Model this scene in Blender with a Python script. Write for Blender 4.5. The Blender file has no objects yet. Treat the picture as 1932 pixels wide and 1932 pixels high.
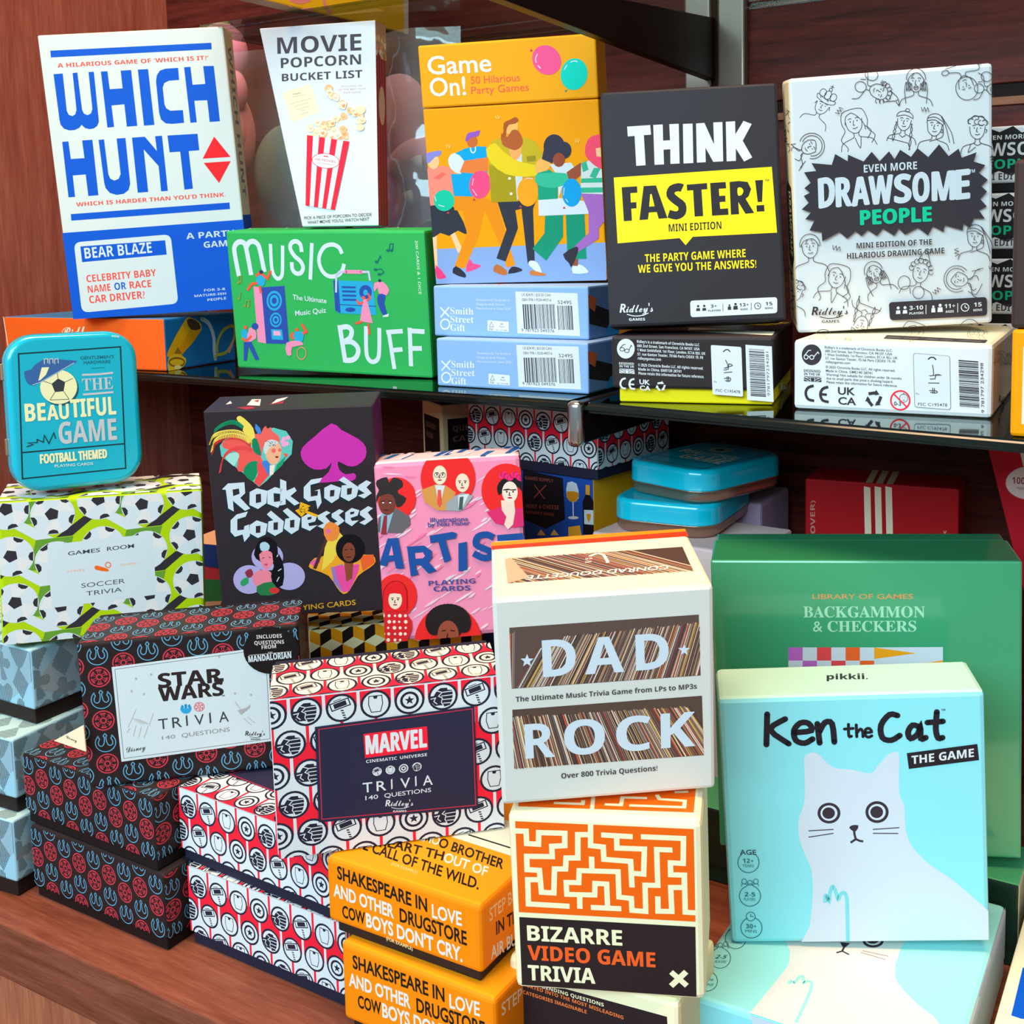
import bpy, bmesh, math, random
from mathutils import Vector, Matrix
R_ = math.radians
random.seed(7)
SC = bpy.context.scene
COL = SC.collection
# ---------------------------------------------------------------- camera, world, lights, exposure
CAMZ, GLASS, TOP = 1.2656, 1.1483, 0.80          # eye height, top of the glass shelf, top of the wooden counter
F, PITCH, ROLL, YAW, CX, CY = 2127.0, 0.107651, -0.016608, R_(29.5), 1119.0, 680.7
_y = Matrix.Rotation(YAW, 3, 'Z')
FW = _y @ Vector((0, math.cos(PITCH), -math.sin(PITCH)))
_ri = _y @ Vector((1, 0, 0)); _up = _y @ Vector((0, math.sin(PITCH), math.cos(PITCH)))
RT = math.cos(ROLL)*_ri + math.sin(ROLL)*_up
UP = -math.sin(ROLL)*_ri + math.cos(ROLL)*_up
EYE = Vector((0, 0, CAMZ))
cd = bpy.data.cameras.new('camera'); cam = bpy.data.objects.new('camera', cd); COL.objects.link(cam)
cd.sensor_width = 36; cd.lens = 36*F/1932; cd.shift_x = -(CX-966)/1932; cd.shift_y = (CY-966)/1932; cd.clip_start = .01
M = Matrix((RT, UP, -FW)).transposed().to_4x4(); M.translation = EYE; cam.matrix_world = M
SC.camera = cam

w = bpy.data.worlds.new('shop_air'); SC.world = w; w.use_nodes = True
bg = w.node_tree.nodes['Background']; bg.inputs[0].default_value = (.74, .88, 1, 1); bg.inputs[1].default_value = .34
def area(name, loc, target, size, size_y, power, col):
    l = bpy.data.lights.new(name, 'AREA'); l.shape = 'RECTANGLE'; l.size = size; l.size_y = size_y; l.energy = power; l.color = col
    o = bpy.data.objects.new(name, l); COL.objects.link(o); o.location = loc
    o.rotation_euler = (Vector(target)-Vector(loc)).to_track_quat('-Z', 'Y').to_euler()
    return o
area('shop_front_light', (-.45, -2.3, 2.65), (-.5, .6, 1.05), 3.2, 1.5, 165, (.58, .84, 1.0))
area('shop_ceiling_light', (-.3, .1, 4.0), (-.4, .55, 1.0), 2.4, .9, 125, (1.0, .66, .38))
SC.view_settings.view_transform = 'Standard'; SC.view_settings.look = 'None'; SC.view_settings.gamma = 1
SC.view_settings.use_curve_mapping = False; SC.view_settings.exposure = 0.0

# ---------------------------------------------------------------- photo ray helpers (a pixel becomes a point on a real plane)
def ray(u, v): return RT*((u-CX)/F) - UP*((v-CY)/F) + FW
def at_z(u, v, z): d = ray(u, v); return EYE + d*((z-CAMZ)/d.z)
def at_y(u, v, y): d = ray(u, v); return EYE + d*(y/d.y)
def at_x(u, v, x): d = ray(u, v); return EYE + d*(x/d.x)

# ---------------------------------------------------------------- materials
MATS = {}
def lin(h):
    h = h.lstrip('#'); c = [int(h[i:i+2], 16)/255 for i in (0, 2, 4)]
    return tuple(x/12.92 if x <= .04045 else ((x+.055)/1.055)**2.4 for x in c)+(1,)
def paper(h):        # colours were picked under the cool shop light: take that cast out again; near-whites are plain paper
    c = lin(h)
    if min(c[:3]) > .70: return tuple(x*.80 for x in c[:3])+(1,)
    return tuple(min(.92, x/g) for x, g in zip(c[:3], (.84, 1.02, 1.14)))+(1,)
def mat(h, rough=.5, metal=0, spec=.14, coat=0):
    k = (h, rough, metal, spec, coat)
    if k in MATS: return MATS[k]
    m = bpy.data.materials.new('print_'+h); m.use_nodes = True; b = m.node_tree.nodes['Principled BSDF']
    b.inputs['Base Color'].default_value = paper(h) if metal < .3 else lin(h); b.inputs['Roughness'].default_value = rough
    b.inputs['Metallic'].default_value = metal; b.inputs['Specular IOR Level'].default_value = spec
    b.inputs['Coat Weight'].default_value = coat; b.inputs['Coat Roughness'].default_value = .08
    MATS[k] = m; return m
def wood(name, c1, c2, c3, stretch, rough=.45, scale=1.0):
    m = bpy.data.materials.new(name); m.use_nodes = True; nt = m.node_tree; b = nt.nodes['Principled BSDF']
    tc = nt.nodes.new('ShaderNodeTexCoord'); mp = nt.nodes.new('ShaderNodeMapping'); mp.inputs['Scale'].default_value = stretch
    n1 = nt.nodes.new('ShaderNodeTexNoise'); n1.inputs['Scale'].default_value = 9*scale; n1.inputs['Detail'].default_value = 7; n1.inputs['Roughness'].default_value = .62; n1.inputs['Distortion'].default_value = .35
    r = nt.nodes.new('ShaderNodeValToRGB'); e = r.color_ramp.elements
    e[0].position = .3; e[0].color = lin(c1); e[1].position = .72; e[1].color = lin(c3)
    k = e.new(.5); k.color = lin(c2)
    n2 = nt.nodes.new('ShaderNodeTexNoise'); n2.inputs['Scale'].default_value = 60*scale; n2.inputs['Detail'].default_value = 3
    mx = nt.nodes.new('ShaderNodeMixRGB'); mx.blend_type = 'OVERLAY'; mx.inputs[0].default_value = .35
    L = nt.links.new
    L(tc.outputs['Object'], mp.inputs['Vector']); L(mp.outputs[0], n1.inputs['Vector']); L(mp.outputs[0], n2.inputs['Vector'])
    L(n1.outputs[0], r.inputs[0]); L(r.outputs[0], mx.inputs[1]); L(n2.outputs[0], mx.inputs[2]); L(mx.outputs[0], b.inputs['Base Color'])
    b.inputs['Roughness'].default_value = rough; b.inputs['Specular IOR Level'].default_value = .15
    return m
def film(name, tint, amount, rough=.04, bump=0, bscale=30, haze=0):
    m = bpy.data.materials.new(name); m.use_nodes = True; nt = m.node_tree; nt.nodes.remove(nt.nodes['Principled BSDF'])
    out = nt.nodes['Material Output']; t = nt.nodes.new('ShaderNodeBsdfTransparent'); t.inputs[0].default_value = tint
    g = nt.nodes.new('ShaderNodeBsdfGlossy'); g.inputs['Roughness'].default_value = rough; g.inputs[0].default_value = (.9, 1, .97, 1)
    fr = nt.nodes.new('ShaderNodeFresnel'); fr.inputs[0].default_value = 1.5
    ml = nt.nodes.new('ShaderNodeMath'); ml.operation = 'MULTIPLY'; ml.inputs[1].default_value = amount; ml.use_clamp = True
    mx = nt.nodes.new('ShaderNodeMixShader'); L = nt.links.new
    L(fr.outputs[0], ml.inputs[0]); L(ml.outputs[0], mx.inputs[0]); L(t.outputs[0], mx.inputs[1]); L(g.outputs[0], mx.inputs[2]); L(mx.outputs[0], out.inputs[0])
    if haze:
        d = nt.nodes.new('ShaderNodeBsdfTranslucent'); d.inputs[0].default_value = (.9, .93, .9, 1); m2 = nt.nodes.new('ShaderNodeMixShader'); m2.inputs[0].default_value = haze
        d2 = nt.nodes.new('ShaderNodeBsdfDiffuse'); d2.inputs[0].default_value = (.9, .93, .9, 1); a_ = nt.nodes.new('ShaderNodeAddShader'); L(d.outputs[0], a_.inputs[0]); L(d2.outputs[0], a_.inputs[1])
        L(mx.outputs[0], m2.inputs[1]); L(a_.outputs[0], m2.inputs[2]); L(m2.outputs[0], out.inputs[0])
    if bump:
        tc = nt.nodes.new('ShaderNodeTexCoord'); n = nt.nodes.new('ShaderNodeTexNoise'); n.inputs['Scale'].default_value = bscale; n.inputs['Detail'].default_value = 2
        bp = nt.nodes.new('ShaderNodeBump'); bp.inputs['Strength'].default_value = bump; bp.inputs['Distance'].default_value = .02
        L(tc.outputs['Object'], n.inputs['Vector']); L(n.outputs[0], bp.inputs['Height']); L(bp.outputs[0], g.inputs['Normal']); L(bp.outputs[0], fr.inputs['Normal'])
    return m

# ---------------------------------------------------------------- object helpers
def link(name, me, parent=None):
    o = bpy.data.objects.new(name, me); COL.objects.link(o)
    if parent is not None: o.parent = parent
    return o
def tag(o, label, cat, group=None, kind=None):
    o['label'] = label; o['category'] = cat
    if group: o['group'] = group
    if kind: o['kind'] = kind
    return o
def bm_obj(name, bm, mats, parent=None, smooth=False):
    me = bpy.data.meshes.new(name); bm.normal_update(); bm.to_mesh(me); bm.free()
    for m in (mats if isinstance(mats, (list, tuple)) else [mats]): me.materials.append(m)
    if smooth:
        for p in me.polygons: p.use_smooth = True
    return link(name, me, parent)
def bm_box(bm, lo, hi, bev=.0, seg=2, taper=None):
    g = bmesh.ops.create_cube(bm, size=1); vs = g['verts']
    for v in vs:
        v.co = Vector([lo[i] + (v.co[i]+.5)*(hi[i]-lo[i]) for i in range(3)])
        if taper and v.co.z < (lo[2]+hi[2])/2 and v.co.x < (lo[0]+hi[0])/2: v.co.x = lo[0]+(hi[0]-lo[0])*(1-taper)
    if bev:
        es = list({e for v in vs for e in v.link_edges})
        bmesh.ops.bevel(bm, geom=es, offset=bev, segments=seg, affect='EDGES', profile=.5)
AX = {'front': (1, -1), 'back': (1, 1), 'left': (0, -1), 'right': (0, 1), 'top': (2, 1), 'bottom': (2, -1)}
def slab(name, lo, hi, cols, parent, bev=.0012, seg=2, taper=None, rough=.5, spec=.14, coat=0):
    """a printed card box: cols = one colour or {face: colour, '*': default}"""
    bm = bmesh.new(); bm_box(bm, lo, hi, bev, seg, taper)
    if isinstance(cols, str): cols = {'*': cols}
    keys = list(cols); bm.normal_update()
    for f in bm.faces:
        n = f.normal; best = '*'
        for k in keys:
            if k != '*' and n[AX[k][0]]*AX[k][1] > .75: best = k
        f.material_index = keys.index(best) if best in keys else 0
    return bm_obj(name, bm, [mat(cols[k], rough, 0, spec, coat) for k in keys], parent)
def structure(name, lo, hi, m, bev=0):
    bm = bmesh.new(); bm_box(bm, lo, hi, bev); o = bm_obj(name, bm, m); o['kind'] = 'structure'; return o
class Box:
    """a thing: Empty at its front lower left corner, leaning and turned as it stands"""
    def __init__(s, name, label, cat, pose, group=None):
        x, y, z, yaw, lean, roll, s.w, s.d, s.h = pose
        s.root = bpy.data.objects.new(name, None); COL.objects.link(s.root); s.root.empty_display_size = .02
        s.root.location = (x, y, z)
        m = Matrix.Rotation(R_(yaw), 4, 'Z') @ Matrix.Rotation(R_(roll), 4, 'Y') @ Matrix.Rotation(-R_(lean), 4, 'X')
        s.root.rotation_euler = m.to_euler(); s.M = Matrix.Translation((x, y, z)) @ m
        tag(s.root, label, cat, group)
    def body(s, cols, name='carton', **k): return slab(name, (0, 0, 0), (s.w, s.d, s.h), cols, s.root, **k)
    def lidded(s, cols, base, axis='z', frac=.84, bev=.0022, **k):
        i = .0016
        if axis == 'z':
            t = s.h*(1-frac); lid = slab('lid', (0, 0, t), (s.w, s.d, s.h), cols, s.root, bev, 3, **k)
            slab('tray', (i, i, 0), (s.w-i, s.d-i, t+.001), base, s.root, .001)
        else:
            t = s.d*frac; lid = slab('lid', (0, 0, 0), (s.w, t, s.h), cols, s.root, bev, 3, **k)
            slab('tray', (i, t-.001, i), (s.w-i, s.d, s.h-i), base, s.root, .001)
        return lid
    def face(s, side):
        w, d, h = s.w, s.d, s.h
        o, ax, ay, n, sz = {'front': ((0, 0, 0), (1, 0, 0), (0, 0, 1), (0, -1, 0), (w, h)),
            'right': ((w, 0, 0), (0, 1, 0), (0, 0, 1), (1, 0, 0), (d, h)),
            'left': ((0, d, 0), (0, -1, 0), (0, 0, 1), (-1, 0, 0), (d, h)),
            'top': ((0, 0, h), (1, 0, 0), (0, 1, 0), (0, 0, 1), (w, d))}[side]
        return [Vector(o), Vector(ax), Vector(ay), Vector(n), sz]
TXT = {}
def text_mesh(s, off):
    k = (s, off)
    if k in TXT: return TXT[k]
    c = bpy.data.curves.new('t', 'FONT'); c.body = s; c.offset = off; c.resolution_u = 3
    o = bpy.data.objects.new('t', c); COL.objects.link(o); bpy.context.view_layer.update()
    me = bpy.data.meshes.new_from_object(o.evaluated_get(bpy.context.evaluated_depsgraph_get()))
    r = ([(v.co.x, v.co.y) for v in me.vertices], [tuple(p.vertices) for p in me.polygons])
    bpy.data.objects.remove(o); bpy.data.curves.remove(c); bpy.data.meshes.remove(me)
    TXT[k] = r; return r
STY = {'serif': (0x1D400, 0x1D41A, 0x1D7CE), 'frak': (0x1D56C, 0x1D586, None), 'script': (0x1D4D0, 0x1D4EA, None),
       'bold': (0x1D5D4, 0x1D5EE, 0x1D7EC), 'boldit': (0x1D63C, 0x1D656, 0x1D7EC)}
def styled(s, sty):
    if sty not in STY: return s
    U, l, d = STY[sty]; out = ''
    for ch in s:
        if 'A' <= ch <= 'Z': out += chr(U+ord(ch)-65)
        elif 'a' <= ch <= 'z': out += chr(l+ord(ch)-97)
        elif '0' <= ch <= '9' and d: out += chr(d+ord(ch)-48)
        else: out += ch
    return out
CAP = {'serif': .69, 'frak': .74, 'script': .65, 'bold': .714, 'boldit': .714}
def clip_poly(pts, x0, y0, x1, y1):
    for ax, lim, sg in ((0, x0, 1), (0, x1, -1), (1, y0, 1), (1, y1, -1)):
        out = []
        for i in range(len(pts)):
            a, b = pts[i-1], pts[i]; da, db = (a[ax]-lim)*sg, (b[ax]-lim)*sg
            if (da >= 0) != (db >= 0):
                t = da/(da-db); out.append((a[0]+(b[0]-a[0])*t, a[1]+(b[1]-a[1])*t))
            if db >= 0: out.append(b)
        pts = out
        if len(pts) < 3: return []
    return pts
def smooth_closed(pts, n=4):
    out = []; N = len(pts)
    for i in range(N):
        p0, p1, p2, p3 = pts[i-1], pts[i], pts[(i+1) % N], pts[(i+2) % N]
        for k in range(n):
            t = k/n
            out.append(tuple(.5*(2*p1[j]+(p2[j]-p0[j])*t+(2*p0[j]-5*p1[j]+4*p2[j]-p3[j])*t*t+(3*p1[j]-p0[j]-3*p2[j]+p3[j])*t**3) for j in (0, 1)))
    return out
def smooth_open(pts, n=4):
    if len(pts) < 3: return list(pts)
    q = [pts[0]]+list(pts)+[pts[-1]]; out = []
    for i in range(1, len(q)-2):
        p0, p1, p2, p3 = q[i-1:i+3]
        for k in range(n):
            t = k/n
            out.append(tuple(.5*(2*p1[j]+(p2[j]-p0[j])*t+(2*p0[j]-5*p1[j]+4*p2[j]-p3[j])*t*t+(3*p1[j]-p0[j]-3*p2[j]+p3[j])*t**3) for j in (0, 1)))
    return out+[pts[-1]]
class Art:
    """ink printed on one face of a box: one mesh, flat shapes in thin layers, one material per colour"""
    def __init__(s, box, side, name, z=(0, 0, 1), rough=.5, spec=.14, inset=0, lift=.00006, clip=None):
        s.b, s.f, s.name = box, box.face(side), name
        s.rough, s.spec = rough, spec
        s.V, s.P, s.C, s.cols = [], [], [], []
        s.layer = 0; s.lift = lift; s.zoom(*z); i = inset
        s.rect = clip or (i, i, s.f[4][0]-i, s.f[4][1]-i); s.minv = (box.M @ Matrix.Translation((0, 0, 0))).inverted()
        s.eye = s.minv @ EYE
    def zoom(s, ox, oy, k): s.zz = (ox, oy, k); return s
    def raw(s, u, v):           # pixel -> face coordinates
        p = s.minv @ (EYE + ray(u, v)); d = p - s.eye; n = s.f[3]
        t = (s.f[0]-s.eye).dot(n)/d.dot(n); h = s.eye + d*t - s.f[0]
        return (h.dot(s.f[1]), h.dot(s.f[2]))
    def m(s, p): return s.raw(s.zz[0]+p[0]/s.zz[2], s.zz[1]+p[1]/s.zz[2])
    def kv(s, p):               # metres per (zoomed) pixel, vertical, at p
        a, b = s.m(p), s.m((p[0], p[1]-4)); return math.hypot(a[0]-b[0], a[1]-b[1])/4
    def k(s, p):                # the same for line widths: the finer of both directions
        a, b = s.m(p), s.m((p[0]+4, p[1])); return min(s.kv(p), math.hypot(a[0]-b[0], a[1]-b[1])/4)
    def col(s, c):
        if c not in s.cols: s.cols.append(c)
        return s.cols.index(c)
    def up(s, n=1): s.layer += n; return s
    def add(s, pts, c, clip=True):      # face coordinates
        if clip: pts = clip_poly(pts, *s.rect)
        if len(pts) < 3: return
        z = s.lift + s.layer*.000005; o, ax, ay, n = s.f[:4]; b = len(s.V)
        A = sum(pts[i-1][0]*pts[i][1]-pts[i][0]*pts[i-1][1] for i in range(len(pts)))
        if A < 0: pts = pts[::-1]
        s.V += [o + ax*x + ay*y + n*z for x, y in pts]; s.P.append(tuple(range(b, b+len(pts)))); s.C.append(s.col(c))
    def poly(s, pts, c, sm=0, clip=True, up=True):
        if sm: pts = smooth_closed(pts, sm)
        if up: s.layer += 1
        s.add([s.m(p) for p in pts], c, clip)
    def many(s, c, *polys, sm=0):
        s.layer += 1
        for p in polys: s.poly(p, c, sm, up=False)
    def lstroke(s, q, w, c, closed=False, clip=True):   # face coordinates, mitred strip
        N = len(q)
        if N < 2: return
        L, Rr = [], []
        for i in range(N):
            a = q[i-1] if (i or closed) else None; b = q[(i+1) % N] if (i < N-1 or closed) else None
            def nd(p, r):
                dx, dy = r[0]-p[0], r[1]-p[1]; l = math.hypot(dx, dy) or 1e-9; return (-dy/l, dx/l)
            n1 = nd(a, q[i]) if a else None; n2 = nd(q[i], b) if b else None
            if n1 and n2:
                nx, ny = n1[0]+n2[0], n1[1]+n2[1]; l = math.hypot(nx, ny) or 1e-9; nx, ny = nx/l, ny/l
                k = max(.45, nx*n1[0]+ny*n1[1]); nx, ny = nx/k, ny/k
            else: nx, ny = n1 or n2
            L.append((q[i][0]+nx*w/2, q[i][1]+ny*w/2)); Rr.append((q[i][0]-nx*w/2, q[i][1]-ny*w/2))
        for i in range(N if closed else N-1):
            j = (i+1) % N; s.add([L[i], Rr[i], Rr[j], L[j]], c, clip)
    def stroke(s, pts, w, c, closed=False, sm=0, cap=False, up=True, clip=True):
        if sm: pts = smooth_closed(pts, sm) if closed else smooth_open(pts, sm)
        if up: s.layer += 1
        k = s.k(pts[0]); q = [s.m(p) for p in pts]; s.lstroke(q, w*k, c, closed, clip)
        if cap:
            for e in (q[0], q[-1]): s.add([(e[0]+w*k/2*math.cos(t*.5236), e[1]+w*k/2*math.sin(t*.5236)) for t in range(12)], c, clip)
    def strokes(s, w, c, *lines, sm=0, cap=False):
        s.layer += 1
        for l in lines: s.stroke(l, w, c, sm=sm, cap=cap, up=len(lines) < 28)
    def disc(s, p, r, c, ry=None, n=28, rot=0, up=True, clip=True):    # ellipse given in pixels (follows the photo's outline of it)
        ry = ry or r; cr, sr = math.cos(R_(rot)), math.sin(R_(rot)); pts = []
        for i in range(n):
            a = 2*math.pi*i/n; x, y = r*math.cos(a), ry*math.sin(a); pts.append((p[0]+x*cr-y*sr, p[1]+x*sr+y*cr))
        s.poly(pts, c, up=up, clip=clip)
    def ring(s, p, r, w, c, ry=None, n=28, up=True, a0=0, a1=360):
        ry = ry or r; full = abs(a1-a0) >= 360
        pts = [(p[0]+r*math.cos(R_(a0+(a1-a0)*i/n)), p[1]+ry*math.sin(R_(a0+(a1-a0)*i/n))) for i in range(n if full else n+1)]
        s.stroke(pts, w, c, closed=full, up=up)
    def ldisc(s, q, r, c, n=20, clip=True): s.add([(q[0]+r*math.cos(2*math.pi*i/n), q[1]+r*math.sin(2*math.pi*i/n)) for i in range(n)], c, clip)
    def lring(s, q, r, w, c, n=24, a0=0, a1=360, clip=True):
        full = abs(a1-a0) >= 360
        s.lstroke([(q[0]+r*math.cos(R_(a0+(a1-a0)*i/n)), q[1]+r*math.sin(R_(a0+(a1-a0)*i/n))) for i in range(n if full else n+1)], w, c, full, clip)
    def rquad(s, q, r, c, n=5, up=True):       # quadrilateral with rounded corners, pixels
        out = []
        for i in range(4):
            p, a, b = q[i], q[i-1], q[(i+1) % 4]
            def tow(t): l = math.hypot(t[0]-p[0], t[1]-p[1]); return (p[0]+(t[0]-p[0])*r/l, p[1]+(t[1]-p[1])*r/l)
            A, B = tow(a), tow(b)
            for k in range(n+1):
                t = k/n; out.append(tuple((1-t)**2*A[j]+2*t*(1-t)*p[j]+t*t*B[j] for j in (0, 1)))
        s.poly(out, c, up=up)
    def text(s, t, p0, p1, h, c, sty='bold', off=0, upv=None, up=True, clip=False, shear=0, local=False, base=True):
        """write t with its baseline from p0 to p1 (pixels), capital height h (pixels)"""
        if off and sty in ('bold', 'boldit', 'serif', 'script'):    # heavier: struck several times, slightly shifted
            if up: s.layer += 1
            kx = h*off if not local else 0; hh = h*off*1.2
            for dx, dy in ((-kx, 0), (kx, 0), (0, hh*.5), (0, -hh*.5)): s.text(t, (p0[0]+dx, p0[1]+dy) if not local else p0, (p1[0]+dx, p1[1]+dy) if not local else p1, h, c, sty, 0, upv, True, clip, shear, local)
            return
        V, Fc = text_mesh(styled(t, sty), off)
        if not V: return
        if up: s.layer += 1
        a, b = (p0, p1) if local else (s.m(p0), s.m(p1))
        if local: ux, uy = upv or (0, 1); H = h
        elif upv: e = s.m((p0[0]+upv[0]*h, p0[1]+upv[1]*h)); ux, uy = e[0]-a[0], e[1]-a[1]; H = math.hypot(ux, uy); ux, uy = ux/H, uy/H
        else: ux, uy = 0, 1; H = h*s.kv(p0)
        x0 = min(v[0] for v in V); x1 = max(v[0] for v in V); ch = CAP.get(sty, .7)
        dx, dy = (b[0]-a[0])/(x1-x0), (b[1]-a[1])/(x1-x0); kk = H/ch
        o, ax, ay, n = s.f[:4]; z = s.lift + s.layer*.000005
        q = [(a[0]+(x-x0)*dx+y*kk*(ux+shear*dx*(x1-x0)/max(1e-9, math.hypot(b[0]-a[0], b[1]-a[1]))), a[1]+(x-x0)*dy+y*kk*uy) for x, y in V]
        if clip:
            for f in Fc: s.add([q[i] for i in f], c)
            return
        bi = len(s.V); s.V += [o + ax*x + ay*y + n*z for x, y in q]; ci = s.col(c)
        for f in Fc: s.P.append(tuple(bi+i for i in f)); s.C.append(ci)
    def hatch(s, q, ang, gap, w, c):           # parallel lines inside polygon q (face coordinates)
        ca, sa = math.cos(R_(ang)), math.sin(R_(ang))
        rot = [(x*ca+y*sa, -x*sa+y*ca) for x, y in q]; y = min(p[1] for p in rot)+gap/2; ym = max(p[1] for p in rot)
        while y < ym:
            xs = []
            for i in range(len(rot)):
                a, b = rot[i-1], rot[i]
                if (a[1] > y) != (b[1] > y): xs.append(a[0]+(b[0]-a[0])*(y-a[1])/(b[1]-a[1]))
            xs.sort()
            for i in range(0, len(xs)-1, 2):
                s.add([(X*ca-Y*sa, X*sa+Y*ca) for X, Y in ((xs[i], y-w/2), (xs[i+1], y-w/2), (xs[i+1], y+w/2), (xs[i], y+w/2))], c)
            y += gap
    def done(s, label=None):
        if not s.P: return None
        me = bpy.data.meshes.new(s.name); me.from_pydata([tuple(v) for v in s.V], [], s.P)
        for c in s.cols: me.materials.append(mat(c, s.rough, 0, s.spec))
        me.polygons.foreach_set('material_index', s.C); me.update()
        o = link(s.name, me, s.b.root)
        if label: o['label'] = label
        return o
# ================================================================ the setting: a wooden display cabinet with glass shelves
W_BACK = wood('dark_wood_back', '#36120e', '#541f18', '#66291f', (1.2, 1, 16), .45)
W_SIDE = wood('red_wood_side', '#93483a', '#a65a48', '#b56d58', (9, 9, .7), .5)
W_TOP = wood('red_wood_counter', '#62311f', '#7d4331', '#8f5440', (1.1, 12, 12), .42)
W_DOOR = wood('brown_wood_door', '#96513a', '#aa6244', '#b97252', (12, 12, .8), .5)
structure('floor', (-3.5, -3, -.05), (3.5, 3.5, 0), mat('#8c8378', .6))
structure('wall_left', (-1.135, .10, 0), (-1.112, .98, 2.05), W_SIDE)
ZG1 = CAMZ + .117
structure('wall_back', (-1.112, .951, .75), (1.1, .975, CAMZ+.104), W_BACK, .004)
structure('trim_1', (-1.112, .951, ZG1), (1.1, .975, 2.05), W_BACK, .001)
structure('trim_2', (-1.112, .9535, CAMZ+.1), (1.1, .976, ZG1+.004), mat('#1a0b08', .6))
structure('trim_3', (-.37, .948, CAMZ+.100), (1.1, .953, CAMZ+.106), wood('lip_highlight_wood', '#7a4a34', '#8a5840', '#96644a', (1, 14, 14)))  # paler wood colour stands in for the highlight along the lip
structure('counter_slab', (-1.112, .4365, TOP-.042), (1.1, .975, TOP), W_TOP, .0015)
structure('cabinet_front', (-1.112, .4465, .02), (1.1, .47, TOP-.048), W_DOOR, .002)
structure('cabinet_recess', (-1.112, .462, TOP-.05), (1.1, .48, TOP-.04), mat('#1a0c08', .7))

GL = film('shelf_glass', (.09, .12, .11, 1), 1.0)
GE = mat('#0d1512', .12, 0, .6)
def pane(name, pts, z0, z1, label, round_edge=.0025, edge=None):
    bm = bmesh.new()
    lo = [bm.verts.new((x, y, z0)) for x, y in pts]; hi = [bm.verts.new((x, y, z1)) for x, y in pts]; n = len(pts)
    bm.faces.new(lo[::-1]); bm.faces.new(hi)
    for i in range(n): bm.faces.new((lo[i], lo[(i+1) % n], hi[(i+1) % n], hi[i]))
    es = [e for e in bm.edges if abs(e.verts[0].co.z-e.verts[1].co.z) < 1e-6]
    bmesh.ops.bevel(bm, geom=es, offset=round_edge, segments=3, affect='EDGES'); bm.normal_update()
    for f in bm.faces: f.material_index = 0 if abs(f.normal.z) > .95 else 1
    o = bm_obj(name, bm, [GL, edge or GE]); tag(o, label, 'shelf'); return o
pane('glass_shelf', [(-1.110, .706), (-.4165, .7005), (-.4165, .95), (-1.110, .95)], GLASS-.008, GLASS, 'dark glass shelf pane under the green and light blue boxes', )
pane('glass_shelf', [(-.4035, .699), (.40, .616), (.40, .95), (-.4035, .95)], GLASS-.008, GLASS, 'dark glass shelf pane under the white doodle box and black box')
GL = film('upper_glass', (.70, .74, .72, 1), .35)
pane('glass_shelf', [(-.85, .76), (.40, .76), (.40, .95), (-.85, .95)], CAMZ+.1965, CAMZ+.2045, 'upper glass shelf pane high above all the boxes', edge=film('upper_glass_edge', (.50, .60, .56, 1), .6))

METAL = mat('#8b7d72', .32, .75); CHROME = mat('#c9c9c6', .18, 1.0); ARM = mat('#1a1110', .35, .2)
def bracket(x, y0, z0, z1, label, taper=None):
    r = bpy.data.objects.new('shelf_bracket', None); COL.objects.link(r); r.location = (x, .95, z0); r.empty_display_size = .02
    tag(r, label, 'shelf bracket')
    bm = bmesh.new(); bm_box(bm, (-.0045, y0-.95+.004, 0), (.0045, 0, z1-z0), .0008)
    if taper:
        for v in bm.verts:
            t = v.co.y/(y0-.95); v.co.z = taper[0]*t + v.co.z*(1-t*taper[1])
    bm_obj('arm', bm, ARM, r)
    bm = bmesh.new(); bm_box(bm, (-.0062, y0-.955, -.002+(taper[0] if taper else 0)), (.0062, y0-.945, (z1-z0+.0015)*(1-(taper[1] if taper else 0))+(taper[0] if taper else 0)), .0045 if not taper else .002, 4); bm_obj('end_cap', bm, CHROME, r, True)
bracket(-.41, .698, GLASS-.031, GLASS-.0005, 'dark metal bracket with a chrome nose under the middle of the shelf')
bracket(-.409, .56, CAMZ+.138, CAMZ+.1925, 'dark bracket arm reaching out from the metal upright overhead', (.014, .82))
pr = bpy.data.objects.new('shelf_upright', None); COL.objects.link(pr); pr.location = (-.405, .945, GLASS-.03)
tag(pr, 'grey brown metal upright strip on the back wall behind the black box', 'shelf upright')
bm = bmesh.new(); bm_box(bm, (-.029, -.004, 0), (-.003, .006, .9), .0025, 3); bm_box(bm, (.003, -.004, 0), (.029, .006, .9), .0025, 3); bm_obj('face_strip', bm, METAL, pr)
bm = bmesh.new(); bm_box(bm, (-.0035, -.0015, 0), (.0035, .005, .9), 0); bm_obj('slot', bm, mat('#2a1710', .5, .3), pr)

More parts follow.
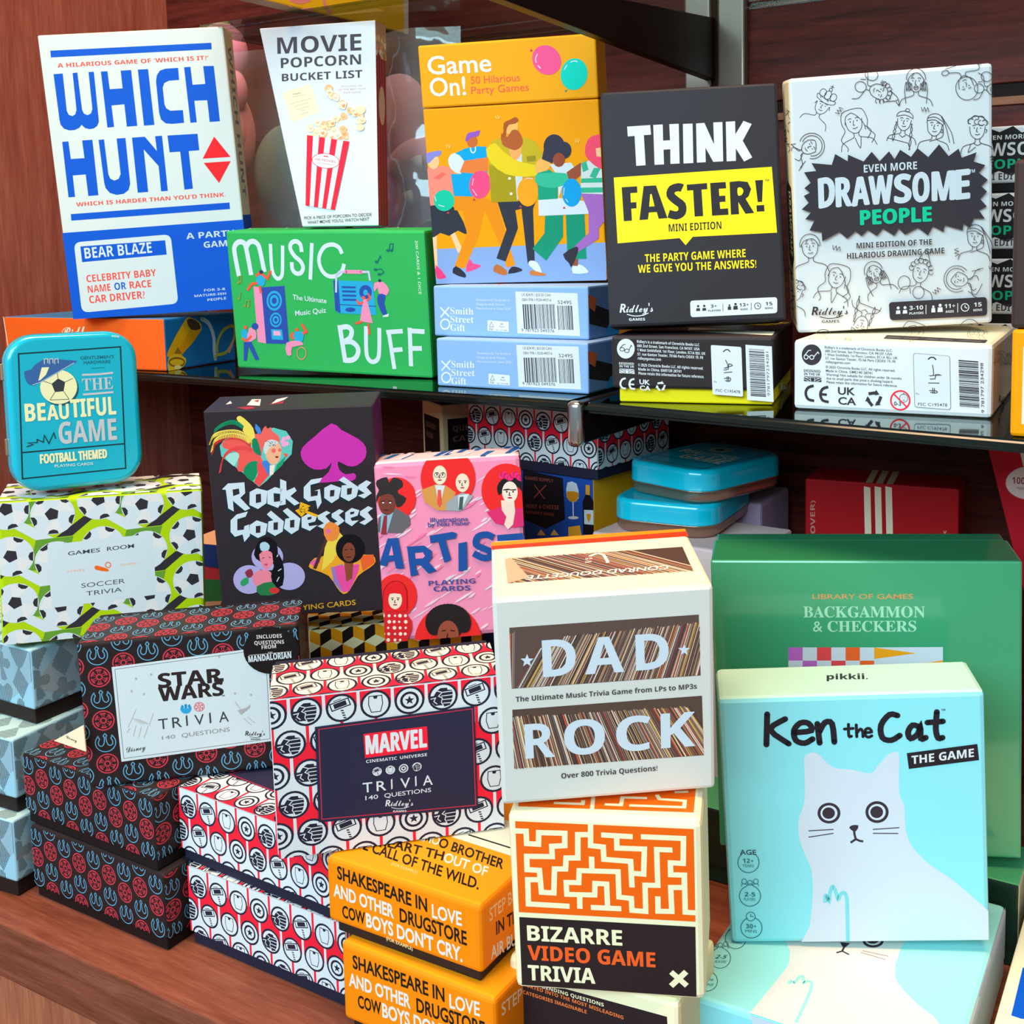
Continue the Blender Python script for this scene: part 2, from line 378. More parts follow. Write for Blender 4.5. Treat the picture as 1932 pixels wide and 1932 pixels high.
POSE = {
'U1':(-1.0698,0.6919,1.1486, 7.68,0.00,0.00, 0.2040,0.0987,0.0493),
'U2':(-0.9512,0.6850,1.1982, 33.55,-2.17,-2.59, 0.1666,0.0333,0.2606),
'U3':(-0.8004,0.7435,1.1520, 6.84,-4.33,0.93, 0.2089,0.0393,0.1267),
'U4':(-0.7644,0.7497,1.2809, 12.90,1.79,0.35, 0.1150,0.0192,0.1769),
'U7':(-0.5605,0.7318,1.1486, 1.14,0.00,0.00, 0.1407,0.0901,0.0391),
'U6':(-0.5718,0.7448,1.1880, 3.50,0.00,0.00, 0.1425,0.0913,0.0416),
'U5':(-0.5848,0.7665,1.2299, 16.69,-5.34,-0.79, 0.1478,0.0361,0.1948),
'U9':(-0.3838,0.7052,1.1486, 14.36,0.00,0.00, 0.1156,0.1453,0.0479),
'U8':(-0.3850,0.7050,1.2023, 25.58,6.71,-1.74, 0.1254,0.0469,0.1690),
'U11':(-0.2552,0.7261,1.1486, 4.04,0.00,0.00, 0.1280,0.1498,0.0474),
'U10':(-0.2661,0.7657,1.1963, 23.83,-6.25,-2.73, 0.1345,0.0582,0.1761),
'L3c':(-0.8831,0.4472,0.8003, 5.31,0.00,0.00, 0.1400,0.1037,0.0579),
'L3b':(-0.8898,0.4577,0.8585, 4.37,0.00,0.00, 0.1400,0.1037,0.0555),
'L3a':(-0.8982,0.4903,0.9143, 0.75,0.00,0.00, 0.1404,0.1040,0.0575),
'L2':(-0.7729,0.4805,0.9758, 49.84,-1.38,1.51, 0.1413,0.0596,0.1085),
'L1':(-0.7592,0.4894,1.0884, 63.79,3.31,0.64, 0.0902,0.0250,0.1151),
'L6':(-0.7362,0.4683,0.8003, -0.18,0.00,0.00, 0.1403,0.1028,0.0541),
'L5':(-0.7412,0.4693,0.8547, -0.67,0.00,0.00, 0.1403,0.1028,0.0521),
'L4':(-0.6493,0.4568,0.9071, 39.59,-1.98,-1.01, 0.1414,0.0571,0.1010),
'L8':(-0.5907,0.4827,0.8003, -0.48,0.00,0.00, 0.1397,0.1033,0.0552),
'L7':(-0.5993,0.4860,0.8558, -2.39,0.00,0.00, 0.1393,0.1032,0.0509),
'L13':(-0.4514,0.4676,0.8592, 0.71,0.00,0.00, 0.1102,0.1168,0.0474),
'L14':(-0.4396,0.4646,0.8003, -0.15,0.00,0.00, 0.1094,0.1169,0.0586),
'L9':(-0.4728,0.4511,0.9069, 42.72,-3.94,-0.27, 0.1343,0.0562,0.1004),
'L16':(-0.3391,0.4912,0.8003, 4.84,0.00,0.00, 0.1021,0.1024,0.0657),
'L15':(-0.3196,0.4692,0.8663, 21.38,-2.35,-0.70, 0.1016,0.0654,0.1012),
'L17':(-0.3212,0.4634,0.9717, 34.50,-4.89,-1.19, 0.1131,0.0858,0.1148),
'L21':(-0.2514,0.5320,0.8003, 0.97,0.00,0.00, 0.1471,0.1668,0.0475),
'L20':(-0.2428,0.5845,0.8481, 24.69,-1.95,-2.80, 0.1499,0.0435,0.1537),
'L18':(-0.2837,0.6636,0.8590, 20.52,-1.55,-1.46, 0.1932,0.0634,0.1984),
'L10':(-0.6150,0.6298,0.9466, 44.79,0.80,-0.06, 0.1400,0.0511,0.0192),
'L12':(-0.5385,0.6294,0.9688, 35.14,2.06,-1.68, 0.1085,0.0682,0.1355),
'L11':(-0.6572,0.5838,0.9839, 32.58,-5.79,-0.65, 0.1227,0.0453,0.1620),
'L26':(-0.5719,0.7886,1.0739, -7.31,0.00,0.00, 0.1403,0.1039,0.0531),
'L22':(-0.3001,0.8830,0.9586, 5.95,-6.79,0.11, 0.1219,0.0473,0.1080),
}
# ================================================================ upper shelf
WH, CRM, INK, BLU = '#f2f5f2', '#f4ead0', '#34343c', '#0b5bd6'
# --- orange and blue quiz box, lying
b = Box('quiz_box', 'orange and blue box lying flat at the left end of the glass shelf', 'game box', POSE['U1'])
b.body({'*': '#e9601c', 'right': '#1673bd', 'top': '#3c7fb8'}, bev=.0018)
A = Art(b, 'front', 'front_print', (0, 560, 4.293))
A.text('Ridl', (498, 330), (690, 312), 78, '#f6e9d8', 'script', .012)
A.strokes(9, '#f3d8c4', [(22, 125), (66, 400)], [(1330, 182), (1368, 606)]); A.done()
A = Art(b, 'right', 'side_print', (0, 560, 4.293))
A.poly([(1500, 185), (1545, 170), (1600, 195), (1632, 270), (1470, 470), (1365, 490), (1365, 430)], '#f0b90f', 2)
A.poly([(1540, 265), (1632, 270), (1475, 470), (1430, 455)], '#dca20a'); A.poly([(1512, 190), (1560, 178), (1612, 215), (1622, 262), (1545, 265)], '#4a3a2c', 2)
A.poly([(1362, 500), (1430, 460), (1505, 500), (1490, 560), (1420, 600), (1366, 610)], '#f5ce2a', 2); A.ring((1432, 530), 62, 14, '#8a6410', 34); A.disc((1440, 570), 30, '#fff0a0', 16); A.poly([(1440, 405), (1472, 460), (1410, 462)], '#9a7a20')
A.stroke([(1635, 180), (1690, 215), (1730, 320), (1735, 430), (1745, 500)], 36, '#dfeaf2', sm=4, cap=True)
A.stroke([(1760, 450), (1760, 380), (1800, 280), (1870, 235), (1900, 260), (1890, 350), (1840, 440), (1790, 465), (1755, 470), (1745, 505)], 26, '#b5b73e', sm=4); A.stroke([(1880, 380), (1850, 450)], 30, '#e39a86'); A.done()
A = Art(b, 'top', 'top_print', (0, 560, 4.293))
A.stroke([(205, 82), (330, 60), (470, 38), (520, 22)], 10, '#dfe7ee', sm=3); A.stroke([(480, 40), (540, 46), (575, 40)], 10, '#b9b34a'); A.ring((495, 100), 95, 7, '#c4d4e4', 14); A.done()

# --- the big blue and cream party game
b = Box('party_game_box', 'tall cream and blue box with giant blue capitals, tilted on the orange box', 'game box', POSE['U2'])
b.body({'*': '#f3ecd4', 'front': '#f0f5ea', 'right': '#f6e0c4'}, bev=.0015)  # peach right face: warm light put into the colour
A = Art(b, 'front', 'front_print', (0, 0, 3)); B1 = '#0657d0'; RD = '#e8503f'
A.poly([(340, 1320), (1385, 1242), (1600, 1226), (1640, 1900), (380, 1900)], B1)
A.many(B1, [(285, 287), (1196, 242), (1198, 279), (288, 325)], [(401, 1212), (1299, 1146), (1302, 1183), (404, 1249)],
 [(303, 420), (355, 416), (378, 628), (389, 650), (410, 657), (426, 647), (433, 622), (411, 413), (438, 411), (464, 618), (474, 642), (495, 652), (515, 642), (523, 617), (501, 408), (531, 406), (560, 688), (550, 713), (530, 727), (505, 731), (480, 724), (462, 706), (448, 724), (422, 736), (392, 738), (362, 728), (343, 705), (337, 680)],
 [(571, 405), (608, 403), (621, 505), (694, 500), (683, 400), (742, 396), (777, 712), (718, 717), (704, 590), (631, 597), (646, 718), (608, 722)],
 [(780, 394), (838, 391), (874, 707), (815, 711)],
 [(1008, 384), (1014, 452), (955, 457), (930, 470), (921, 495), (931, 590), (941, 613), (965, 627), (1035, 623), (1042, 695), (975, 701), (938, 698), (912, 677), (901, 640), (883, 460), (888, 425), (905, 400), (935, 389)],
 [(1042, 381), (1078, 378), (1090, 480), (1162, 475), (1150, 374), (1210, 373), (1245, 686), (1187, 690), (1173, 567), (1100, 570), (1114, 692), (1078, 695)],
 [(352, 803), (387, 800), (401, 900), (478, 895), (465, 795), (523, 791), (557, 1105), (500, 1109), (485, 987), (412, 993), (425, 1114), (388, 1117)],
 [(558, 792), (589, 789), (613, 985), (624, 1011), (648, 1022), (672, 1012), (683, 985), (660, 784), (710, 781), (737, 1040), (728, 1075), (700, 1097), (660, 1103), (622, 1092), (598, 1065), (590, 1035)],
 [(747, 779), (820, 774), (888, 855), (878, 771), (917, 768), (950, 1080), (912, 1083), (898, 940), (813, 845), (839, 1086), (780, 1091)],
 [(948, 767), (1118, 757), (1128, 850), (1068, 855), (1092, 1068), (1044, 1073), (1020, 858), (960, 862)])
A.many('#f2222a', [(1212, 773), (1305, 888), (1147, 898)], [(1153, 922), (1306, 912), (1240, 1036)])
A.text("A HILARIOUS GAME OF 'WHICH IS IT?'", (327, 383), (1180, 338), 24, RD, 'bold'); A.text("WHICH IS HARDER THAN YOU'D THINK.", (433, 1169), (1277, 1112), 23, RD, 'bold')
A.rquad([(418, 1372), (966, 1326), (1010, 1718), (464, 1770)], 40, '#eef4ec'); A.poly([(455, 1395), (935, 1360), (944, 1441), (465, 1484)], B1)
A.text('BEAR BLAZE', (482, 1464), (862, 1430), 60, '#eef4ec', 'bold'); A.text('CELEBRITY BABY', (492, 1598), (886, 1562), 40, RD); A.text('NAME', (499, 1658), (628, 1645), 40, RD)
A.text('OR', (650, 1642), (716, 1636), 40, B1); A.text('RACE', (736, 1634), (858, 1624), 40, RD); A.text('CAR DRIVER?', (508, 1717), (822, 1688), 42, RD)
A.text('A PARTY', (1056, 1354), (1330, 1334), 34, '#e8f0f4'); A.text('GAME', (1155, 1403), (1322, 1390), 34, '#e8f0f4')
A.text('FOR 3-8', (1156, 1650), (1275, 1641), 13, '#dfe9f4'); A.text('MATURE-ISH', (1101, 1682), (1280, 1667), 13, '#dfe9f4'); A.text('PEOPLE', (1175, 1705), (1281, 1694), 14, '#dfe9f4'); A.done()
A = Art(b, 'right', 'side_print'); A.add([(0, 0), (b.d, 0), (b.d, .088), (0, .088)], B1)
A.up(); A.text('WHICH HUNT', (b.d*.28, .245), (b.d*.28, .105), b.d*.42, '#8d8a92', 'bold', upv=(1, 0), local=True); A.done()

# --- green music quiz
b = Box('music_quiz_box', 'green box with looping white capitals, loudspeaker and radio drawings, standing on the shelf', 'game box', POSE['U3'])
GR = '#2fae5a'; b.body({'*': GR, 'right': '#1f8a45'}, bev=.0022)  # right face in a darker green for its shaded side
A = Art(b, 'front', 'front_print', (420, 415, 4.712)); W = '#eef4f4'
A.strokes(46, W, [(146, 500), (108, 300), (108, 235), (140, 198), (180, 200), (208, 245), (255, 490)], [(210, 250), (232, 205), (272, 190), (308, 212), (330, 260), (372, 462)], sm=4)
A.stroke([(425, 212), (435, 400), (452, 480), (488, 522), (524, 500), (533, 430), (534, 228)], 36, W, sm=4)
A.stroke([(703, 285), (692, 220), (655, 190), (612, 205), (602, 255), (640, 320), (695, 370), (716, 425), (696, 470), (655, 475), (622, 440), (615, 375)], 40, W, sm=4)
A.stroke([(794, 205), (780, 530)], 38, W); A.stroke([(1062, 300), (1035, 245), (975, 218), (905, 240), (862, 315), (862, 395), (900, 470), (960, 503), (1030, 488), (1068, 440), (1080, 390)], 38, W, sm=4)
A.strokes(46, W, [(1040, 935), (1092, 1265)], [(1050, 958), (1110, 950), (1148, 985), (1132, 1050), (1075, 1085)], [(1072, 1085), (1150, 1085), (1204, 1140), (1195, 1210), (1150, 1245), (1085, 1248)], sm=4)
A.stroke([(1275, 945), (1278, 1160), (1296, 1235), (1338, 1262), (1380, 1235), (1393, 1160), (1394, 960)], 40, W, sm=4)
A.strokes(40, W, [(1476, 985), (1528, 1325)], [(1456, 998), (1602, 988)], [(1500, 1160), (1600, 1150)]); A.strokes(42, W, [(1664, 958), (1676, 1300)], [(1646, 985), (1796, 993)], [(1670, 1142), (1772, 1142)])
A.text('The Ultimate', (626, 706), (926, 741), 44, W, 'sans', .012); A.text('Music Quiz', (648, 852), (922, 822), 44, W, 'sans', .012)
A.text('200 CARDS & 1 DICE', (1712, 182), (1746, 660), 26, '#d6efe0', 'sans', upv=(.9, .1)); N = '#2a4ea8'; C = '#25a7d6'; PK = '#ee8fb6'; OR = '#ea5a42'
A.poly([(275, 590), (345, 602), (390, 1097), (315, 1085)], PK); A.poly([(345, 600), (550, 585), (592, 1102), (388, 1098)], N)
for r, c in ((68, C), (52, N), (40, C), (22, N)): A.disc((460, 718), r, c, r*1.3)
for r, c in ((52, C), (40, N), (28, C), (14, N)): A.disc((474, 888), r, c, r*1.25)
A.poly([(432, 970), (530, 975), (540, 1066), (440, 1062)], C); A.poly([(452, 985), (512, 988), (518, 1028), (456, 1026)], '#f3a5cb')
A.poly([(985, 535), (1335, 548), (1370, 845), (1040, 830), (1000, 800)], C); A.poly([(985, 535), (1030, 540), (1050, 830), (1003, 805)], N); A.stroke([(1045, 752), (1362, 768)], 8, N)
for i in range(4): A.stroke([(1060+i*3, 597+i*37), (1185+i*2, 600+i*37)], 18, N)
A.disc((1272, 640), 56, N, 62); A.disc((1272, 645), 20, C, 26); A.disc((1138, 798), 46, N, 20)
A.stroke([(1010, 645), (1012, 490), (1040, 460), (1300, 462), (1312, 540)], 20, '#b7c6e6'); A.stroke([(1095, 460), (1235, 462)], 34, PK, cap=True)
A.poly([(1350, 560), (1430, 552), (1482, 620), (1455, 672), (1395, 665), (1380, 600), (1350, 640)], PK, 2); A.poly([(1385, 660), (1450, 668), (1438, 740), (1465, 840), (1430, 850), (1380, 740)], N, 2); A.disc((1398, 540), 14, '#2a3a5a')
A.many('#e9efe6', [(1425, 850), (1480, 832), (1476, 860), (1428, 864)]); A.poly([(1255, 700), (1285, 705), (1338, 918), (1222, 900)], PK); A.strokes(20, OR, [(1252, 730), (1215, 748), (1192, 712)], [(1285, 720), (1312, 690), (1295, 652)], [(1240, 905), (1180, 920)], [(1295, 920), (1308, 1020)]); A.disc((1254, 692), 16, OR)
A.poly([(300, 520), (350, 480), (385, 530), (360, 590), (310, 570)], C, 2); A.strokes(24, OR, [(300, 500), (330, 470), (350, 480)], [(350, 480), (400, 520), (430, 450)], [(310, 560), (260, 570), (222, 625)], [(330, 585), (345, 650)]); A.disc((345, 462), 18, '#31405e')
A.poly([(168, 985), (215, 975), (235, 1050), (180, 1055)], C, 2); A.poly([(240, 960), (290, 975), (300, 1050), (220, 1085)], PK, 2); A.stroke([(175, 1050), (215, 1078), (260, 1030)], 22, OR); A.poly([(190, 1085), (255, 1080), (328, 1240), (295, 1245), (232, 1120), (215, 1250), (190, 1250)], N); A.disc((290, 945), 30, N); A.disc((205, 955), 16, OR)
A.poly([(632, 1000), (718, 995), (712, 1080), (640, 1075)], C, 2); A.strokes(26, OR, [(715, 1010), (748, 990), (705, 925)], [(632, 1000), (612, 1030), (635, 1060)]); A.poly([(570, 1090), (680, 1075), (720, 1110), (620, 1130), (615, 1200), (572, 1195)], PK, 2); A.ring((705, 1185), 40, 8, '#ec8a6e', 54); A.disc((662, 975), 15, OR)
for x, y in ((1470, 270), (1500, 270), (1370, 372), (1362, 440), (1395, 482)): A.disc((x, y), 16, '#1c6a70', 11)
A.strokes(8, '#1c6a70', [(1482, 265), (1490, 212), (1518, 212), (1512, 268)], [(1382, 368), (1402, 320), (1412, 345)], [(1376, 440), (1415, 435), (1435, 465), (1405, 485)])
for x, y in ((140, 560), (160, 548), (148, 700), (198, 765), (230, 768)): A.disc((x, y), 12, '#8a9a3c', 9)
A.strokes(7, '#8a9a3c', [(150, 556), (148, 500), (168, 495), (170, 545)], [(156, 696), (165, 640)], [(208, 762), (212, 715), (242, 715), (240, 765)]); A.done()
A = Art(b, 'top', 'top_print', (420, 415, 4.712)); A.strokes(10, '#e2f0e0', [(230, 80), (330, 45), (420, 70), (520, 42)], [(560, 75), (640, 45), (720, 70)]); A.strokes(12, '#e2f0e0', [(1395, 70), (1560, 68), (1560, 50)], [(1600, 62), (1700, 50)], [(1720, 66), (1830, 52)]); A.done()

# --- popcorn carton (front narrows downwards)
b = Box('popcorn_quiz_carton', 'white carton narrowing downwards with a striped popcorn tub, standing on the green box', 'game box', POSE['U4'])
b.body({'*': '#f2f6f8', 'right': '#8d5a4c', 'top': '#e9d3bc'}, taper=.661, bev=.0012)  # peach top holds the warm overhead light in its colour
A = Art(b, 'front', 'front_print', (480, 30, 4.712)); K = '#45474f'
A.text('MOVIE', (205, 338), (952, 306), 144, K); A.text('POPCORN', (236, 464), (948, 430), 88, K); A.text('BUCKET LIST', (245, 582), (960, 548), 66, K)
for i, t in enumerate(('INCLUDES 100', 'OF THE BEST FILMS', 'EVER MADE!')): A.text(t, ((772, 633), (743, 664), (793, 691))[i], ((958, 627), (995, 653), (950, 685))[i], 15, '#c3a3a8', 'sans')
A.rquad([(245, 680), (500, 605), (582, 855), (335, 950)], 30, '#f3ebc6'); A.text('Playlist', (345, 704), (415, 690), 14, '#7a7660')
A.strokes(3, '#9a957e', [(338, 722), (450, 700)], [(315, 785), (500, 735)], [(355, 806), (480, 772)], [(370, 836), (490, 802)], [(415, 842), (455, 834)], [(408, 878), (486, 852)])
rr = random.Random(3); PC = ('#f3dcb8', '#e8bd8c', '#f8ead2', '#dfa978')
for i in range(46):
    t = i/46; x = 500+rr.random()*340; y = 1080-rr.random()*(190 if 560 < x < 800 else 110)
    if i > 30: x = 620+(i-30)*24+rr.uniform(-20, 20); y = 650+(i-30)*19+rr.uniform(-30, 30)
    q = [(x+rr.uniform(22, 42)*math.cos(a*1.05), y+rr.uniform(22, 42)*math.sin(a*1.05)) for a in range(6)]
    A.poly(q, PC[i % 3], 3); A.poly([(x+(p[0]-x)*.5+6, y+(p[1]-y)*.5+7) for p in q], PC[(i*3+1) % 4], 2); A.stroke([(x-16, y-4), (x, y+10), (x+14, y-8)], 4, '#b07a50', sm=2)
A.disc((945, 992), 36, PC[0], 30); A.disc((950, 835), 42, PC[0], 38)
def tub(A, q, n=7, c='#e5263f'):
    def L(a, b, t): return (a[0]+(b[0]-a[0])*t, a[1]+(b[1]-a[1])*t)
    A.poly(q, '#f4f6f7'); A.layer += 1
    for i in range(0, n, 2): A.poly([L(q[0], q[1], i/n), L(q[0], q[1], (i+1)/n), L(q[3], q[2], (i+1)/n), L(q[3], q[2], i/n)], c, up=False)
tub(A, [(472, 1060), (848, 1118), (718, 1726), (458, 1686)])
A.disc((638, 1290), 124, '#c2202c', 68, rot=6); A.disc((638, 1290), 119, '#f5f6f6', 63, rot=6); A.text('100 MOVIES', (545, 1284), (728, 1310), 22, '#c8424e', 'sans'); A.stroke([(560, 1305), (712, 1326)], 5, '#c9a4a8'); A.stroke([(620, 1247), (662, 1252)], 9, '#c8424e')
A.text('PICK A PIECE OF POPCORN TO DECIDE', (446, 1810), (1045, 1778), 27, K, 'sans', .004); A.text("WHAT MOVIE YOU'LL WATCH NEXT", (476, 1850), (1025, 1818), 27, K, 'sans', .004); A.done()
A = Art(b, 'right', 'side_print'); rr = random.Random(5)
for i in range(4): A.add([(b.d*(i*.25), 0), (b.d*(i*.25+.11), 0), (b.d*(i*.25+.11), .15), (b.d*(i*.25), .15)], '#a3152c')
A.add([(0, .15), (b.d, .15), (b.d, .176), (0, .176)], '#b79a80'); A.up()
for i in range(14): A.ldisc((rr.random()*b.d, .146+rr.random()*.018), .0032, PC[i % 4], 7)
A.up(); A.add([(b.d*.5+b.d*.3*math.cos(t*.35), .105+.017*math.sin(t*.35)) for t in range(18)], '#c9b3a2'); A.done()

# --- yellow party game deck with dancers
LAB = ('Game On box')
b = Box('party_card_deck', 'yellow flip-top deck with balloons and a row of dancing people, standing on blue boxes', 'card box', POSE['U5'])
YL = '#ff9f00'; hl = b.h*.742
slab('carton', (0, 0, 0), (b.w, b.d, hl), {'*': YL, 'right': '#d99a10'}, b.root, .0012); slab('flip_lid', (-.0002, -.0003, hl+.0006), (b.w+.0002, b.d, b.h), {'*': '#ffa512', 'right': '#cf9012'}, b.root, .0016)  # right faces coloured duller, as turned away from the light
A = Art(b, 'front', 'lid_print', (644, 0, 3), lift=.0004); A.text('Game', (492, 422), (852, 404), 102, '#fbf8f0', 'sans', .014); A.text('On!', (505, 546), (708, 536), 104, '#fbf8f0', 'sans', .014)
A.text('50 Hilarious', (735, 475), (1012, 458), 42, '#ea5a4c', 'sans'); A.text('Party Games', (738, 532), (1063, 512), 42, '#ea5a4c', 'sans')
A.disc((1163, 340), 88, '#ff5590', 78, rot=50); A.disc((1318, 420), 76, '#06cdbd', 90, rot=10); A.poly([(1075, 274), (1084, 290), (1068, 292)], '#c22a60'); A.poly([(1264, 512), (1280, 508), (1272, 524)], '#0a8a84')
A.strokes(5, '#fdeff2', [(1112, 305), (1100, 330), (1104, 355)], [(1112, 370), (1130, 388)], [(1298, 352), (1318, 345), (1338, 350)], [(1262, 395), (1278, 368)], sm=3); A.done()
A = Art(b, 'front', 'front_print', (644, 0, 3)); P = A.poly
P([(520, 1410), (1500, 1372), (1500, 1640), (520, 1640)], '#7ea4dc')
def shoe(pts, c): P(pts, c, 2)
# far left dancer
P([(540, 1330), (500, 1330), (515, 1520), (545, 1520)], '#f0c9a0'); P([(610, 1310), (640, 1310), (690, 1420), (660, 1430)], '#f0c9a0'); shoe([(535, 1500), (590, 1560), (585, 1575), (540, 1575)], '#ef3f7f')
P([(505, 1160), (560, 1150), (650, 1180), (715, 1325), (660, 1305), (610, 1335), (560, 1318), (500, 1345)], '#2d3442', 2); P([(485, 960), (540, 945), (590, 940), (640, 985), (630, 1105), (505, 1165)], '#fb8a78', 2); P([(520, 1010), (570, 975), (595, 985), (555, 1015)], '#ef6a60')
A.disc((522, 915), 32, '#eec28e', 42); P([(480, 870), (520, 858), (566, 853), (560, 880), (530, 890), (495, 925), (478, 905)], '#7f88d8', 2)
# second dancer, blue top
P([(635, 1110), (760, 1095), (880, 1150), (945, 1370), (985, 1500), (935, 1515), (905, 1400), (810, 1185), (775, 1340), (700, 1520), (640, 1510), (710, 1320), (690, 1190), (640, 1190)], '#dc8c12'); shoe([(648, 1505), (700, 1545), (700, 1572), (630, 1545)], '#2c2f3c'); shoe([(725, 1465), (745, 1490), (788, 1500), (780, 1515), (705, 1540)], '#ef4c86')
P([(640, 870), (700, 840), (760, 828), (820, 830), (832, 1090), (740, 1112), (638, 1110), (620, 985), (680, 985)], '#0aa2e2', 1); P([(605, 900), (640, 865), (695, 910), (675, 985), (620, 955)], '#eef4f6', 2); P([(697, 910), (828, 890), (830, 965), (790, 985), (670, 975)], '#d97c3c'); A.ring((746, 842), 14, 7, '#eef4f6', 22)
A.disc((741, 800), 30, '#bd6a30', 36); P([(702, 795), (715, 755), (755, 745), (785, 737), (775, 770), (738, 778), (715, 800)], '#8b58bf', 2)
A.disc((785, 1045), 60, '#ff4c84', 80, rot=8); A.disc((582, 1135), 58, '#10c3a0', 60, rot=-10)
# bearded dancer
P([(885, 1145), (1105, 1130), (1085, 1180), (1095, 1485), (1055, 1490), (1020, 1180), (985, 1190), (1000, 1290), (930, 1480), (878, 1462), (935, 1300)], '#2f3644')
P([(850, 800), (900, 780), (1030, 775), (1100, 800), (1140, 870), (1160, 1000), (1000, 1005), (1000, 1140), (850, 1145), (835, 960)], '#b9ad22', 1); P([(835, 930), (1000, 985), (1000, 1140), (850, 1145)], '#9c9618'); P([(960, 880), (1022, 870), (1028, 1090), (995, 1135), (985, 1000)], '#e4ece6')
P([(820, 845), (870, 810), (920, 860), (1010, 915), (1120, 940), (1130, 985), (1040, 1000), (930, 985), (845, 920)], '#d9cc22', 2); P([(1095, 945), (1120, 900), (1165, 895), (1185, 935), (1160, 970), (1110, 985)], '#eeb45c', 2); P([(1048, 885), (1100, 880), (1102, 912), (1052, 916)], '#8f8a20')
A.disc((985, 845), 34, '#e8a860', 60); P([(935, 700), (1000, 690), (1000, 750), (935, 760)], '#efb568'); P([(905, 755), (940, 775), (965, 738), (1000, 738), (1028, 790), (1018, 830), (985, 850), (945, 838), (910, 815)], '#a85d2e', 2); P([(918, 745), (920, 695), (955, 678), (985, 662), (1004, 680), (985, 700), (950, 706), (935, 735), (930, 770), (905, 775)], '#a05628', 2)
shoe([(880, 1495), (935, 1530), (930, 1558), (860, 1535)], '#b06a34'); shoe([(965, 1510), (1005, 1515), (1025, 1532), (945, 1550)], '#2c2f3c')
A.disc((1056, 1086), 60, '#f0a21c', 82)
# dancer with dark curls
P([(1155, 1190), (1255, 1190), (1255, 1340), (1160, 1475), (1082, 1408), (1150, 1320)], '#149072'); P([(1270, 1190), (1375, 1190), (1388, 1465), (1280, 1465)], '#149072'); P([(1115, 1130), (1230, 1120), (1390, 1140), (1400, 1210), (1118, 1222)], '#eef4f6'); P([(1110, 980), (1180, 960), (1225, 1000), (1225, 1125), (1115, 1132)], '#1a9d7c'); P([(1180, 930), (1300, 920), (1330, 960), (1250, 1060), (1230, 1125), (1225, 1000)], '#e8f1f2')
P([(1098, 1000), (1130, 980), (1270, 980), (1290, 1030), (1200, 1065), (1110, 1045)], '#33b897', 2); P([(1275, 975), (1355, 920), (1362, 985), (1295, 1040)], '#8f4f36')
A.disc((1205, 830), 60, '#34384a', 70); A.disc((1262, 850), 40, '#34384a', 48); P([(1135, 900), (1150, 830), (1200, 900), (1195, 925)], '#34384a', 1); A.disc((1232, 905), 34, '#8b4a36', 40)
shoe([(1070, 1475), (1110, 1485), (1135, 1540), (1120, 1548), (1062, 1500)], '#f1f5f6'); shoe([(1075, 1530), (1155, 1550), (1150, 1560), (1072, 1556)], '#c07838'); shoe([(1312, 1498), (1360, 1500), (1395, 1530), (1392, 1545), (1312, 1548)], '#f1f5f6'); P([(1310, 1465), (1340, 1465), (1340, 1505), (1312, 1505)], '#8f4f36')
# far right dancer
P([(1355, 1090), (1500, 1080), (1500, 1240), (1458, 1290), (1458, 1350), (1335, 1430), (1320, 1395), (1400, 1320), (1400, 1200)], '#9a68be'); P([(1358, 930), (1410, 905), (1500, 930), (1500, 1100), (1355, 1095)], '#e8efe8'); A.many('#33b08e', [(1358, 925), (1385, 910), (1400, 960), (1368, 975)], [(1430, 950), (1470, 950), (1440, 1010), (1405, 1000)], [(1358, 1010), (1500, 1005), (1500, 1032), (1356, 1035)], [(1356, 1062), (1500, 1060), (1500, 1088), (1356, 1092)])
P([(1378, 860), (1395, 790), (1440, 765), (1500, 770), (1500, 945), (1455, 950), (1400, 905)], '#f04d6c', 2); P([(1440, 840), (1500, 830), (1500, 890), (1445, 885)], '#f0c293'); A.disc((1304, 1090), 55, '#0d9de2', 80); shoe([(1255, 1440), (1330, 1395), (1340, 1425), (1305, 1510), (1290, 1490)], '#33313c')
for x, y in ((752, 1128), (605, 1203), (1015, 1168), (1262, 1175)): A.poly([(x, y-8), (x+9, y+6), (x-9, y+6)], '#b34a3c')
A.strokes(4, '#fdf0f0', [(748, 1010), (742, 1050)], [(742, 1070), (768, 1108)], [(1040, 1015), (1062, 1008), (1085, 1012)], [(1262, 1062), (1258, 1105)], [(1270, 1125), (1285, 1145)], [(530, 1110), (538, 1140)], [(550, 1160), (585, 1170)], sm=2)
A.disc((953, 1010), 8, '#f3f0d8'); A.disc((962, 1097), 8, '#f3f0d8')
for x, y in ((885, 665), (605, 830), (1335, 798)): A.strokes(4, '#ffd37a', [(x-12, y-10), (x-4, y+8)], [(x, y-12), (x+6, y+6)], [(x+14, y-10), (x+8, y+8)])
A.done()
A = Art(b, 'right', 'side_print', (644, 0, 3)); A.poly([(1470, 450), (1480, 395), (1492, 390), (1502, 440), (1500, 530), (1462, 530)], '#8ea4bd', 2); A.done()

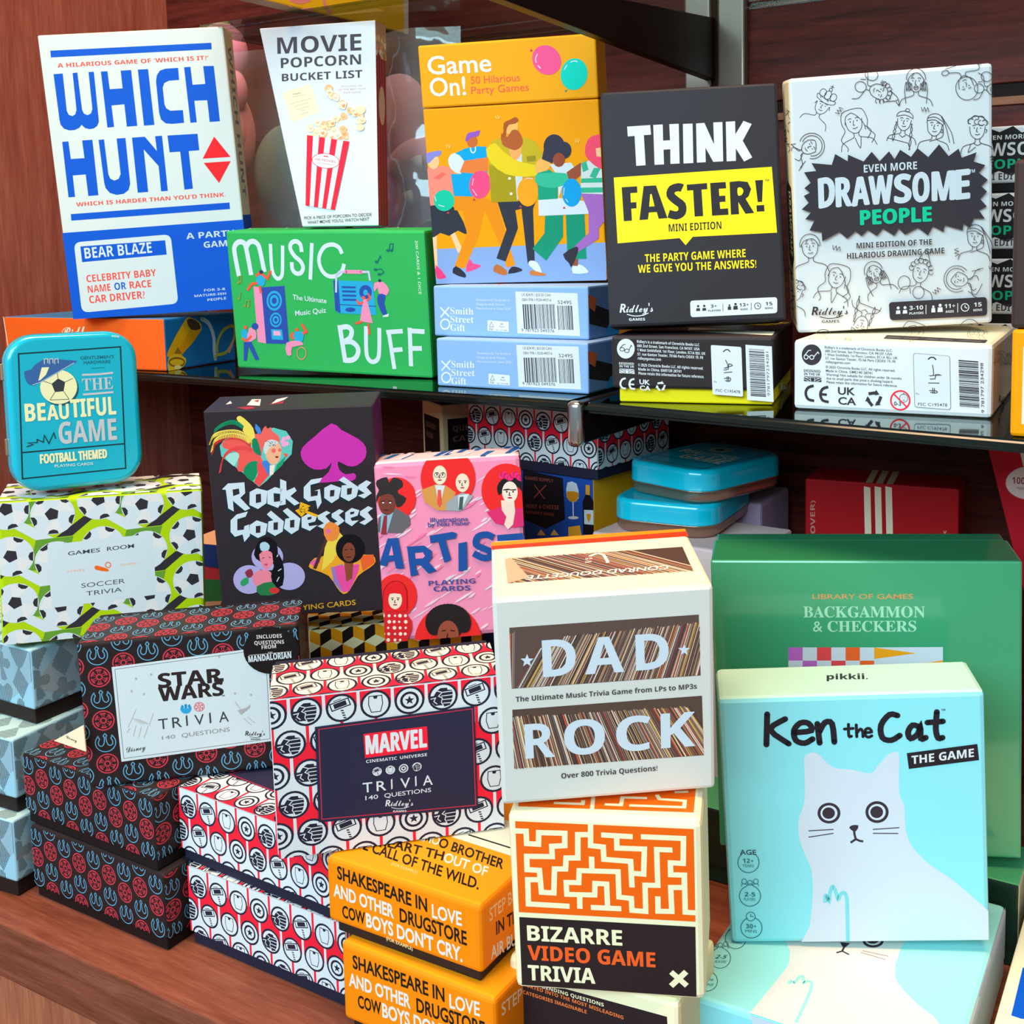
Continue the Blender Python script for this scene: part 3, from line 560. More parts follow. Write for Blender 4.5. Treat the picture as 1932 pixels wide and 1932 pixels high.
# --- the two light blue boxes underneath, shown bottom end on
def blue_box(key, label, z, dy):
    b = Box('party_card_deck', label, 'card box', POSE[key], 'light blue deck ends'); b.body({'*': '#7fb0e6', 'right': '#5a86c4', 'top': '#8fb8e6'}, bev=.0016)  # shade on the right and light on top are in the face colours
    A = Art(b, 'front', 'barcode_end_print', z); D = dy; W = '#f0f5f8'
    A.strokes(9, W, [(560, 1740+D), (612, 1792+D)], [(612, 1738+D), (562, 1795+D)]); A.ring((588, 1835+D), 25, 9, W, 28)
    for i, t in enumerate(('Smith', 'Street', 'Gift')): A.text(t, (618-(0, 0, 0)[i], 1778+D+i*47), ((748, 750, 702)[i], 1781+D+i*47), 38, W, 'serif')
    for i, t in enumerate(('Illustrations by Tim Bradford', 'Design by Andy Warren', 'Manufactured in China 2024')): A.text(t, (765, 1703+D+i*24), ((952, 925, 955)[i], 1707+D+i*24), 13, '#c5dcf4', 'sans', .004)
    A.rquad([(828, 1812+D), (948, 1822+D), (948, 1880+D), (828, 1872+D)], 6, W); A.strokes(3, '#6a7a88', [(838, 1850+D), (850, 1822+D), (862, 1850+D), (838, 1850+D)]); A.text('FSC', (838, 1868+D), (862, 1869+D), 10, '#4a5560'); A.text('MIX', (902, 1838+D), (918, 1839+D), 8, '#4a5560'); A.text('Paper', (896, 1852+D), (926, 1853+D), 8, '#4a5560', 'sans'); A.text('FSC C019383', (876, 1872+D), (940, 1875+D), 8, '#4a5560', 'sans')
    A.poly([(985, 1650+D), (1337, 1660+D), (1352, 1903+D), (998, 1887+D)], '#eaf0f2')
    A.text('US $24.95 | $33.50 CAN', (1022, 1675+D), (1185, 1678+D), 15, '#4c5258', 'sans', .006); A.text('ISBN 978-1-9230-4937-6', (1024, 1703+D), (1188, 1706+D), 15, '#4c5258', 'sans', .006); A.text('52495', (1225, 1720+D), (1303, 1722+D), 20, '#2c3238', 'sans')
    rr = random.Random(11); x = 1026; A.layer += 1
    while x < 1205:
        w = rr.choice((2.5, 2.5, 4.5, 6.5)); A.poly([(x, 1722+D), (x+w, 1722+D), (x+w+9, 1862+D), (x+9, 1861+D)], '#22262c', up=False); x += w+rr.choice((2.5, 3, 5))
    x = 1222
    while x < 1305:
        w = rr.choice((2.5, 4, 6)); A.poly([(x, 1730+D), (x+w, 1730+D), (x+w+8, 1868+D), (x+8, 1867+D)], '#22262c', up=False); x += w+rr.choice((3, 4, 5))
    A.text('9 781923 049376', (1020, 1876+D), (1206, 1882+D), 17, '#2c3238', 'sans'); A.done()
    A = Art(b, 'right', 'side_print'); d, h = b.d, b.h
    A.add([(.001, h*.3), (d*.5, h*.1), (d*.7, h*.35), (.001, h*.7)], '#24262e'); A.up(); A.add([(d*.45, h*.55), (d, h*.4), (d, h), (d*.5, h)], '#6c3f8c'); A.add([(d*.3, h*.02), (d*.75, h*.02), (d*.62, h*.3), (d*.4, h*.25)], '#1e86c4'); A.up(); A.add([(0, h*.62), (d*.12, h*.5), (d*.16, h*.75), (0, h*.85)], '#c0673c'); A.add([(d*.6, 0), (d, 0), (d, h*.3), (d*.7, h*.35)], '#e09a20'); A.done()
    return b
b = blue_box('U6', 'light blue box end with barcode, directly under the yellow dancers deck', (644, 0, 3), 0)
A = Art(b, 'top', 'top_print', (644, 0, 3)); A.many('#c2683a', [(870, 1600), (930, 1592), (950, 1604), (890, 1610)]); A.many('#e9f0f2', [(1030, 1598), (1060, 1590), (1080, 1602), (1045, 1606)]); A.many('#1c9276', [(1240, 1588), (1310, 1580), (1330, 1592), (1265, 1598)]); A.many('#8a5cb0', [(1380, 1588), (1430, 1580), (1440, 1590), (1400, 1598)]); A.done()
blue_box('U7', 'light blue box end with barcode lying on the glass, lowest under the yellow deck', (646, 646, 3), -1636)
# --- black and yellow quick-answer game, standing, and its twin lying underneath
BK = '#26262c'; YE = '#fbe014'; LW = '#e9f3f5'
def wordmark(A, p, w, h, c, sub=None, cs=None):      # script brand mark with a loop underline
    A.text('R', (p[0], p[1]), (p[0]+w*.19, p[1]-h*.02), h, c, 'boldit'); A.text("idley's", (p[0]+w*.2, p[1]-h*.025), (p[0]+w, p[1]-h*.12), h*.9, c, 'script', .012); A.stroke([(p[0]+w*.22, p[1]+h*.18), (p[0]+w*.45, p[1]+h*.38), (p[0]+w*.7, p[1]+h*.28), (p[0]+w*.86, p[1]+h*.02)], h*.1, c, sm=3)
    A.text('GAMES', (p[0]+w*.28, p[1]+h*.92), (p[0]+w*.76, p[1]+h*.88), h*.3, c)
def facts(A, q, bgc, c, pl, ag, k, f=1):             # players / ages / minutes strip; q = 4 corners, k = text size
    A.rquad(q, k*.7, bgc)
    (x0, y0), (x1, y1) = ((q[0][0]+q[3][0])/2, (q[0][1]+q[3][1])/2), ((q[1][0]+q[2][0])/2, (q[1][1]+q[2][1])/2)
    def L(t, d=0): return (x0+(x1-x0)*t, y0+(y1-y0)*t+d)
    for t in (.09, .16): A.disc(L(t, -k*.55), k*.28, c, n=12); A.poly([L(t-.024, k*.55), L(t+.024, k*.55), L(t+.02, -.1*k), L(t-.02, -.1*k)], c)
    for t, s in ((.45, .8), (.52, 1.05)): A.disc(L(t, -k*.75*s+k*.15), k*.28*s, c, n=12); A.poly([L(t-.026*s, k*.6), L(t+.026*s, k*.6), L(t+.022*s, -.25*k*s), L(t-.022*s, -.25*k*s)], c)
    A.ring(L(.775), k*.7, k*.16, c, n=18); A.strokes(k*.16, c, [L(.775, -k*.4), L(.775), L(.797, k*.15)])
    for t in (.375, .70): A.stroke([L(t, -k*.85), L(t, k*.85)], k*.12, c)
    A.text(pl, L(.205 if len(pl) > 3 else .235, -.05*k), L(.345 if len(pl) > 3 else .305, -.05*k), k*.75, c); A.text('PLAYERS', L(.205, k*.8), L(.35, k*.8), k*.42, c)
    A.text(ag, L(.565, -.05*k), L(.675, -.05*k), k*.75, c); A.text('AGES', L(.575, k*.8), L(.66, k*.8), k*.42, c)
    A.text('15', L(.865, -.05*k), L(.945, -.05*k), k*.75, c); A.text('MINS', L(.86, k*.8), L(.95, k*.8), k*.42, c)
b = Box('quick_quiz_box', 'black box with white and yellow block capitals, standing beside the white doodle box', 'game box', POSE['U8'])
b.body({'*': BK, 'front': '#2a2b32', 'right': '#1d1d22'}, bev=.0022, rough=.42)  # right face painted blacker as the shaded side
A = Art(b, 'front', 'front_print', (1100, 0, 4.83), rough=.42)
A.many(LW, [(402, 1154), (612, 1140), (620, 1227), (554, 1232), (570, 1506), (485, 1512), (470, 1238), (408, 1244)], [(640, 1139), (726, 1134), (730, 1282), (793, 1278), (786, 1132), (872, 1128), (880, 1490), (797, 1494), (795, 1360), (733, 1364), (738, 1498), (652, 1502)],
 [(910, 1130), (998, 1126), (1005, 1485), (916, 1490)], [(1030, 1126), (1106, 1120), (1194, 1316), (1187, 1116), (1270, 1112), (1277, 1470), (1187, 1475), (1115, 1345), (1118, 1478), (1038, 1482)], [(1301, 1110), (1385, 1105), (1388, 1225), (1462, 1102), (1537, 1130), (1455, 1283), (1542, 1435), (1468, 1472), (1392, 1352), (1393, 1466), (1309, 1470)])
A.poly([(280, 1618), (1720, 1520), (1768, 2120), (1000, 2158), (935, 2235), (880, 2170), (315, 2218)], YE); K = '#26262b'
FA = lambda q: [(x, (1718-x*.045)+(y-(1718-x*.045))*.81) for x, y in q]
A.many(K, *map(FA, ([(352, 1708), (492, 1698), (496, 1770), (432, 1775), (436, 1880), (486, 1876), (488, 1946), (440, 1950), (446, 2085), (372, 2090)],
 [(552, 1696), (665, 1690), (770, 2060), (690, 2066), (672, 1990), (600, 1995), (592, 2073), (514, 2079)])))
A.poly(FA([(612, 1790), (625, 1785), (652, 1925), (603, 1928)]), YE)
A.stroke(FA([(905, 1725), (870, 1712), (812, 1735), (798, 1800), (845, 1860), (900, 1915), (900, 1995), (850, 2030), (780, 2010)]), 74, K, sm=3)
A.many(K, *map(FA, ([(945, 1685), (1130, 1668), (1133, 1738), (1080, 1742), (1095, 2040), (1017, 2045), (1003, 1748), (948, 1752)],
 [(1158, 1668), (1300, 1658), (1304, 1730), (1238, 1735), (1242, 1815), (1296, 1811), (1299, 1880), (1245, 1885), (1250, 1960), (1322, 1955), (1326, 2028), (1176, 2037)],
 [(1335, 1658), (1420, 1648), (1500, 1660), (1532, 1740), (1510, 1820), (1482, 1850), (1560, 2010), (1480, 2018), (1415, 1885), (1422, 2022), (1348, 2027)],
 [(1568, 1643), (1640, 1638), (1632, 1885), (1592, 1888)], [(1580, 1925), (1650, 1920), (1654, 1992), (1584, 1996)])))
A.poly(FA([(1408, 1730), (1440, 1722), (1462, 1760), (1445, 1805), (1412, 1810)]), YE, 2)
A.text('TM', (1658, 1655), (1695, 1652), 20, K); A.text('MINI EDITION', (782, 2112), (1262, 2085), 68, K)
A.zoom(0, 0, 1); A.text('THE PARTY GAME WHERE', (1217, 495), (1407, 485), 15, YE); A.text('WE GIVE YOU THE ANSWERS!', (1204, 515), (1427, 505), 15, YE)
A.zoom(644, 0, 3); wordmark(A, (1575, 1770), 190, 50, LW); A.zoom(1288, 0, 3); facts(A, [(42, 1702), (535, 1682), (535, 1772), (45, 1796)], LW, '#34343a', '3+', '13+', 25); A.done()

def back_panel(b, z, c, lc, baby, num, cert='FSC C195478'):
    """printed bottom edge of a lying box: address block, marks, hand written price label, bar code"""
    A = Art(b, 'front', 'back_panel_print', z); return A
b = Box('quick_quiz_box', 'black box with yellow rim lying on the glass below the standing black box', 'game box', POSE['U9'])
t = b.h*.215; slab('lid', (0, 0, t), (b.w, b.d, b.h), {'*': '#2c2a2c', 'right': '#1b1a1d', 'top': '#38343a'}, b.root, .0022, rough=.42); slab('tray', (.0045, .004, 0), (b.w-.0015, b.d-.004, t+.001), YE, b.root, .0012)  # shaded right face and lit top put into the blacks
A = Art(b, 'front', 'back_panel_print', (1140, 600, 5.084)); W = '#eef3f4'
A.disc((207, 294), 85, W, 95); A.ring((172, 300), 22, 7, '#2a2a2e', 17, n=16); A.ring((218, 315), 22, 7, '#2a2a2e', 17, n=16); A.strokes(7, '#2a2a2e', [(152, 290), (180, 258), (205, 252)], [(240, 305), (258, 262), (268, 275)])
for i, (s, x1) in enumerate((("Ridley's is a trademark of Chronicle Books LLC", 912), ('680 2nd Street, San Francisco, CA 94107, USA', 915), ('1 West Smithfield, 1st Floor, London, EC1A 9JU, UK', 970), ('57, rue Gaston Tessier, 75166 Paris CEDEX 19, FR', 950), ('ridleysgames.com', 545))):
    A.text(s, (314+i*2, 238+i*40), (x1, 238+i*40+(x1-314)*.055), 26, W, 'bold')
for i, (s, x1) in enumerate((('© 2025 Chronicle Books LLC. All rights reserved.', 950), ('Made in China. GME139 28741', 740), ('Please retain this information for future reference.', 958))):
    A.text(s, (325+i*2, 462+i*40), (x1, 462+i*40+(x1-325)*.055), 26, W, 'bold')
def uk_flag(A, q, c, k):
    A.poly(q, c); (a, b_, c_, d) = q
    def L(u, v): return tuple((a[i]*(1-u)+b_[i]*u)*(1-v)+(d[i]*(1-u)+c_[i]*u)*v for i in (0, 1))
    A.strokes((d[1]-a[1])*.1, k, [L(0, .06), L(.42, .8)], [L(1, .06), L(.58, .8)], [L(0, .5), L(.3, 1)], [L(1, .5), L(.7, 1)], [L(.38, .25), L(.38, 1)], [L(.62, .25), L(.62, 1)], [L(0, .2), L(1, .2)])
A.text('DESIGNED', (143, 445), (285, 450), 21, W); A.text('IN THE UK', (146, 472), (287, 477), 21, W); uk_flag(A, [(143, 485), (290, 490), (292, 536), (146, 528)], W, '#2c2a2c')
A.ring((205, 625), 48, 18, W, 50, a0=280, a1=85, n=14) if 0 else A.stroke([(206, 578), (172, 590), (155, 630), (172, 668), (208, 676)], 18, W, sm=3); A.stroke([(290, 584), (256, 596), (242, 636), (258, 674), (296, 680)], 18, W, sm=3); A.stroke([(245, 634), (288, 638)], 16, W)
A.text('UK', (338, 632), (440, 640), 44, W, 'sans', .03); A.text('CA', (342, 690), (446, 698), 44, W, 'sans', .03)
def recycle(A, c, r, col):
    for i in range(3):
        a = i*120-90; P = lambda rr, aa: (c[0]+rr*math.cos(R_(aa)), c[1]+rr*math.sin(R_(aa)))
        A.stroke([P(r, a-48), P(r*.78, a-10), P(r*.9, a+22)], r*.42, col); A.poly([P(r*1.28, a+12), P(r*.5, a+12), P(r*.95, a+52)], col)
recycle(A, (543, 655), 42, W)
A.rquad([(1022, 258), (1316, 278), (1333, 755), (1040, 732)], 18, W); A.stroke([(1142, 325), (1165, 305), (1190, 305), (1208, 325)], 11, '#3a3a44', sm=3)
A.strokes(9, '#4a4a56', [(1165, 402), (1190, 470), (1150, 480), (1230, 456), (1195, 440), (1190, 490), (1145, 498)], [(1148, 525), (1228, 517)], [(1150, 580), (1210, 575), (1205, 605), (1160, 600)], [(1178, 560), (1182, 612)], [(1192, 558), (1196, 612)], sm=2)
A.text('FSC C195478', (1070, 705), (1305, 722), 26, '#3a3a44', 'sans', .006); A.text('Pa', (1055, 618), (1080, 620), 16, '#5a5a62', 'sans'); A.poly([(1355, 256), (1608, 272), (1625, 805), (1372, 786)], W)
def barcode(A, x0, x1, ys, c, dx=0, dy=0, sd=4):
    rr = random.Random(sd); y, ye = ys; A.layer += 1
    while y < ye:
        h = rr.choice((3, 4, 7, 10)); t = (y-ys[0])/(ye-ys[0]); A.poly([(x0+dx*t, y), (x1+dx*t, y+dy), (x1+dx*t, y+h+dy), (x0+dx*t, y+h)], c, up=False); y += h+rr.choice((4, 5, 8))
barcode(A, 1388, 1535, (295, 740), '#26262b', 18, 10); A.text('9781797234281', (1592, 748), (1576, 325), 26, '#34343a', 'sans', upv=(-1, -.06)); A.done()
A = Art(b, 'right', 'side_print', (1140, 600, 5.084)); wordmark(A, (1690, 690), 115, 66, W); A.done()
A = Art(b, 'top', 'top_print', (1140, 600, 5.084)); A.rquad([(822, 92), (1640, 128), (1612, 166), (792, 126)], 12, '#f4ead2'); A.strokes(12, '#5a5248', [(860, 118), (940, 112)], [(985, 122), (1080, 120)], [(1130, 130), (1230, 126)], [(1260, 134), (1350, 132)], [(1400, 138), (1560, 144)]); A.text('ANSWERS!', (1240, 58), (1570, 72), 26, YE, 'bold', shear=.6); A.text('GAMES', (262, 98), (500, 92), 14, LW); A.done()

# --- white doodle drawing game, standing, lying, and the pile behind
INKD = '#3d3f4a'
def doodle(A, cx, cy, s, rot, kind, c=INKD, w=2.6):
    cr, sr = math.cos(R_(rot)), math.sin(R_(rot))
    def T(p): return (cx+s*(p[0]*cr-p[1]*sr), cy+s*(p[0]*sr+p[1]*cr))
    def S(*ls, sm=3): A.strokes(w, c, *[[T(p) for p in l] for l in ls], sm=sm)
    ell = lambda x, y, a, b, a0=0, a1=360, n=12: [(x+a*math.cos(R_(a0+(a1-a0)*i/n)), y+b*math.sin(R_(a0+(a1-a0)*i/n))) for i in range(n+1)]
    A.layer += 1
    S([(-.42, -.1), (-.36, .32), (-.12, .56), (.12, .56), (.34, .32), (.42, -.1)])
    for x in (-.17, .17): A.disc(T((x, -.02)), s*.035, c, n=6, up=False)
    S([(-.27, -.13), (-.17, -.18), (-.09, -.14)], [(.09, -.14), (.17, -.18), (.27, -.13)], [(.0, -.06), (-.06, .16), (.03, .18)], [(-.12, .32), (0, .35), (.14, .3)])
    if kind != 'bald': S([(-.14, .55), (-.16, .78), (-.75, .98), (-.9, 1.35)], [(.14, .55), (.16, .78), (.72, .98), (.9, 1.35)])
    if kind == 'long': S([(-.05, -.62), (-.5, -.5), (-.62, 0), (-.52, .4), (-.8, .8), (-.55, 1.2), (-.6, 1.4)], [(-.05, -.62), (.5, -.55), (.68, 0), (.6, .45), (.9, .85), (.65, 1.2)], [(-.05, -.45), (-.35, -.3), (-.45, .1)], [(-.05, -.45), (.2, -.25), (.45, .15), (.5, .5)], [(-.1, .8), (.05, 1.35), (.2, .8)], [(.5, .3), (.75, .6), (.5, .95)])
    elif kind == 'short': S(ell(0, -.1, .52, .55, 170, 370), [(-.48, 0), (-.3, -.3), (.1, -.4), (.3, -.28), (.46, 0)], [(-.1, -.38), (-.2, -.22)], [(.08, -.4), (.12, -.24)])
    elif kind == 'crown': S([(-.55, -.3), (-.6, -.55), (0, -.42), (.6, -.55), (.55, -.3), (0, -.18), (-.55, -.3)], ell(-.35, -.72, .2, .24), ell(0, -.72, .2, .28), ell(.36, -.74, .2, .24), ell(0, -1.1, .1, .1), [(-.45, -.1), (-.5, .1)], [(.45, -.1), (.52, .12)]); S([(-.12, -1.3), (.12, -1.3)], [(0, -1.42), (0, -1.2)], [(-.4, -.44), (-.3, -.36)], [(.1, -.42), (.2, -.34)], sm=1)
    elif kind == 'cone': S([(-.3, -.5), (.05, -1.15), (.42, -.45)], [(-.2, -.68), (.3, -.65)], *[ell(.52*math.cos(R_(a)), -.1+.48*math.sin(R_(a)), .13, .13, 0, 300, 7) for a in range(180, 380, 26)], ell(-.75, .75, .32, .36), ell(.1, 1.1, .3, .32), [(-.4, .95), (-.3, 1.25)], [(.05, -1.15), (.35, -1.3), (.2, -1.05)])
    elif kind == 'scarf': S([(-.45, -.1), (-.4, -.5), (0, -.68), (.4, -.5), (.5, -.1)], [(-.44, -.25), (0, -.32), (.46, -.05)], [(-.42, -.4), (0, -.48), (.44, -.25)], [(.3, -.58), (.62, 0), (.9, .9)], [(.42, -.45), (.95, .3), (1.15, .95)], [(.45, -.1), (.5, .5), (.3, .7), (-.25, .9)]); S(ell(.42, .28, .06, .09, n=7))
    elif kind == 'curly': S(ell(0, -.3, .5, .36, 170, 370), *[ell(x, y, .17, .14, a, a+230, 6) for x, y, a in ((-.35, -.38, 90), (-.1, -.55, 150), (.2, -.52, 200), (.4, -.3, 220), (0, -.35, 60), (.22, -.3, 30))], [(.42, .05), (.52, .1), (.44, .25)], [(-.2, .8), (0, .92), (.22, .8)], [(-.35, .85), (-.5, 1.3), (-.1, 1.0)])
    elif kind == 'hands': S(ell(0, -.12, .52, .55, 175, 365), [(-.45, -.05), (-.2, -.38), (.15, -.42), (.45, -.05)], [(-.1, -.42), (-.25, -.2)], ell(0, .36, .12, .1)); S(*[[(sx*(.62-.09*i), .55), (sx*(.56-.09*i), .05+.06*abs(i-1)), (sx*(.5-.09*i), .06+.06*abs(i-1)), (sx*(.5-.09*i), .5)] for sx in (-1, 1) for i in range(4)], [(-.62, .55), (-.55, 1.2)], [(.62, .55), (.55, 1.2)], sm=2)
    elif kind == 'bald': S(ell(0, -.15, .62, .66), [(-.14, .5), (-.2, .75), (-.9, .7), (-1.0, 1.0)], [(.14, .5), (.2, .8), (.8, .95)], ell(-1.05, 1.15, .16, .2, n=8), ell(.95, 1.0, .2, .14, n=8)); S([(-.9, 1.3), (.9, 1.2)], [(-.9, 1.4), (.8, 1.32)], [(-1.15, 1.3), (-1.2, 1.5)], [(-1.02, 1.32), (-1.02, 1.55)], sm=1)
    elif kind == 'bonnet': S(ell(0, -.1, .62, .6, 140, 400, 16), ell(0, -.08, .78, .76, 140, 400, 16), [(-.4, -.1), (-.2, -.4), (.1, -.32), (.42, -.1)], [(-.1, .62), (-.5, .95), (-.35, 1.15)], [(.1, .62), (.4, 1.0), (.15, 1.2)], [(-.6, .7), (-.7, 1.2), (0, 1.45)], [(.6, .7), (.8, 1.2)])
    elif kind == 'braids': S(ell(0, -.25, .5, .34, 180, 360), [(-.52, -.2), (0, -.36), (.52, -.2)], ell(.1, -.66, .12, .1, n=8), [(-.42, .1), (-.55, .5), (-.42, .7), (-.6, 1.0), (-.5, 1.3)], [(-.5, .1), (-.42, .45), (-.58, .7), (-.45, 1.0), (-.55, 1.3)], [(.42, .1), (.55, .5), (.42, .8), (.58, 1.2), (.5, 1.7)], [(.5, .1), (.44, .5), (.58, .8), (.46, 1.2), (.56, 1.7)]); S([(-.9, 1.15), (.4, 1.3), (.55, 1.6)], [(-.2, .85), (0, 1.0), (.2, .85)], sm=1)
def squig(A, x, y, s, rot, w=2.6):
    cr, sr = math.cos(R_(rot)), math.sin(R_(rot)); q = [(i*.28-.7, (.35 if i % 2 else -.35)) for i in range(6)]
    A.stroke([(x+s*(a*cr-b_*sr), y+s*(a*sr+b_*cr)) for a, b_ in q], w, INKD, sm=3)
b = Box('drawing_game_box', 'white box covered in line drawn faces with a black jagged title burst, standing', 'game box', POSE['U10'])
b.body({'*': WH, 'left': '#e9dcb4'}, bev=.0024)  # white spine tinted cream for the warm light on it
A = Art(b, 'front', 'front_print', (1440, 200, 3.927))
for d in ((440, -5, 95, 28, 'crown'), (670, 115, 120, -12, 'long'), (1045, 110, 98, 8, 'braids'), (1270, 145, 105, 4, 'scarf'), (1585, 165, 110, 0, 'curly'), (350, 300, 98, 60, 'bonnet'), (860, -105, 105, 110, 'cone'), (1130, -185, 110, 0, 'hands'), (1500, -150, 105, 165, 'bald'), (1720, -120, 90, 100, 'cone'),
          (345, 1040, 115, -4, 'short'), (1565, 965, 105, 2, 'scarf'), (545, 1260, 118, 14, 'long'), (820, 1235, 105, -22, 'hands'), (1165, 1225, 112, 12, 'cone'), (1440, 1280, 100, -80, 'bonnet'), (720, 1625, 100, 195, 'braids'), (235, 1370, 100, 12, 'curly'), (1110, 1690, 120, 20, 'long'), (1525, 1670, 115, 0, 'short'), (440, 1740, 110, 10, 'short')): doodle(A, d[0], d[1], d[2]*1.25, d[3], d[4], w=4.6)
for q in ((560, 35, 42, -50), (1195, 25, 42, 5), (885, -160, 40, 60), (540, 1050, 45, 15), (1428, 1080, 42, 85), (1280, 1365, 42, -40), (1690, 390, 35, 80), (1690, 1195, 35, 0)): squig(A, *q, w=4.6)
ST = [(355, 422), (505, 435), (530, 355), (622, 408), (625, 360), (740, 410), (800, 338), (858, 408), (928, 335), (968, 393), (1010, 323), (1090, 376), (1138, 312), (1218, 377), (1298, 283), (1368, 370), (1442, 315), (1465, 382), (1575, 342), (1552, 410), (1640, 437), (1590, 492), (1657, 545), (1608, 590), (1652, 632), (1600, 685), (1650, 742), (1590, 768), (1635, 832), (1555, 828), (1525, 900), (1478, 868), (1472, 918), (1340, 880), (1330, 930), (1250, 888), (1215, 955), (1140, 898), (1045, 950), (1000, 905), (965, 958), (882, 905), (838, 960), (770, 915), (725, 962), (680, 925), (618, 980), (560, 930), (435, 1000), (430, 930), (340, 920), (378, 845), (308, 838), (352, 785), (282, 765), (335, 715), (298, 665), (345, 640), (302, 608), (348, 568), (300, 490), (390, 480)]
A.poly(ST, '#36373f'); TI = '#e4eff2'
A.text('EVEN MORE', (742, 492), (1135, 466), 56, TI)
for ch, x0, x1, y0, y1, h in (('D', 415, 525, 755, 735, 215), ('R', 542, 650, 745, 735, 210), ('A', 658, 780, 740, 725, 205), ('W', 785, 955, 728, 715, 205), ('S', 972, 1088, 716, 708, 205), ('O', 1108, 1222, 710, 700, 210), ('M', 1250, 1410, 700, 690, 210), ('E', 1420, 1520, 690, 680, 212)): A.text(ch, (x0, y0), (x1, y1), h, TI, 'bold', .035)
A.text('TM', (1522, 495), (1562, 490), 24, TI); A.text('PEOPLE', (718, 878), (1240, 850), 105, '#12c99d', 'bold', .04)
A.text('MINI EDITION OF THE', (688, 1052), (1245, 1022), 40, INKD); A.text('HILARIOUS DRAWING GAME', (618, 1130), (1336, 1088), 42, INKD)
wordmark(A, (355, 1545), 270, 62, '#33343c'); facts(A, [(925, 1450), (1650, 1410), (1652, 1548), (935, 1584)], '#34353d', '#eef4f4', '3-10', '11+', 40); A.done()
A = Art(b, 'left', 'spine_print', (1440, 200, 3.927)); d, h = b.d, b.h
A.up(); A.add([(d*.18, h*.27), (d*.12, h*.55), (d*.3, h*.6), (d*.85, h*.58), (d*.9, h*.3), (d*.6, h*.24)], '#2b2a20'); A.text('DRAWSOME', (d*.36, h*.56), (d*.36, h*.30), d*.34, '#dfe0a8', 'bold', .02, upv=(1, 0), local=True)
rr = random.Random(8)
for i in range(26):
    x, y = rr.uniform(.1, .9)*d, rr.choice((rr.uniform(.02, .24), rr.uniform(.62, .97)))*h
    A.lstroke(smooth_open([(x+rr.uniform(-.3, .3)*d, y+rr.uniform(-.02, .02)*h) for k in range(4)], 3), .0007, '#5a5440')
A.done()
b = Box('drawing_game_box', 'white doodle box lying on the glass, bar code on its edge, under the standing one', 'game box', POSE['U11'])
b.body({'*': WH, 'top': '#f1ecd8', 'right': '#e8e6da'}, bev=.003, name='lid')  # cream tint of top and right face is painted warm light
A = Art(b, 'front', 'back_panel_print', (1490, 600, 4.371)); K = '#33323a'
A.disc((181, 303), 82, K, 86); A.ring((135, 322), 17, 7, W, 17, n=14); A.ring((182, 324), 17, 7, W, 17, n=14); A.strokes(7, W, [(120, 312), (155, 268), (176, 266)], [(200, 318), (232, 280), (242, 296)], [(152, 318), (166, 318)])
for i, (s, x1) in enumerate((("Ridley's is a trademark of Chronicle Books LLC", 842), ('680 2nd Street, San Francisco, CA 94107, USA', 845), ('1 West Smithfield, 1st Floor, London, EC1A 9JU, UK', 890), ('57, rue Gaston Tessier, 75166 Paris CEDEX 19, FR', 875), ('ridleysgames.com', 498))): A.text(s, (290+i*1.5, 250+i*30), (x1, 250+i*30+(x1-290)*.05), 20, '#4a4c58', 'sans', .01)
for i, (s, x1) in enumerate((('© 2025 Chronicle Books LLC. All rights reserved.', 870), ('Made in China. GME140 28741', 680), ('Warning! Not suitable for children under 36 months', 922), ('due to small parts that pose a choking hazard.', 852), ('Please retain this information for future reference.', 888))): A.text(s, (297+i*1.5, 412+i*31), (x1, 412+i*31+(x1-297)*.055), 20, '#4a4c58', 'sans', .01)
A.text('DESIGNED', (117, 442), (254, 450), 20, K); A.text('IN THE UK', (118, 470), (252, 476), 20, K); uk_flag(A, [(116, 480), (260, 486), (262, 528), (118, 520)], K, '#eef2f2')
A.stroke([(198, 558), (150, 575), (132, 620), (152, 668), (202, 682)], 22, K, sm=3); A.stroke([(318, 568), (272, 584), (253, 630), (272, 678), (322, 692)], 22, K, sm=3); A.stroke([(258, 628), (306, 632)], 20, K)
A.text('UK', (398, 628), (540, 636), 60, K, 'sans', .02); A.text('CA', (400, 710), (548, 718), 60, K, 'sans', .02); recycle(A, (695, 665), 60, K)
A.text('0-3', (860, 720), (918, 722), 32, '#4a4a52', 'sans', .02); A.ring((940, 660), 34, 4, '#4a4a52', n=16); A.strokes(4, '#4a4a52', [(925, 655), (930, 660)], [(948, 655), (953, 660)], [(930, 680), (940, 674), (950, 680)], [(930, 632), (940, 620), (948, 632)]); A.ring((912, 678), 78, 13, '#d8283c', 78); A.stroke([(855, 622), (968, 735)], 12, '#d8283c')
q = [(1018, 288), (1322, 312), (1330, 758), (1030, 735)]; A.rquad(q, 24, '#6a7078'); A.rquad([(1022, 292), (1318, 315), (1326, 754), (1034, 731)], 22, '#eaf2f4')
A.stroke([(1142, 342), (1160, 326), (1188, 326), (1208, 346)], 11, K, sm=3); A.strokes(8, '#4a4a58', [(1178, 385), (1188, 470), (1150, 475), (1250, 472), (1205, 465), (1200, 500), (1155, 502)], [(1142, 535), (1235, 537)], [(1150, 598), (1212, 602), (1210, 618), (1158, 612)], [(1180, 575), (1180, 622)], [(1194, 578), (1192, 624)], sm=2)
A.text('FSC C195478', (1058, 722), (1300, 730), 25, '#4a4c58', 'sans', .006); A.text('Pa', (1042, 632), (1068, 634), 16, '#5a5a62', 'sans')
barcode(A, 1392, 1555, (345, 735), '#2b2b33', 10, 12, 9); A.text('9 781797 234298', (1606, 782), (1596, 370), 25, '#3a3c46', 'sans', upv=(-1, -.05)); A.done()
A = Art(b, 'top', 'top_print', (1490, 600, 4.371))
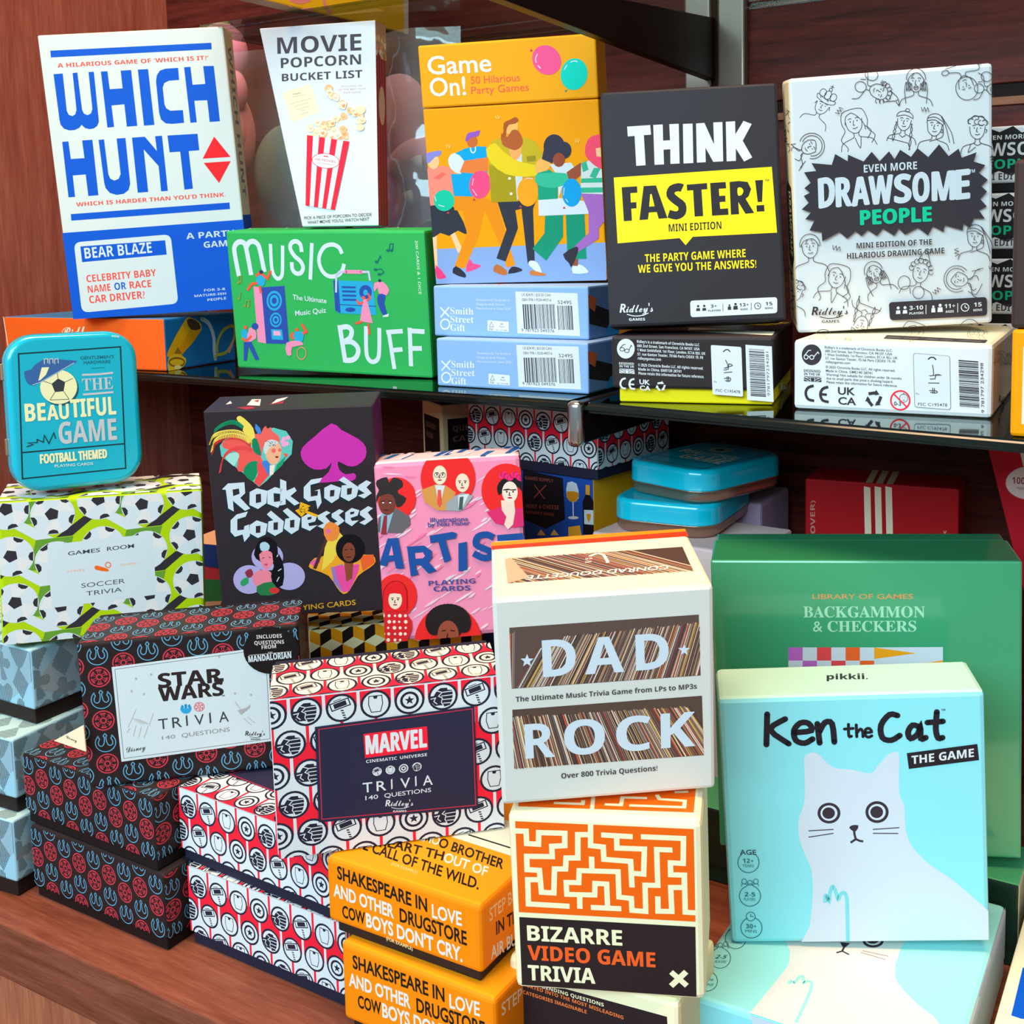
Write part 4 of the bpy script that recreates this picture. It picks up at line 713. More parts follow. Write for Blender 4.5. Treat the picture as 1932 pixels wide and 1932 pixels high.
A.rquad([(800, 140), (1635, 182), (1610, 208), (772, 172)], 8, '#33343c'); A.strokes(9, '#eef2ee', [(815, 158), (910, 162)], [(945, 165), (1060, 170)], [(1130, 172), (1215, 178)], [(1250, 180), (1340, 184)], [(1400, 185), (1580, 195)])
for d in ((480, 185, 48, 10, 'short'), (1050, 105, 80, 70, 'long'), (1520, 130, 80, -60, 'long'), (300, 100, 60, 30, 'curly')): doodle(A, *d, w=2.5, c='#6b6250')
A.strokes(3, '#6b6250', [(780, 225), (820, 195), (900, 200)], [(150, 195), (180, 160), (235, 172), (280, 195)], [(1620, 80), (1780, 70), (1820, 90)], sm=3); A.done()
A = Art(b, 'right', 'side_print', (1490, 600, 4.371)); wordmark(A, (1722, 700), 80, 60, '#4a4a50'); doodle(A, 1735, 310, 60, 4, 'long', w=3); doodle(A, 1805, 330, 60, 10, 'scarf', w=3, c='#55503c'); A.done()
z0 = GLASS+.0003
for i in range(4):
    b = Box('drawing_game_box', ('lowest', 'second lowest', 'third', 'topmost')[i]+' small white doodle box in the pile behind the standing doodle box', 'game box', (-.2530+.002*(i % 2), .8850+.0012*((i*2) % 3), z0, 1.5, 0, 0, .133, .06, .0485), 'pile of doodle boxes behind'); z0 += .0488
    b.lidded({'*': '#eef0f2'}, '#17161a', frac=.86, bev=.0018)
    A = Art(b, 'front', 'spine_print', rough=.5); cx = .098; h = b.h
    A.add([(cx+.048*math.cos(t*math.pi/16)*(1 if t % 2 else .84), h*.62+.0165*math.sin(t*math.pi/16)*(1.12 if t % 2 else .86)) for t in range(32)], '#1d1d22'); A.up()
    cx = .102; A.text('EVEN MORE', (cx-.015, h*.80), (cx+.015, h*.80), .0032, '#e8ecee', local=True); A.text('DRAWSOME', (cx-.036, h*.555), (cx+.036, h*.555), .0095, '#e8ecee', local=True); A.text('PEOPLE', (cx-.02, h*.36), (cx+.02, h*.36), .0068, '#12b48c', local=True); A.text('MINI EDITION', (cx-.022, h*.19), (cx+.022, h*.19), .005, INKD, local=True); A.done()
# --- right edge of the shelf
b = Box('orange_game_box', 'orange framed box standing on the glass at the right edge of the photo', 'game box', (-.1075, .676, GLASS+.0003, -2, 0, 0, .13, .09, .0617)); b.body({'*': '#f29a00'}, bev=.002)
A = Art(b, 'front', 'front_print'); A.add([(.0065, .0075), (.1235, .0075), (.1235, .052), (.0065, .052)], '#f4f0dc'); A.done()
b = Box('black_game_box', 'dark brown box stacked on the orange framed box at the right edge', 'game box', (-.1085, .677, GLASS+.0624, -1, 0, 0, .13, .09, .0955)); b.body({'*': '#3a302e'}, bev=.0025)
A = Art(b, 'front', 'front_print'); A.text('Q', (.009, .035), (.034, .035), .024, '#e8e4e0', 'serif', local=True); A.done()
# --- yellow box on the upper pane
b = Box('yellow_gift_box', 'yellow box with pink scribbles on the upper glass pane, cut off by the top edge', 'gift box', (-.738, .585, CAMZ+.2048, 0, 0, 0, .018, .328, .13)); b.body({'*': '#fbbb1c', 'bottom': '#9b8474'}, bev=.0015)
A = Art(b, 'right', 'side_print', (180, 0, 4.83)); PKS = '#f0908c'
A.strokes(40, PKS, [(880, 10), (860, -40)], [(1480, 20), (1430, 80), (1470, 135), (1570, 150)], [(1760, 60), (1830, 120), (1830, 200)], [(1830, 130), (1900, 95), (1980, 90)], [(1770, -10), (1860, 20), (1960, -10)], [(2080, -20), (2100, 70), (2150, 120)], sm=3)
A.zoom(700, 0, 4.83); A.many('#f4e6da', [(300, -200), (340, -200), (340, 380), (300, 380)]); A.many('#9a9cc4', [(372, -200), (430, -200), (430, 400), (372, 400)]); A.done()

# --- soft toys in a clear bag on the shelf behind
def felt(h, c2):
    m = bpy.data.materials.new('felt_'+h); m.use_nodes = True; nt = m.node_tree; b = nt.nodes['Principled BSDF']; b.inputs['Base Color'].default_value = lin(h); b.inputs['Roughness'].default_value = .9
    b.inputs['Sheen Weight'].default_value = .4; n = nt.nodes.new('ShaderNodeTexNoise'); n.inputs['Scale'].default_value = 260; bp = nt.nodes.new('ShaderNodeBump'); bp.inputs['Strength'].default_value = .6; bp.inputs['Distance'].default_value = .002
    nt.links.new(n.outputs[0], bp.inputs['Height']); nt.links.new(bp.outputs[0], b.inputs['Normal']); return m
def blob(name, p, r, m, parent, sq=(1, 1, 1), rot=0):
    bm = bmesh.new(); bmesh.ops.create_uvsphere(bm, u_segments=24, v_segments=16, radius=1)
    for v in bm.verts: v.co = Vector((v.co.x*r*sq[0], v.co.y*r*sq[1], v.co.z*r*sq[2])) @ Matrix.Rotation(R_(rot), 3, 'Y') + Vector(p)
    return bm_obj(name, bm, m, parent, True)
def toy(label, loc): 
    r = bpy.data.objects.new('plush_toy', None); COL.objects.link(r); r.location = loc; r.empty_display_size = .02; tag(r, label, 'soft toy', 'plush toys in the clear bag'); return r
PKF = felt('#f2889f', 0); PUF = felt('#b884c4', 0); PK2 = felt('#e79ab4', 0); GNF = felt('#7c8a2a', 0); TLF = felt('#3c6c5c', 0)
def px(u, v, y): return at_y(u, v, y)
o = px(437, 330, .885); t = toy('pink plush toy peeping out beside the tall cream box', (o.x, o.y, GLASS))
def rel(t, u, v, y): return px(u, v, y)-t.location
blob('head', rel(t, 418, 103, .885), .029, PKF, t, (1.1, .8, 1.15)); blob('body', rel(t, 424, 255, .885), .036, PKF, t, (1, .8, 1.5)); blob('arm', rel(t, 444, 172, .878), .0145, PKF, t, (.95, .8, 1.5)); blob('leg', rel(t, 446, 250, .878), .016, PKF, t, (.7, .7, 1.4)); blob('base', Vector((0, 0, .05)), .05, PKF, t, (.7, .6, 1))
o = px(745, 330, .895); t = toy('lilac and pink plush toy between the popcorn carton and the yellow deck', (o.x, o.y, GLASS))
blob('head', rel(t, 745, 235, .895), .040, PK2, t, (.9, .7, 1.25), -18); blob('snout', rel(t, 790, 300, .88), .024, PK2, t, (1.5, .8, .85), 14); blob('body', rel(t, 738, 390, .895), .05, PUF, t, (.9, .7, 1.25)); blob('jaw', rel(t, 770, 322, .882), .02, PUF, t, (1.6, .8, .7)); blob('foot', Vector((0, 0, .028)), .045, PUF, t, (1.0, .6, .62))
W_ = felt('#e6dfe6', 0)
for u, v in ((792, 312), (775, 378)):
    bm = bmesh.new(); bmesh.ops.create_cone(bm, segments=10, radius1=.006, radius2=0, depth=.016, cap_ends=True); bmesh.ops.rotate(bm, verts=bm.verts, matrix=Matrix.Rotation(R_(150), 3, 'Y')); bmesh.ops.translate(bm, verts=bm.verts, vec=rel(t, u, v, .858)); bm_obj('tooth', bm, W_, t, True)
o = px(812, 400, .925); t = toy('olive green plush toy low beside the yellow deck', (o.x, o.y, GLASS)); blob('body', rel(t, 812, 404, .925), .018, GNF, t, (.95, .8, 1.3)); blob('foot', Vector((0, .0, .018)), .018, GNF, t, (1, .7, 1))
o = px(548, 340, .915); t = toy('dark green plush toy left of the popcorn carton', (o.x, o.y, GLASS)); blob('body', rel(t, 548, 330, .915), .042, TLF, t, (1.1, .7, 1.3)); blob('foot', Vector((0, .005, .04)), .042, felt('#2c2c44', 0), t, (1.1, .6, 1))
# clear crumpled bag
BAG = film('clear_bag_film', (.90, .92, .90, 1), 1.9, .10, .6, 18, .10)
def bag(name, us, label, yb, seed):
    rr = random.Random(seed); bm = bmesh.new(); N, Mv = 40, 60; rows = []
    cr = [(rr.uniform(-60, 60), rr.uniform(-45, 45), rr.uniform(0, 6.3), rr.uniform(.0012, .003)) for _ in range(7)]
    for j in range(Mv+1):
        row = []
        for i in range(N+1):
            a = i/N; u = us[0]+(us[1]-us[0])*a; f = j/Mv
            x = at_y(u, 250, yb).x; z = GLASS+.0015+f*(CAMZ+.188-GLASS)
            y = yb - .012*math.sin(a*math.pi)+sum(h*abs(math.sin(kx*x+kz*z+ph)) for kx, kz, ph, h in cr)-.006
            row.append(bm.verts.new((x, y, z)))
        rows.append(row)
    for j in range(Mv):
        for i in range(N): bm.faces.new((rows[j][i], rows[j][i+1], rows[j+1][i+1], rows[j+1][i]))
    o = bm_obj(name, bm, BAG, None, True); tag(o, label, 'plastic bag'); return o
bag('plastic_bag', (215, 640), 'clear crumpled plastic bag behind the tall cream box and popcorn carton', .832, 2)
bag('plastic_bag', (690, 868), 'clear crumpled plastic bag behind the yellow deck, around the lilac toy', .832, 3)
# ================================================================ lower counter, left
# --- teal playing card tins
TEAL = '#06b6d6'
def rrect(w, h, r, n=7):
    out = []
    for cx, cy, a0 in ((w-r, r, -90), (w-r, h-r, 0), (r, h-r, 90), (r, r, 180)):
        out += [(cx+r*math.cos(R_(a0+90*i/n)), cy+r*math.sin(R_(a0+90*i/n))) for i in range(n+1)]
    return out
def tin_part(name, prof, parent, m, flat):
    """stack of rounded outlines: prof = [(inset, depth)], w x h x r given"""
    w, h, r, rings = prof; bm = bmesh.new(); loops = []
    for ins, dep in rings:
        q = [(ins+x, ins+y) for x, y in rrect(w-2*ins, h-2*ins, max(.002, r-ins))]
        loops.append([bm.verts.new((x, y, -dep) if flat else (x, dep, y)) for x, y in q])
    bm.faces.new(loops[0]); bm.faces.new(loops[-1])
    for a, b_ in zip(loops, loops[1:]):
        for i in range(len(a)): bm.faces.new((a[i], a[(i+1) % len(a)], b_[(i+1) % len(a)], b_[i]))
    bmesh.ops.recalc_face_normals(bm, faces=bm.faces); o = bm_obj(name, bm, m, parent, True)
    for p in o.data.polygons:
        if len(p.vertices) > 4: p.use_smooth = False
    return o
def tin(label, pose, flat, group=None):
    b = Box('playing_card_tin', label, 'card tin', pose, group)
    w, h, d = (b.w, b.d, b.h) if flat else (b.w, b.h, b.d); r = .021; t = d*.62
    tm = mat(TEAL, .16, .0, .6, .5); off = -d if flat else 0
    lid = tin_part('lid', (w, h, r, [(.0042, 0), (.0024, .0004), (.0010, .0014), (.0002, .0034), (0, .006), (0, t-.0008), (-.0004, t)]), b.root, tm, flat)
    base = tin_part('base', (w, h, r, [(-.0005, t), (-.0005, t+.0009), (.0008, t+.0011), (.0008, d-.003), (.0035, d)]), b.root, mat('#b08a74', .25, .75), flat)
    if flat:
        for o in (lid, base): o.location.z = d
    return b
b = tin('upright teal tin with a football picture, standing on the green football box', POSE['L1'], False)
for z in (.028, .083):
    bm = bmesh.new(); bm_box(bm, (-.0018, .012, z), (.0006, .018, z+.012), .0004); bm_obj('hinge', bm, mat('#c9a88c', .3, .8), b.root)
A = Art(b, 'front', 'front_print', (0, 560, 4.293), rough=.2, spec=.5); DK = '#0b3a44'; CR = '#f3f3c4'; SL = '#b9cdd6'
A.stroke([(150, 462), (975, 405), (1018, 1388), (182, 1474)], 13, DK, closed=True); A.stroke([(180, 1262), (1005, 1190)], 13, DK)
A.disc((488, 745), 150, '#0d5a68', 138); A.disc((475, 730), 150, CR, 138); A.poly([(418, 705), (470, 662), (528, 690), (515, 765), (445, 772)], '#2f3d44')
A.strokes(5, '#3c5058', [(470, 662), (462, 600)], [(528, 690), (590, 660)], [(515, 765), (560, 830)], [(445, 772), (405, 835)], [(418, 705), (345, 680)], [(405, 835), (560, 830)])
A.poly([(195, 605), (250, 590), (345, 510), (590, 515), (600, 540), (330, 690), (265, 720), (215, 690)], '#3566a8', 2); A.stroke([(262, 715), (330, 690), (600, 535)], 9, '#8fb8dc'); A.poly([(310, 680), (338, 572), (398, 570), (372, 632), (330, 672)], CR)
A.strokes(7, SL, *[[(360+i*42, 545), (358+i*42, 505), (385+i*42, 500), (388+i*42, 538)] for i in range(3)])
A.text("GENTLEMEN'S", (650, 508), (922, 496), 26, '#0f6f86', 'sans', .01); A.text('HARDWARE', (678, 545), (895, 536), 26, '#0f6f86', 'sans', .01); A.stroke([(742, 580), (850, 572)], 4, '#0f6f86')
A.strokes(18, SL, [(665, 632), (790, 628), (915, 615)], [(672, 792), (800, 782), (918, 772)], sm=2); A.text('THE', (668, 762), (918, 744), 98, SL, 'serif')
A.text('BE', (208, 1010), (372, 1000), 142, CR, 'bold', .02); A.text('AU', (385, 1000), (560, 985), 120, CR, 'bold', .02); A.text('TIFUL', (578, 978), (940, 950), 145, CR, 'bold', .02); A.text('GAME', (482, 1192), (948, 1155), 175, SL, 'bold', .01)
A.stroke([(215, 1215), (268, 1196), (222, 1182), (300, 1180), (300, 1155), (350, 1178), (358, 1120), (395, 1188), (435, 1100), (450, 1150)], 9, DK)
A.text('FOOTBALL THEMED', (328, 1352), (866, 1304), 74, CR, 'bold', .04); A.text('PLAYING CARDS', (443, 1382), (755, 1360), 22, '#bfe6ea', 'sans', .02); A.text('ooo', (905, 325), (965, 330), 20, '#d8f2f2'); A.done()

# --- football trivia box
b = Box('trivia_box', 'green and white box patterned with footballs, under the upright teal tin', 'trivia game box', POSE['L2'])
b.lidded('#a6d10f', '#1d1b1c', 'y', .86, .003)
def soccer(A, B0, ex, ey, s, rng):          # lattice of balls on folded green ground; ex, ey = face vectors of the sheet's unit steps
    D, K, W = '#5f9a33', '#2f2f37', '#eef4f4'
    def pt(c, x, y): return (c[0]+x*ex[0]+y*ey[0], c[1]+x*ex[1]+y*ey[1])
    ev = [pt(B0, 820*i+38*j, -90*i+422*j) for i in rng[0] for j in rng[1]]; od = [pt(c, 417, -135) for c in ev]
    for c in ev: A.add([pt(c, *q) for q in ((-150, 230), (20, 212), (185, 195), (150, 330), (120, 500), (-215, 505))], D)
    for c in od: A.add([pt(c, *q) for q in ((-170, 120), (10, 140), (150, 130), (60, 150))], D)
    A.up()
    for c in ev:
        A.add([pt(c, *q) for q in ((-390, 95), (-245, 75), (8, 210), (-150, 230))], W); A.add([pt(c, *q) for q in ((30, 205), (175, 190), (405, -5), (275, 15))], K)
    A.up(); cells = [(c, 0) for c in ev]+[(c, 1) for c in od]
    for c, k in cells: A.ldisc(c, s, W, 28)
    A.up()
    for c, k in cells:
        a0 = .5+.8*k
        for j in range(3): A.add([(c[0]+s*r_*math.cos(a0+t), c[1]+s*r_*math.sin(a0+t)) for r_, t in ((.3, j*2.1), (.95, j*2.1-.4), (.95, j*2.1+.5), (.35, j*2.1+.7))], '#d6e2e6')
    A.up()
    for c, k in cells:
        a0 = 1.75+.25*k; o = (c[0]-.03*s, c[1]+.03*s)
        A.add([(o[0]+.33*s*math.cos(a0+i*1.2566), o[1]+.33*s*math.sin(a0+i*1.2566)) for i in range(5)], K)
        for i in range(5):
            a = a0+.45+i*1.2566; A.add([(c[0]+s*q*math.cos(a+t), c[1]+s*q*math.sin(a+t)) for q, t in ((.74, 0), (.82, .22), (.985, .25), (.985, -.25), (.82, -.22))], K)
A = Art(b, 'front', 'front_print', (0, 880, 4.83), inset=.0012)
q0, q1, q2 = A.m((480, 440)), A.m((1300, 350)), A.m((520, 862)); U = (q1[0]-q0[0], q1[1]-q0[1]); V = (q2[0]-q0[0], q2[1]-q0[1])
dt = 820*422+90*38; EX = ((U[0]*422+V[0]*90)/dt, (U[1]*422+V[1]*90)/dt); EY = ((V[0]*820-U[0]*38)/dt, (V[1]*820-U[1]*38)/dt); S = 181*math.hypot(*EY)
soccer(A, q0, EX, EY, S, (range(-3, 3), range(-2, 4))); A.up()
A.poly([(432, 715), (1390, 612), (1425, 1168), (470, 1290)], '#eaf3f3'); A.text('GAMES', (620, 812), (912, 778), 36, '#3d4852', 'sans', .012); A.text('ROOM', (975, 770), (1222, 740), 36, '#3d4852', 'sans', .012)
A.text('STRIKE', (612, 968), (775, 950), 18, '#eab39c'); A.text('SCORE', (1100, 908), (1245, 890), 18, '#eab39c'); OG = '#ec6a1c'
A.poly([(868, 905), (905, 908), (985, 935), (980, 958), (870, 940)], OG, 2); A.ring((985, 898), 24, 9, OG); A.text('SOCCER', (742, 1108), (1140, 1062), 42, '#4a545e', 'sans'); A.text('TRIVIA', (785, 1180), (1112, 1140), 42, '#4a545e', 'sans'); A.done()
A = Art(b, 'top', 'top_print', inset=.0012); soccer(A, (q0[0], q0[1]-b.h), EX, EY, S, (range(-3, 3), range(-4, 3))); A.done()

# --- pale blue boxes with hatched card suits
HB = '#2c3136'
def suit(A, c, s, k, gap=.0014, ang=45, w=.0005, rot=0):
    def tr(q): return [(c[0]+s*(x*math.cos(rot)-y*math.sin(rot)), c[1]+s*(x*math.sin(rot)+y*math.cos(rot))) for x, y in q]
    H = smooth_closed([(0, -1), (.8, 0), (.85, .55), (.45, .8), (0, .5), (-.45, .8), (-.85, .55), (-.8, 0)], 3)
    D = [(0, -1), (.75, 0), (0, 1), (-.75, 0)]
    Cl = smooth_closed([(0, .95), (.35, .7), (.3, .35), (.75, .3), (.85, -.1), (.5, -.3), (.12, -.15), (.3, -.9), (-.3, -.9), (-.12, -.15), (-.5, -.3), (-.85, -.1), (-.75, .3), (-.3, .35), (-.35, .7)], 2)
    A.hatch(tr((H, D, Cl)[k % 3]), ang, gap, w, HB)
def suit_box(key, label):
    b = Box('trivia_box', label, 'trivia game box', POSE[key], 'hatched card suit boxes'); b.lidded({'*': '#8cc4de', 'top': '#a4d4dc'}, '#241f1e', frac=.80, bev=.002)
    for side, ang, sd in (('front', 90, 1), ('right', 35, 2), ('top', 30, 3)):
        A = Art(b, side, side+'_print', inset=.001, clip=None if side == 'top' else (.001, b.h*.2+.0008, b.face(side)[4][0]-.001, b.h-.001)); W, H = A.f[4]; rr = random.Random(sd); n = 0
        A.add([(0, H*.5), (W*.3, H*.2), (W*.62, H*.75), (W*.3, H)], '#b4dbe4' if side != 'right' else '#8fb3c4'); A.add([(W*.55, H), (W*.8, H*.25), (W, H*.6), (W, H)], '#86b0c4'); A.up()  # first patch is darker on the right face, as painted shade
        x = W-.014; col = 0
        while x > -.02:
            y = H-.004+(col % 2)*.011
            while y > -.02: suit(A, (x, y), .0125, n, ang=ang, gap=.0011, w=.00042 if side != 'front' else .0005, rot=.1*(n % 3)); y -= .0235; n += 1
            x -= .0215; col += 1
        A.done()
    return b
suit_box('L3a', 'pale blue hatched box, topmost of its stack, under the football box')
suit_box('L3b', 'pale blue hatched box in the middle of the left edge stack')
suit_box('L3c', 'pale blue hatched box lowest at the left edge, resting on the counter')

# --- dark boxes with red and blue round emblems
RE, LB = '#bf3a4c', '#5aa4cc'
def wheel(A, q, r, c=RE):
    A.lring(q, r*.94, r*.12, c, 20)
    for i in range(6): A.lring(q, r*.70, r*.12, c, 3, i*60+8, i*60+52)
    A.lring(q, r*.24, r*.1, c, 8)
    for i in range(6):
        a = R_(i*60+30); ca, sa = math.cos(a), math.sin(a); n = (-sa*r*.07, ca*r*.07)
        p1, p2 = (q[0]+r*.27*ca, q[1]+r*.27*sa), (q[0]+r*.56*ca, q[1]+r*.56*sa)
        A.lstroke([(p1[0]+n[0], p1[1]+n[1]), (p2[0]+n[0]*1.7, p2[1]+n[1]*1.7), (p2[0]-n[0]*1.7, p2[1]-n[1]*1.7), (p1[0]-n[0], p1[1]-n[1])], r*.055, c)
def wing(A, q, r, c=LB, wd=.085):
    T = lambda p: (q[0]+r*p[0], q[1]+r*p[1]); w = r*wd
    A.lring(T((0, -.05)), r*.9, w, c, 18, 128, 412)
    for s in (-1, 1):
        A.lstroke([T((s*x, y)) for x, y in smooth_open([(0, .86), (.16, .62), (.07, .5), (.1, .1), (.2, -.25), (.42, -.38), (.62, -.2), (.62, .1), (.5, .35), (.66, .6), (.6, .62)], 2)], w, c)
def sw_print(b, side, ox, oy, clip=None, px_=.0158, py=.0152, r=.0071, rotv=0):
    A = Art(b, side, side+'_print', inset=.0008, clip=clip); W, H = A.f[4]
    A.up(); i = -1
    while ox+i*px_ < W+r:
        j = -1
        while oy-j*py-(i % 2)*py*.45 > -r:
            q = (ox+i*px_, oy-j*py-(i % 2)*py*.45); j += 1
            if q[1] > H+r or q[0] < -r: continue
            (wing if (i+j) % 2 else wheel)(A, q, r)
        i += 1
    return A
def sw_box(key, label, axis='z'):
    b = Box('trivia_box', label, 'trivia game box', POSE[key], 'dark boxes with round emblems'); b.lidded({'*': '#262022', 'top': '#302b2e'}, '#1c1617', axis, .84, .0022, rough=.38); return b
b = sw_box('L5', 'dark emblem box lying second from the counter, carrying the white labelled one'); t = b.h*.16
for s, oy in (('front', b.h-.008), ('right', b.h-.012), ('top', b.d-.008)): sw_print(b, s, .006, oy, None if s == 'top' else (.0008, t, 9, b.h-.0006)).done()
b = sw_box('L6', 'dark emblem box lying on the counter, lowest of its stack'); t = b.h*.16
for s, oy in (('front', b.h-.008), ('right', b.h-.012)): sw_print(b, s, .006, oy, (.0008, t, 9, b.h-.0006)).done()
b = sw_box('L4', 'dark emblem box propped up, with white label and round black sticker', 'y'); CRL = '#e9f0ee'
sw_print(b, 'top', .008, b.d*.84-.006, (.0006, .0006, b.w-.0006, b.d*.84)).done()
A = sw_print(b, 'front', .0125, b.h-.009); A.done()
A = Art(b, 'front', 'label', (0, 1180, 4.83), lift=.0004)
A.poly([(1018, 378), (2440, 190), (2484, 1050), (1108, 1240)], CRL); A.up(); A.stroke([(1048, 398), (2420, 215), (2462, 1030), (1130, 1210)], 5, '#5a6064', closed=True)
A.zoom(0, 1288, 3); INK2 = '#2c2426'
A.zoom(0, 0, 1)
A.text('STAR', (300, 1297), (420, 1286), 26, INK2, 'bold', .03); A.text('WARS', (301, 1323), (422, 1311), 26, INK2, 'bold', .03); A.text('TM', (418, 1314), (424, 1313), 3, INK2)
A.strokes(7, INK2, [(299, 1295), (318, 1294)], [(404, 1283), (422, 1282)])
wing(A, A.m((351, 1336)), 10*A.k((351, 1336)), '#2b9fd8', .3); wheel(A, A.m((376, 1333)), 10*A.k((376, 1333)), '#d63a4a'); A.disc((351, 1340), 7, '#2b9fd8', 5)
for ch, x in zip('TRIVIA', (300, 326, 352, 368, 396, 414)): A.text(ch, (x, 1376-(x-300)*.118), (x+(3 if ch == 'I' else 18), 1376-(x-282)*.118), 20, '#3a4046', 'sans')
A.text('140', (306, 1395), (331, 1392), 7, '#8a9094', 'sans'); A.text('QUESTIONS', (343, 1391), (434, 1379), 8, '#8a9094', 'sans')
A.text('Disney', (239, 1419), (275, 1413), 10, '#3a3a40', 'script'); A.zoom(0, 1288, 3); wordmark(A, (1388, 298), 112, 26, '#3a3a40')
A.strokes(3, '#b4bcbe', [(725, 250), (770, 150)], [(845, 240), (868, 170)], [(735, 255), (720, 280)], [(770, 240), (755, 300)], [(800, 248), (785, 305)], [(838, 245), (815, 310)], [(1330, 105), (1370, 160)], [(1400, 190), (1440, 225)], [(1380, 200), (1425, 240)]); A.poly([(1345, 155), (1395, 140), (1418, 122), (1412, 140), (1365, 178)], '#a4abae'); A.poly([(745, 200), (790, 206), (850, 232), (800, 228)], '#b4bcbe')
for x, y in ((745, 45), (815, 62), (1240, -150), (770, -25), (1330, 58), (1420, 66), (855, -50)): A.strokes(2.5, '#9aa4a8', [(x-8, y), (x+8, y)], [(x, y-8), (x, y+8)])
A.done('white label with black lettering')
A = Art(b, 'front', 'round_sticker', (380, 1040, 4.83), lift=.0007); A.disc((635, 900), 252, '#1b1819', 215)
for t, y, x0, x1 in (('INCLUDES', 795, 503, 735), ('QUESTIONS', 850, 484, 755), ('FROM', 890, 550, 682)): A.text(t, (x0, y), (x1, y-12), 34, '#cdd4d4', 'bold')
A.text('THE', (605, 925), (648, 922), 10, '#cdd4d4'); A.stroke([(435, 945), (822, 910)], 4, '#cdd4d4'); A.text('MANDALORIAN', (432, 1008), (820, 968), 56, '#eef2f2', 'bold', .02); A.done('round black sticker')
A = Art(b, 'left', 'paper_flap', (0, 1180, 4.83))
A.done()
# folded paper triangle showing at the propped box's left edge
pl = [at_y(u, v, .452) for u, v in ((101.5, 1397.5), (157, 1368), (162, 1418))]
bm = bmesh.new(); vs = [bm.verts.new(p) for p in pl]; vb = [bm.verts.new(p+Vector((0, .0006, 0))) for p in pl]; bm.faces.new(vs); bm.faces.new(vb[::-1])
for i in range(3): bm.faces.new((vs[i], vb[i], vb[(i+1) % 3], vs[(i+1) % 3]))
bmesh.ops.recalc_face_normals(bm, faces=bm.faces); o = bm_obj('paper_triangle', bm, mat('#f3dfc2')); tag(o, 'cream paper triangle lying against the left edge of the propped emblem box', 'paper slip')
c = bpy.data.curves.new('lettering', 'FONT')
bpy.data.curves.remove(c)
tri = (pl[0]*.34+pl[1]*.2+pl[2]*.46)
V, Fc = text_mesh(styled('Disney', 'script'), 0); ex = (at_y(145, 1400, .452)-at_y(123, 1391, .452))/3.2; ey = Vector((0, 0, 1))*.0032; p0 = at_y(124, 1392, .4517)
me = bpy.data.meshes.new('lettering'); me.from_pydata([tuple(p0+ex*x+ey*y) for x, y in V], [], Fc); me.materials.append(mat('#4a4038')); link('lettering', me, o)

# --- red, white and navy boxes with round badges
NV, RW, CW = '#23263a', '#e0223a', '#f1f4f2'
STAR = [(math.cos(R_(90+i*36))*(1 if i % 2 == 0 else .42), math.sin(R_(90+i*36))*(1 if i % 2 == 0 else .42)) for i in range(10)]
def badge(A, q, r, k, cw):
    T = lambda p: (q[0]+r*p[0], q[1]+r*p[1]); A.ldisc(q, r, NV, 22); L0 = A.layer; A.layer += 1; A.ldisc(q, r*.84, cw, 22); A.layer += 1
    if k == 0:      # fist
        A.add([T(p) for p in ((-.84, -.25), (-.55, -.62), (-.1, -.62), (.1, -.74), (.45, -.66), (.6, -.3), (.66, .1), (.62, .4), (.3, .46), (.3, .6), (-.15, .62), (-.42, .42), (-.62, .1), (-.84, .1))], NV); A.layer += 1
        for l in ([(-.4, .44), (-.05, .3), (.62, .32)], [(-.12, .04), (.66, .06)], [(-.1, -.22), (.62, -.22)], [(.0, -.48), (.52, -.5)], [(-.05, .3), (-.3, .05), (-.05, -.1), (-.12, -.4), (.02, -.68)], [(-.84, -.1), (-.5, -.05), (-.62, -.3), (-.4, -.5)]): A.lstroke([T(p) for p in l], r*.06, cw)
    elif k == 1:    # hammer
        def Ro(p, a=.28): return T((p[0]*math.cos(a)-p[1]*math.sin(a), p[0]*math.sin(a)+p[1]*math.cos(a)))
        A.lstroke([Ro(p) for p in ((-.62, .0), (.62, .0), (.62, .5), (-.62, .5))], r*.08, NV, True); A.add([Ro(p) for p in ((-.42, .08), (.42, .08), (.42, .42), (-.42, .42))], NV)
        A.lstroke([Ro((-.35, .62)), Ro((.2, .62))], r*.05, NV)
        for i in range(4): A.add([Ro((-.09, -.12-i*.18)), Ro((.09, -.18-i*.18)), Ro((.09, -.28-i*.18)), Ro((-.09, -.22-i*.18))], NV)
    elif k == 2:    # plain pot shape
        A.lstroke([T(p) for p in ((-.42, .58), (.42, .58), (.46, .0), (.3, -.55), (-.3, -.55), (-.46, .0))], r*.06, NV, True); A.add([T((-.16, .6)), T((.16, .6)), T((.1, .38)), T((-.1, .38))], NV)
    else:           # target with a star
        A.lring(q, r*.54, r*.17, NV, 20); A.add([T((x*.34, y*.34)) for x, y in STAR], NV)
    A.layer = L0
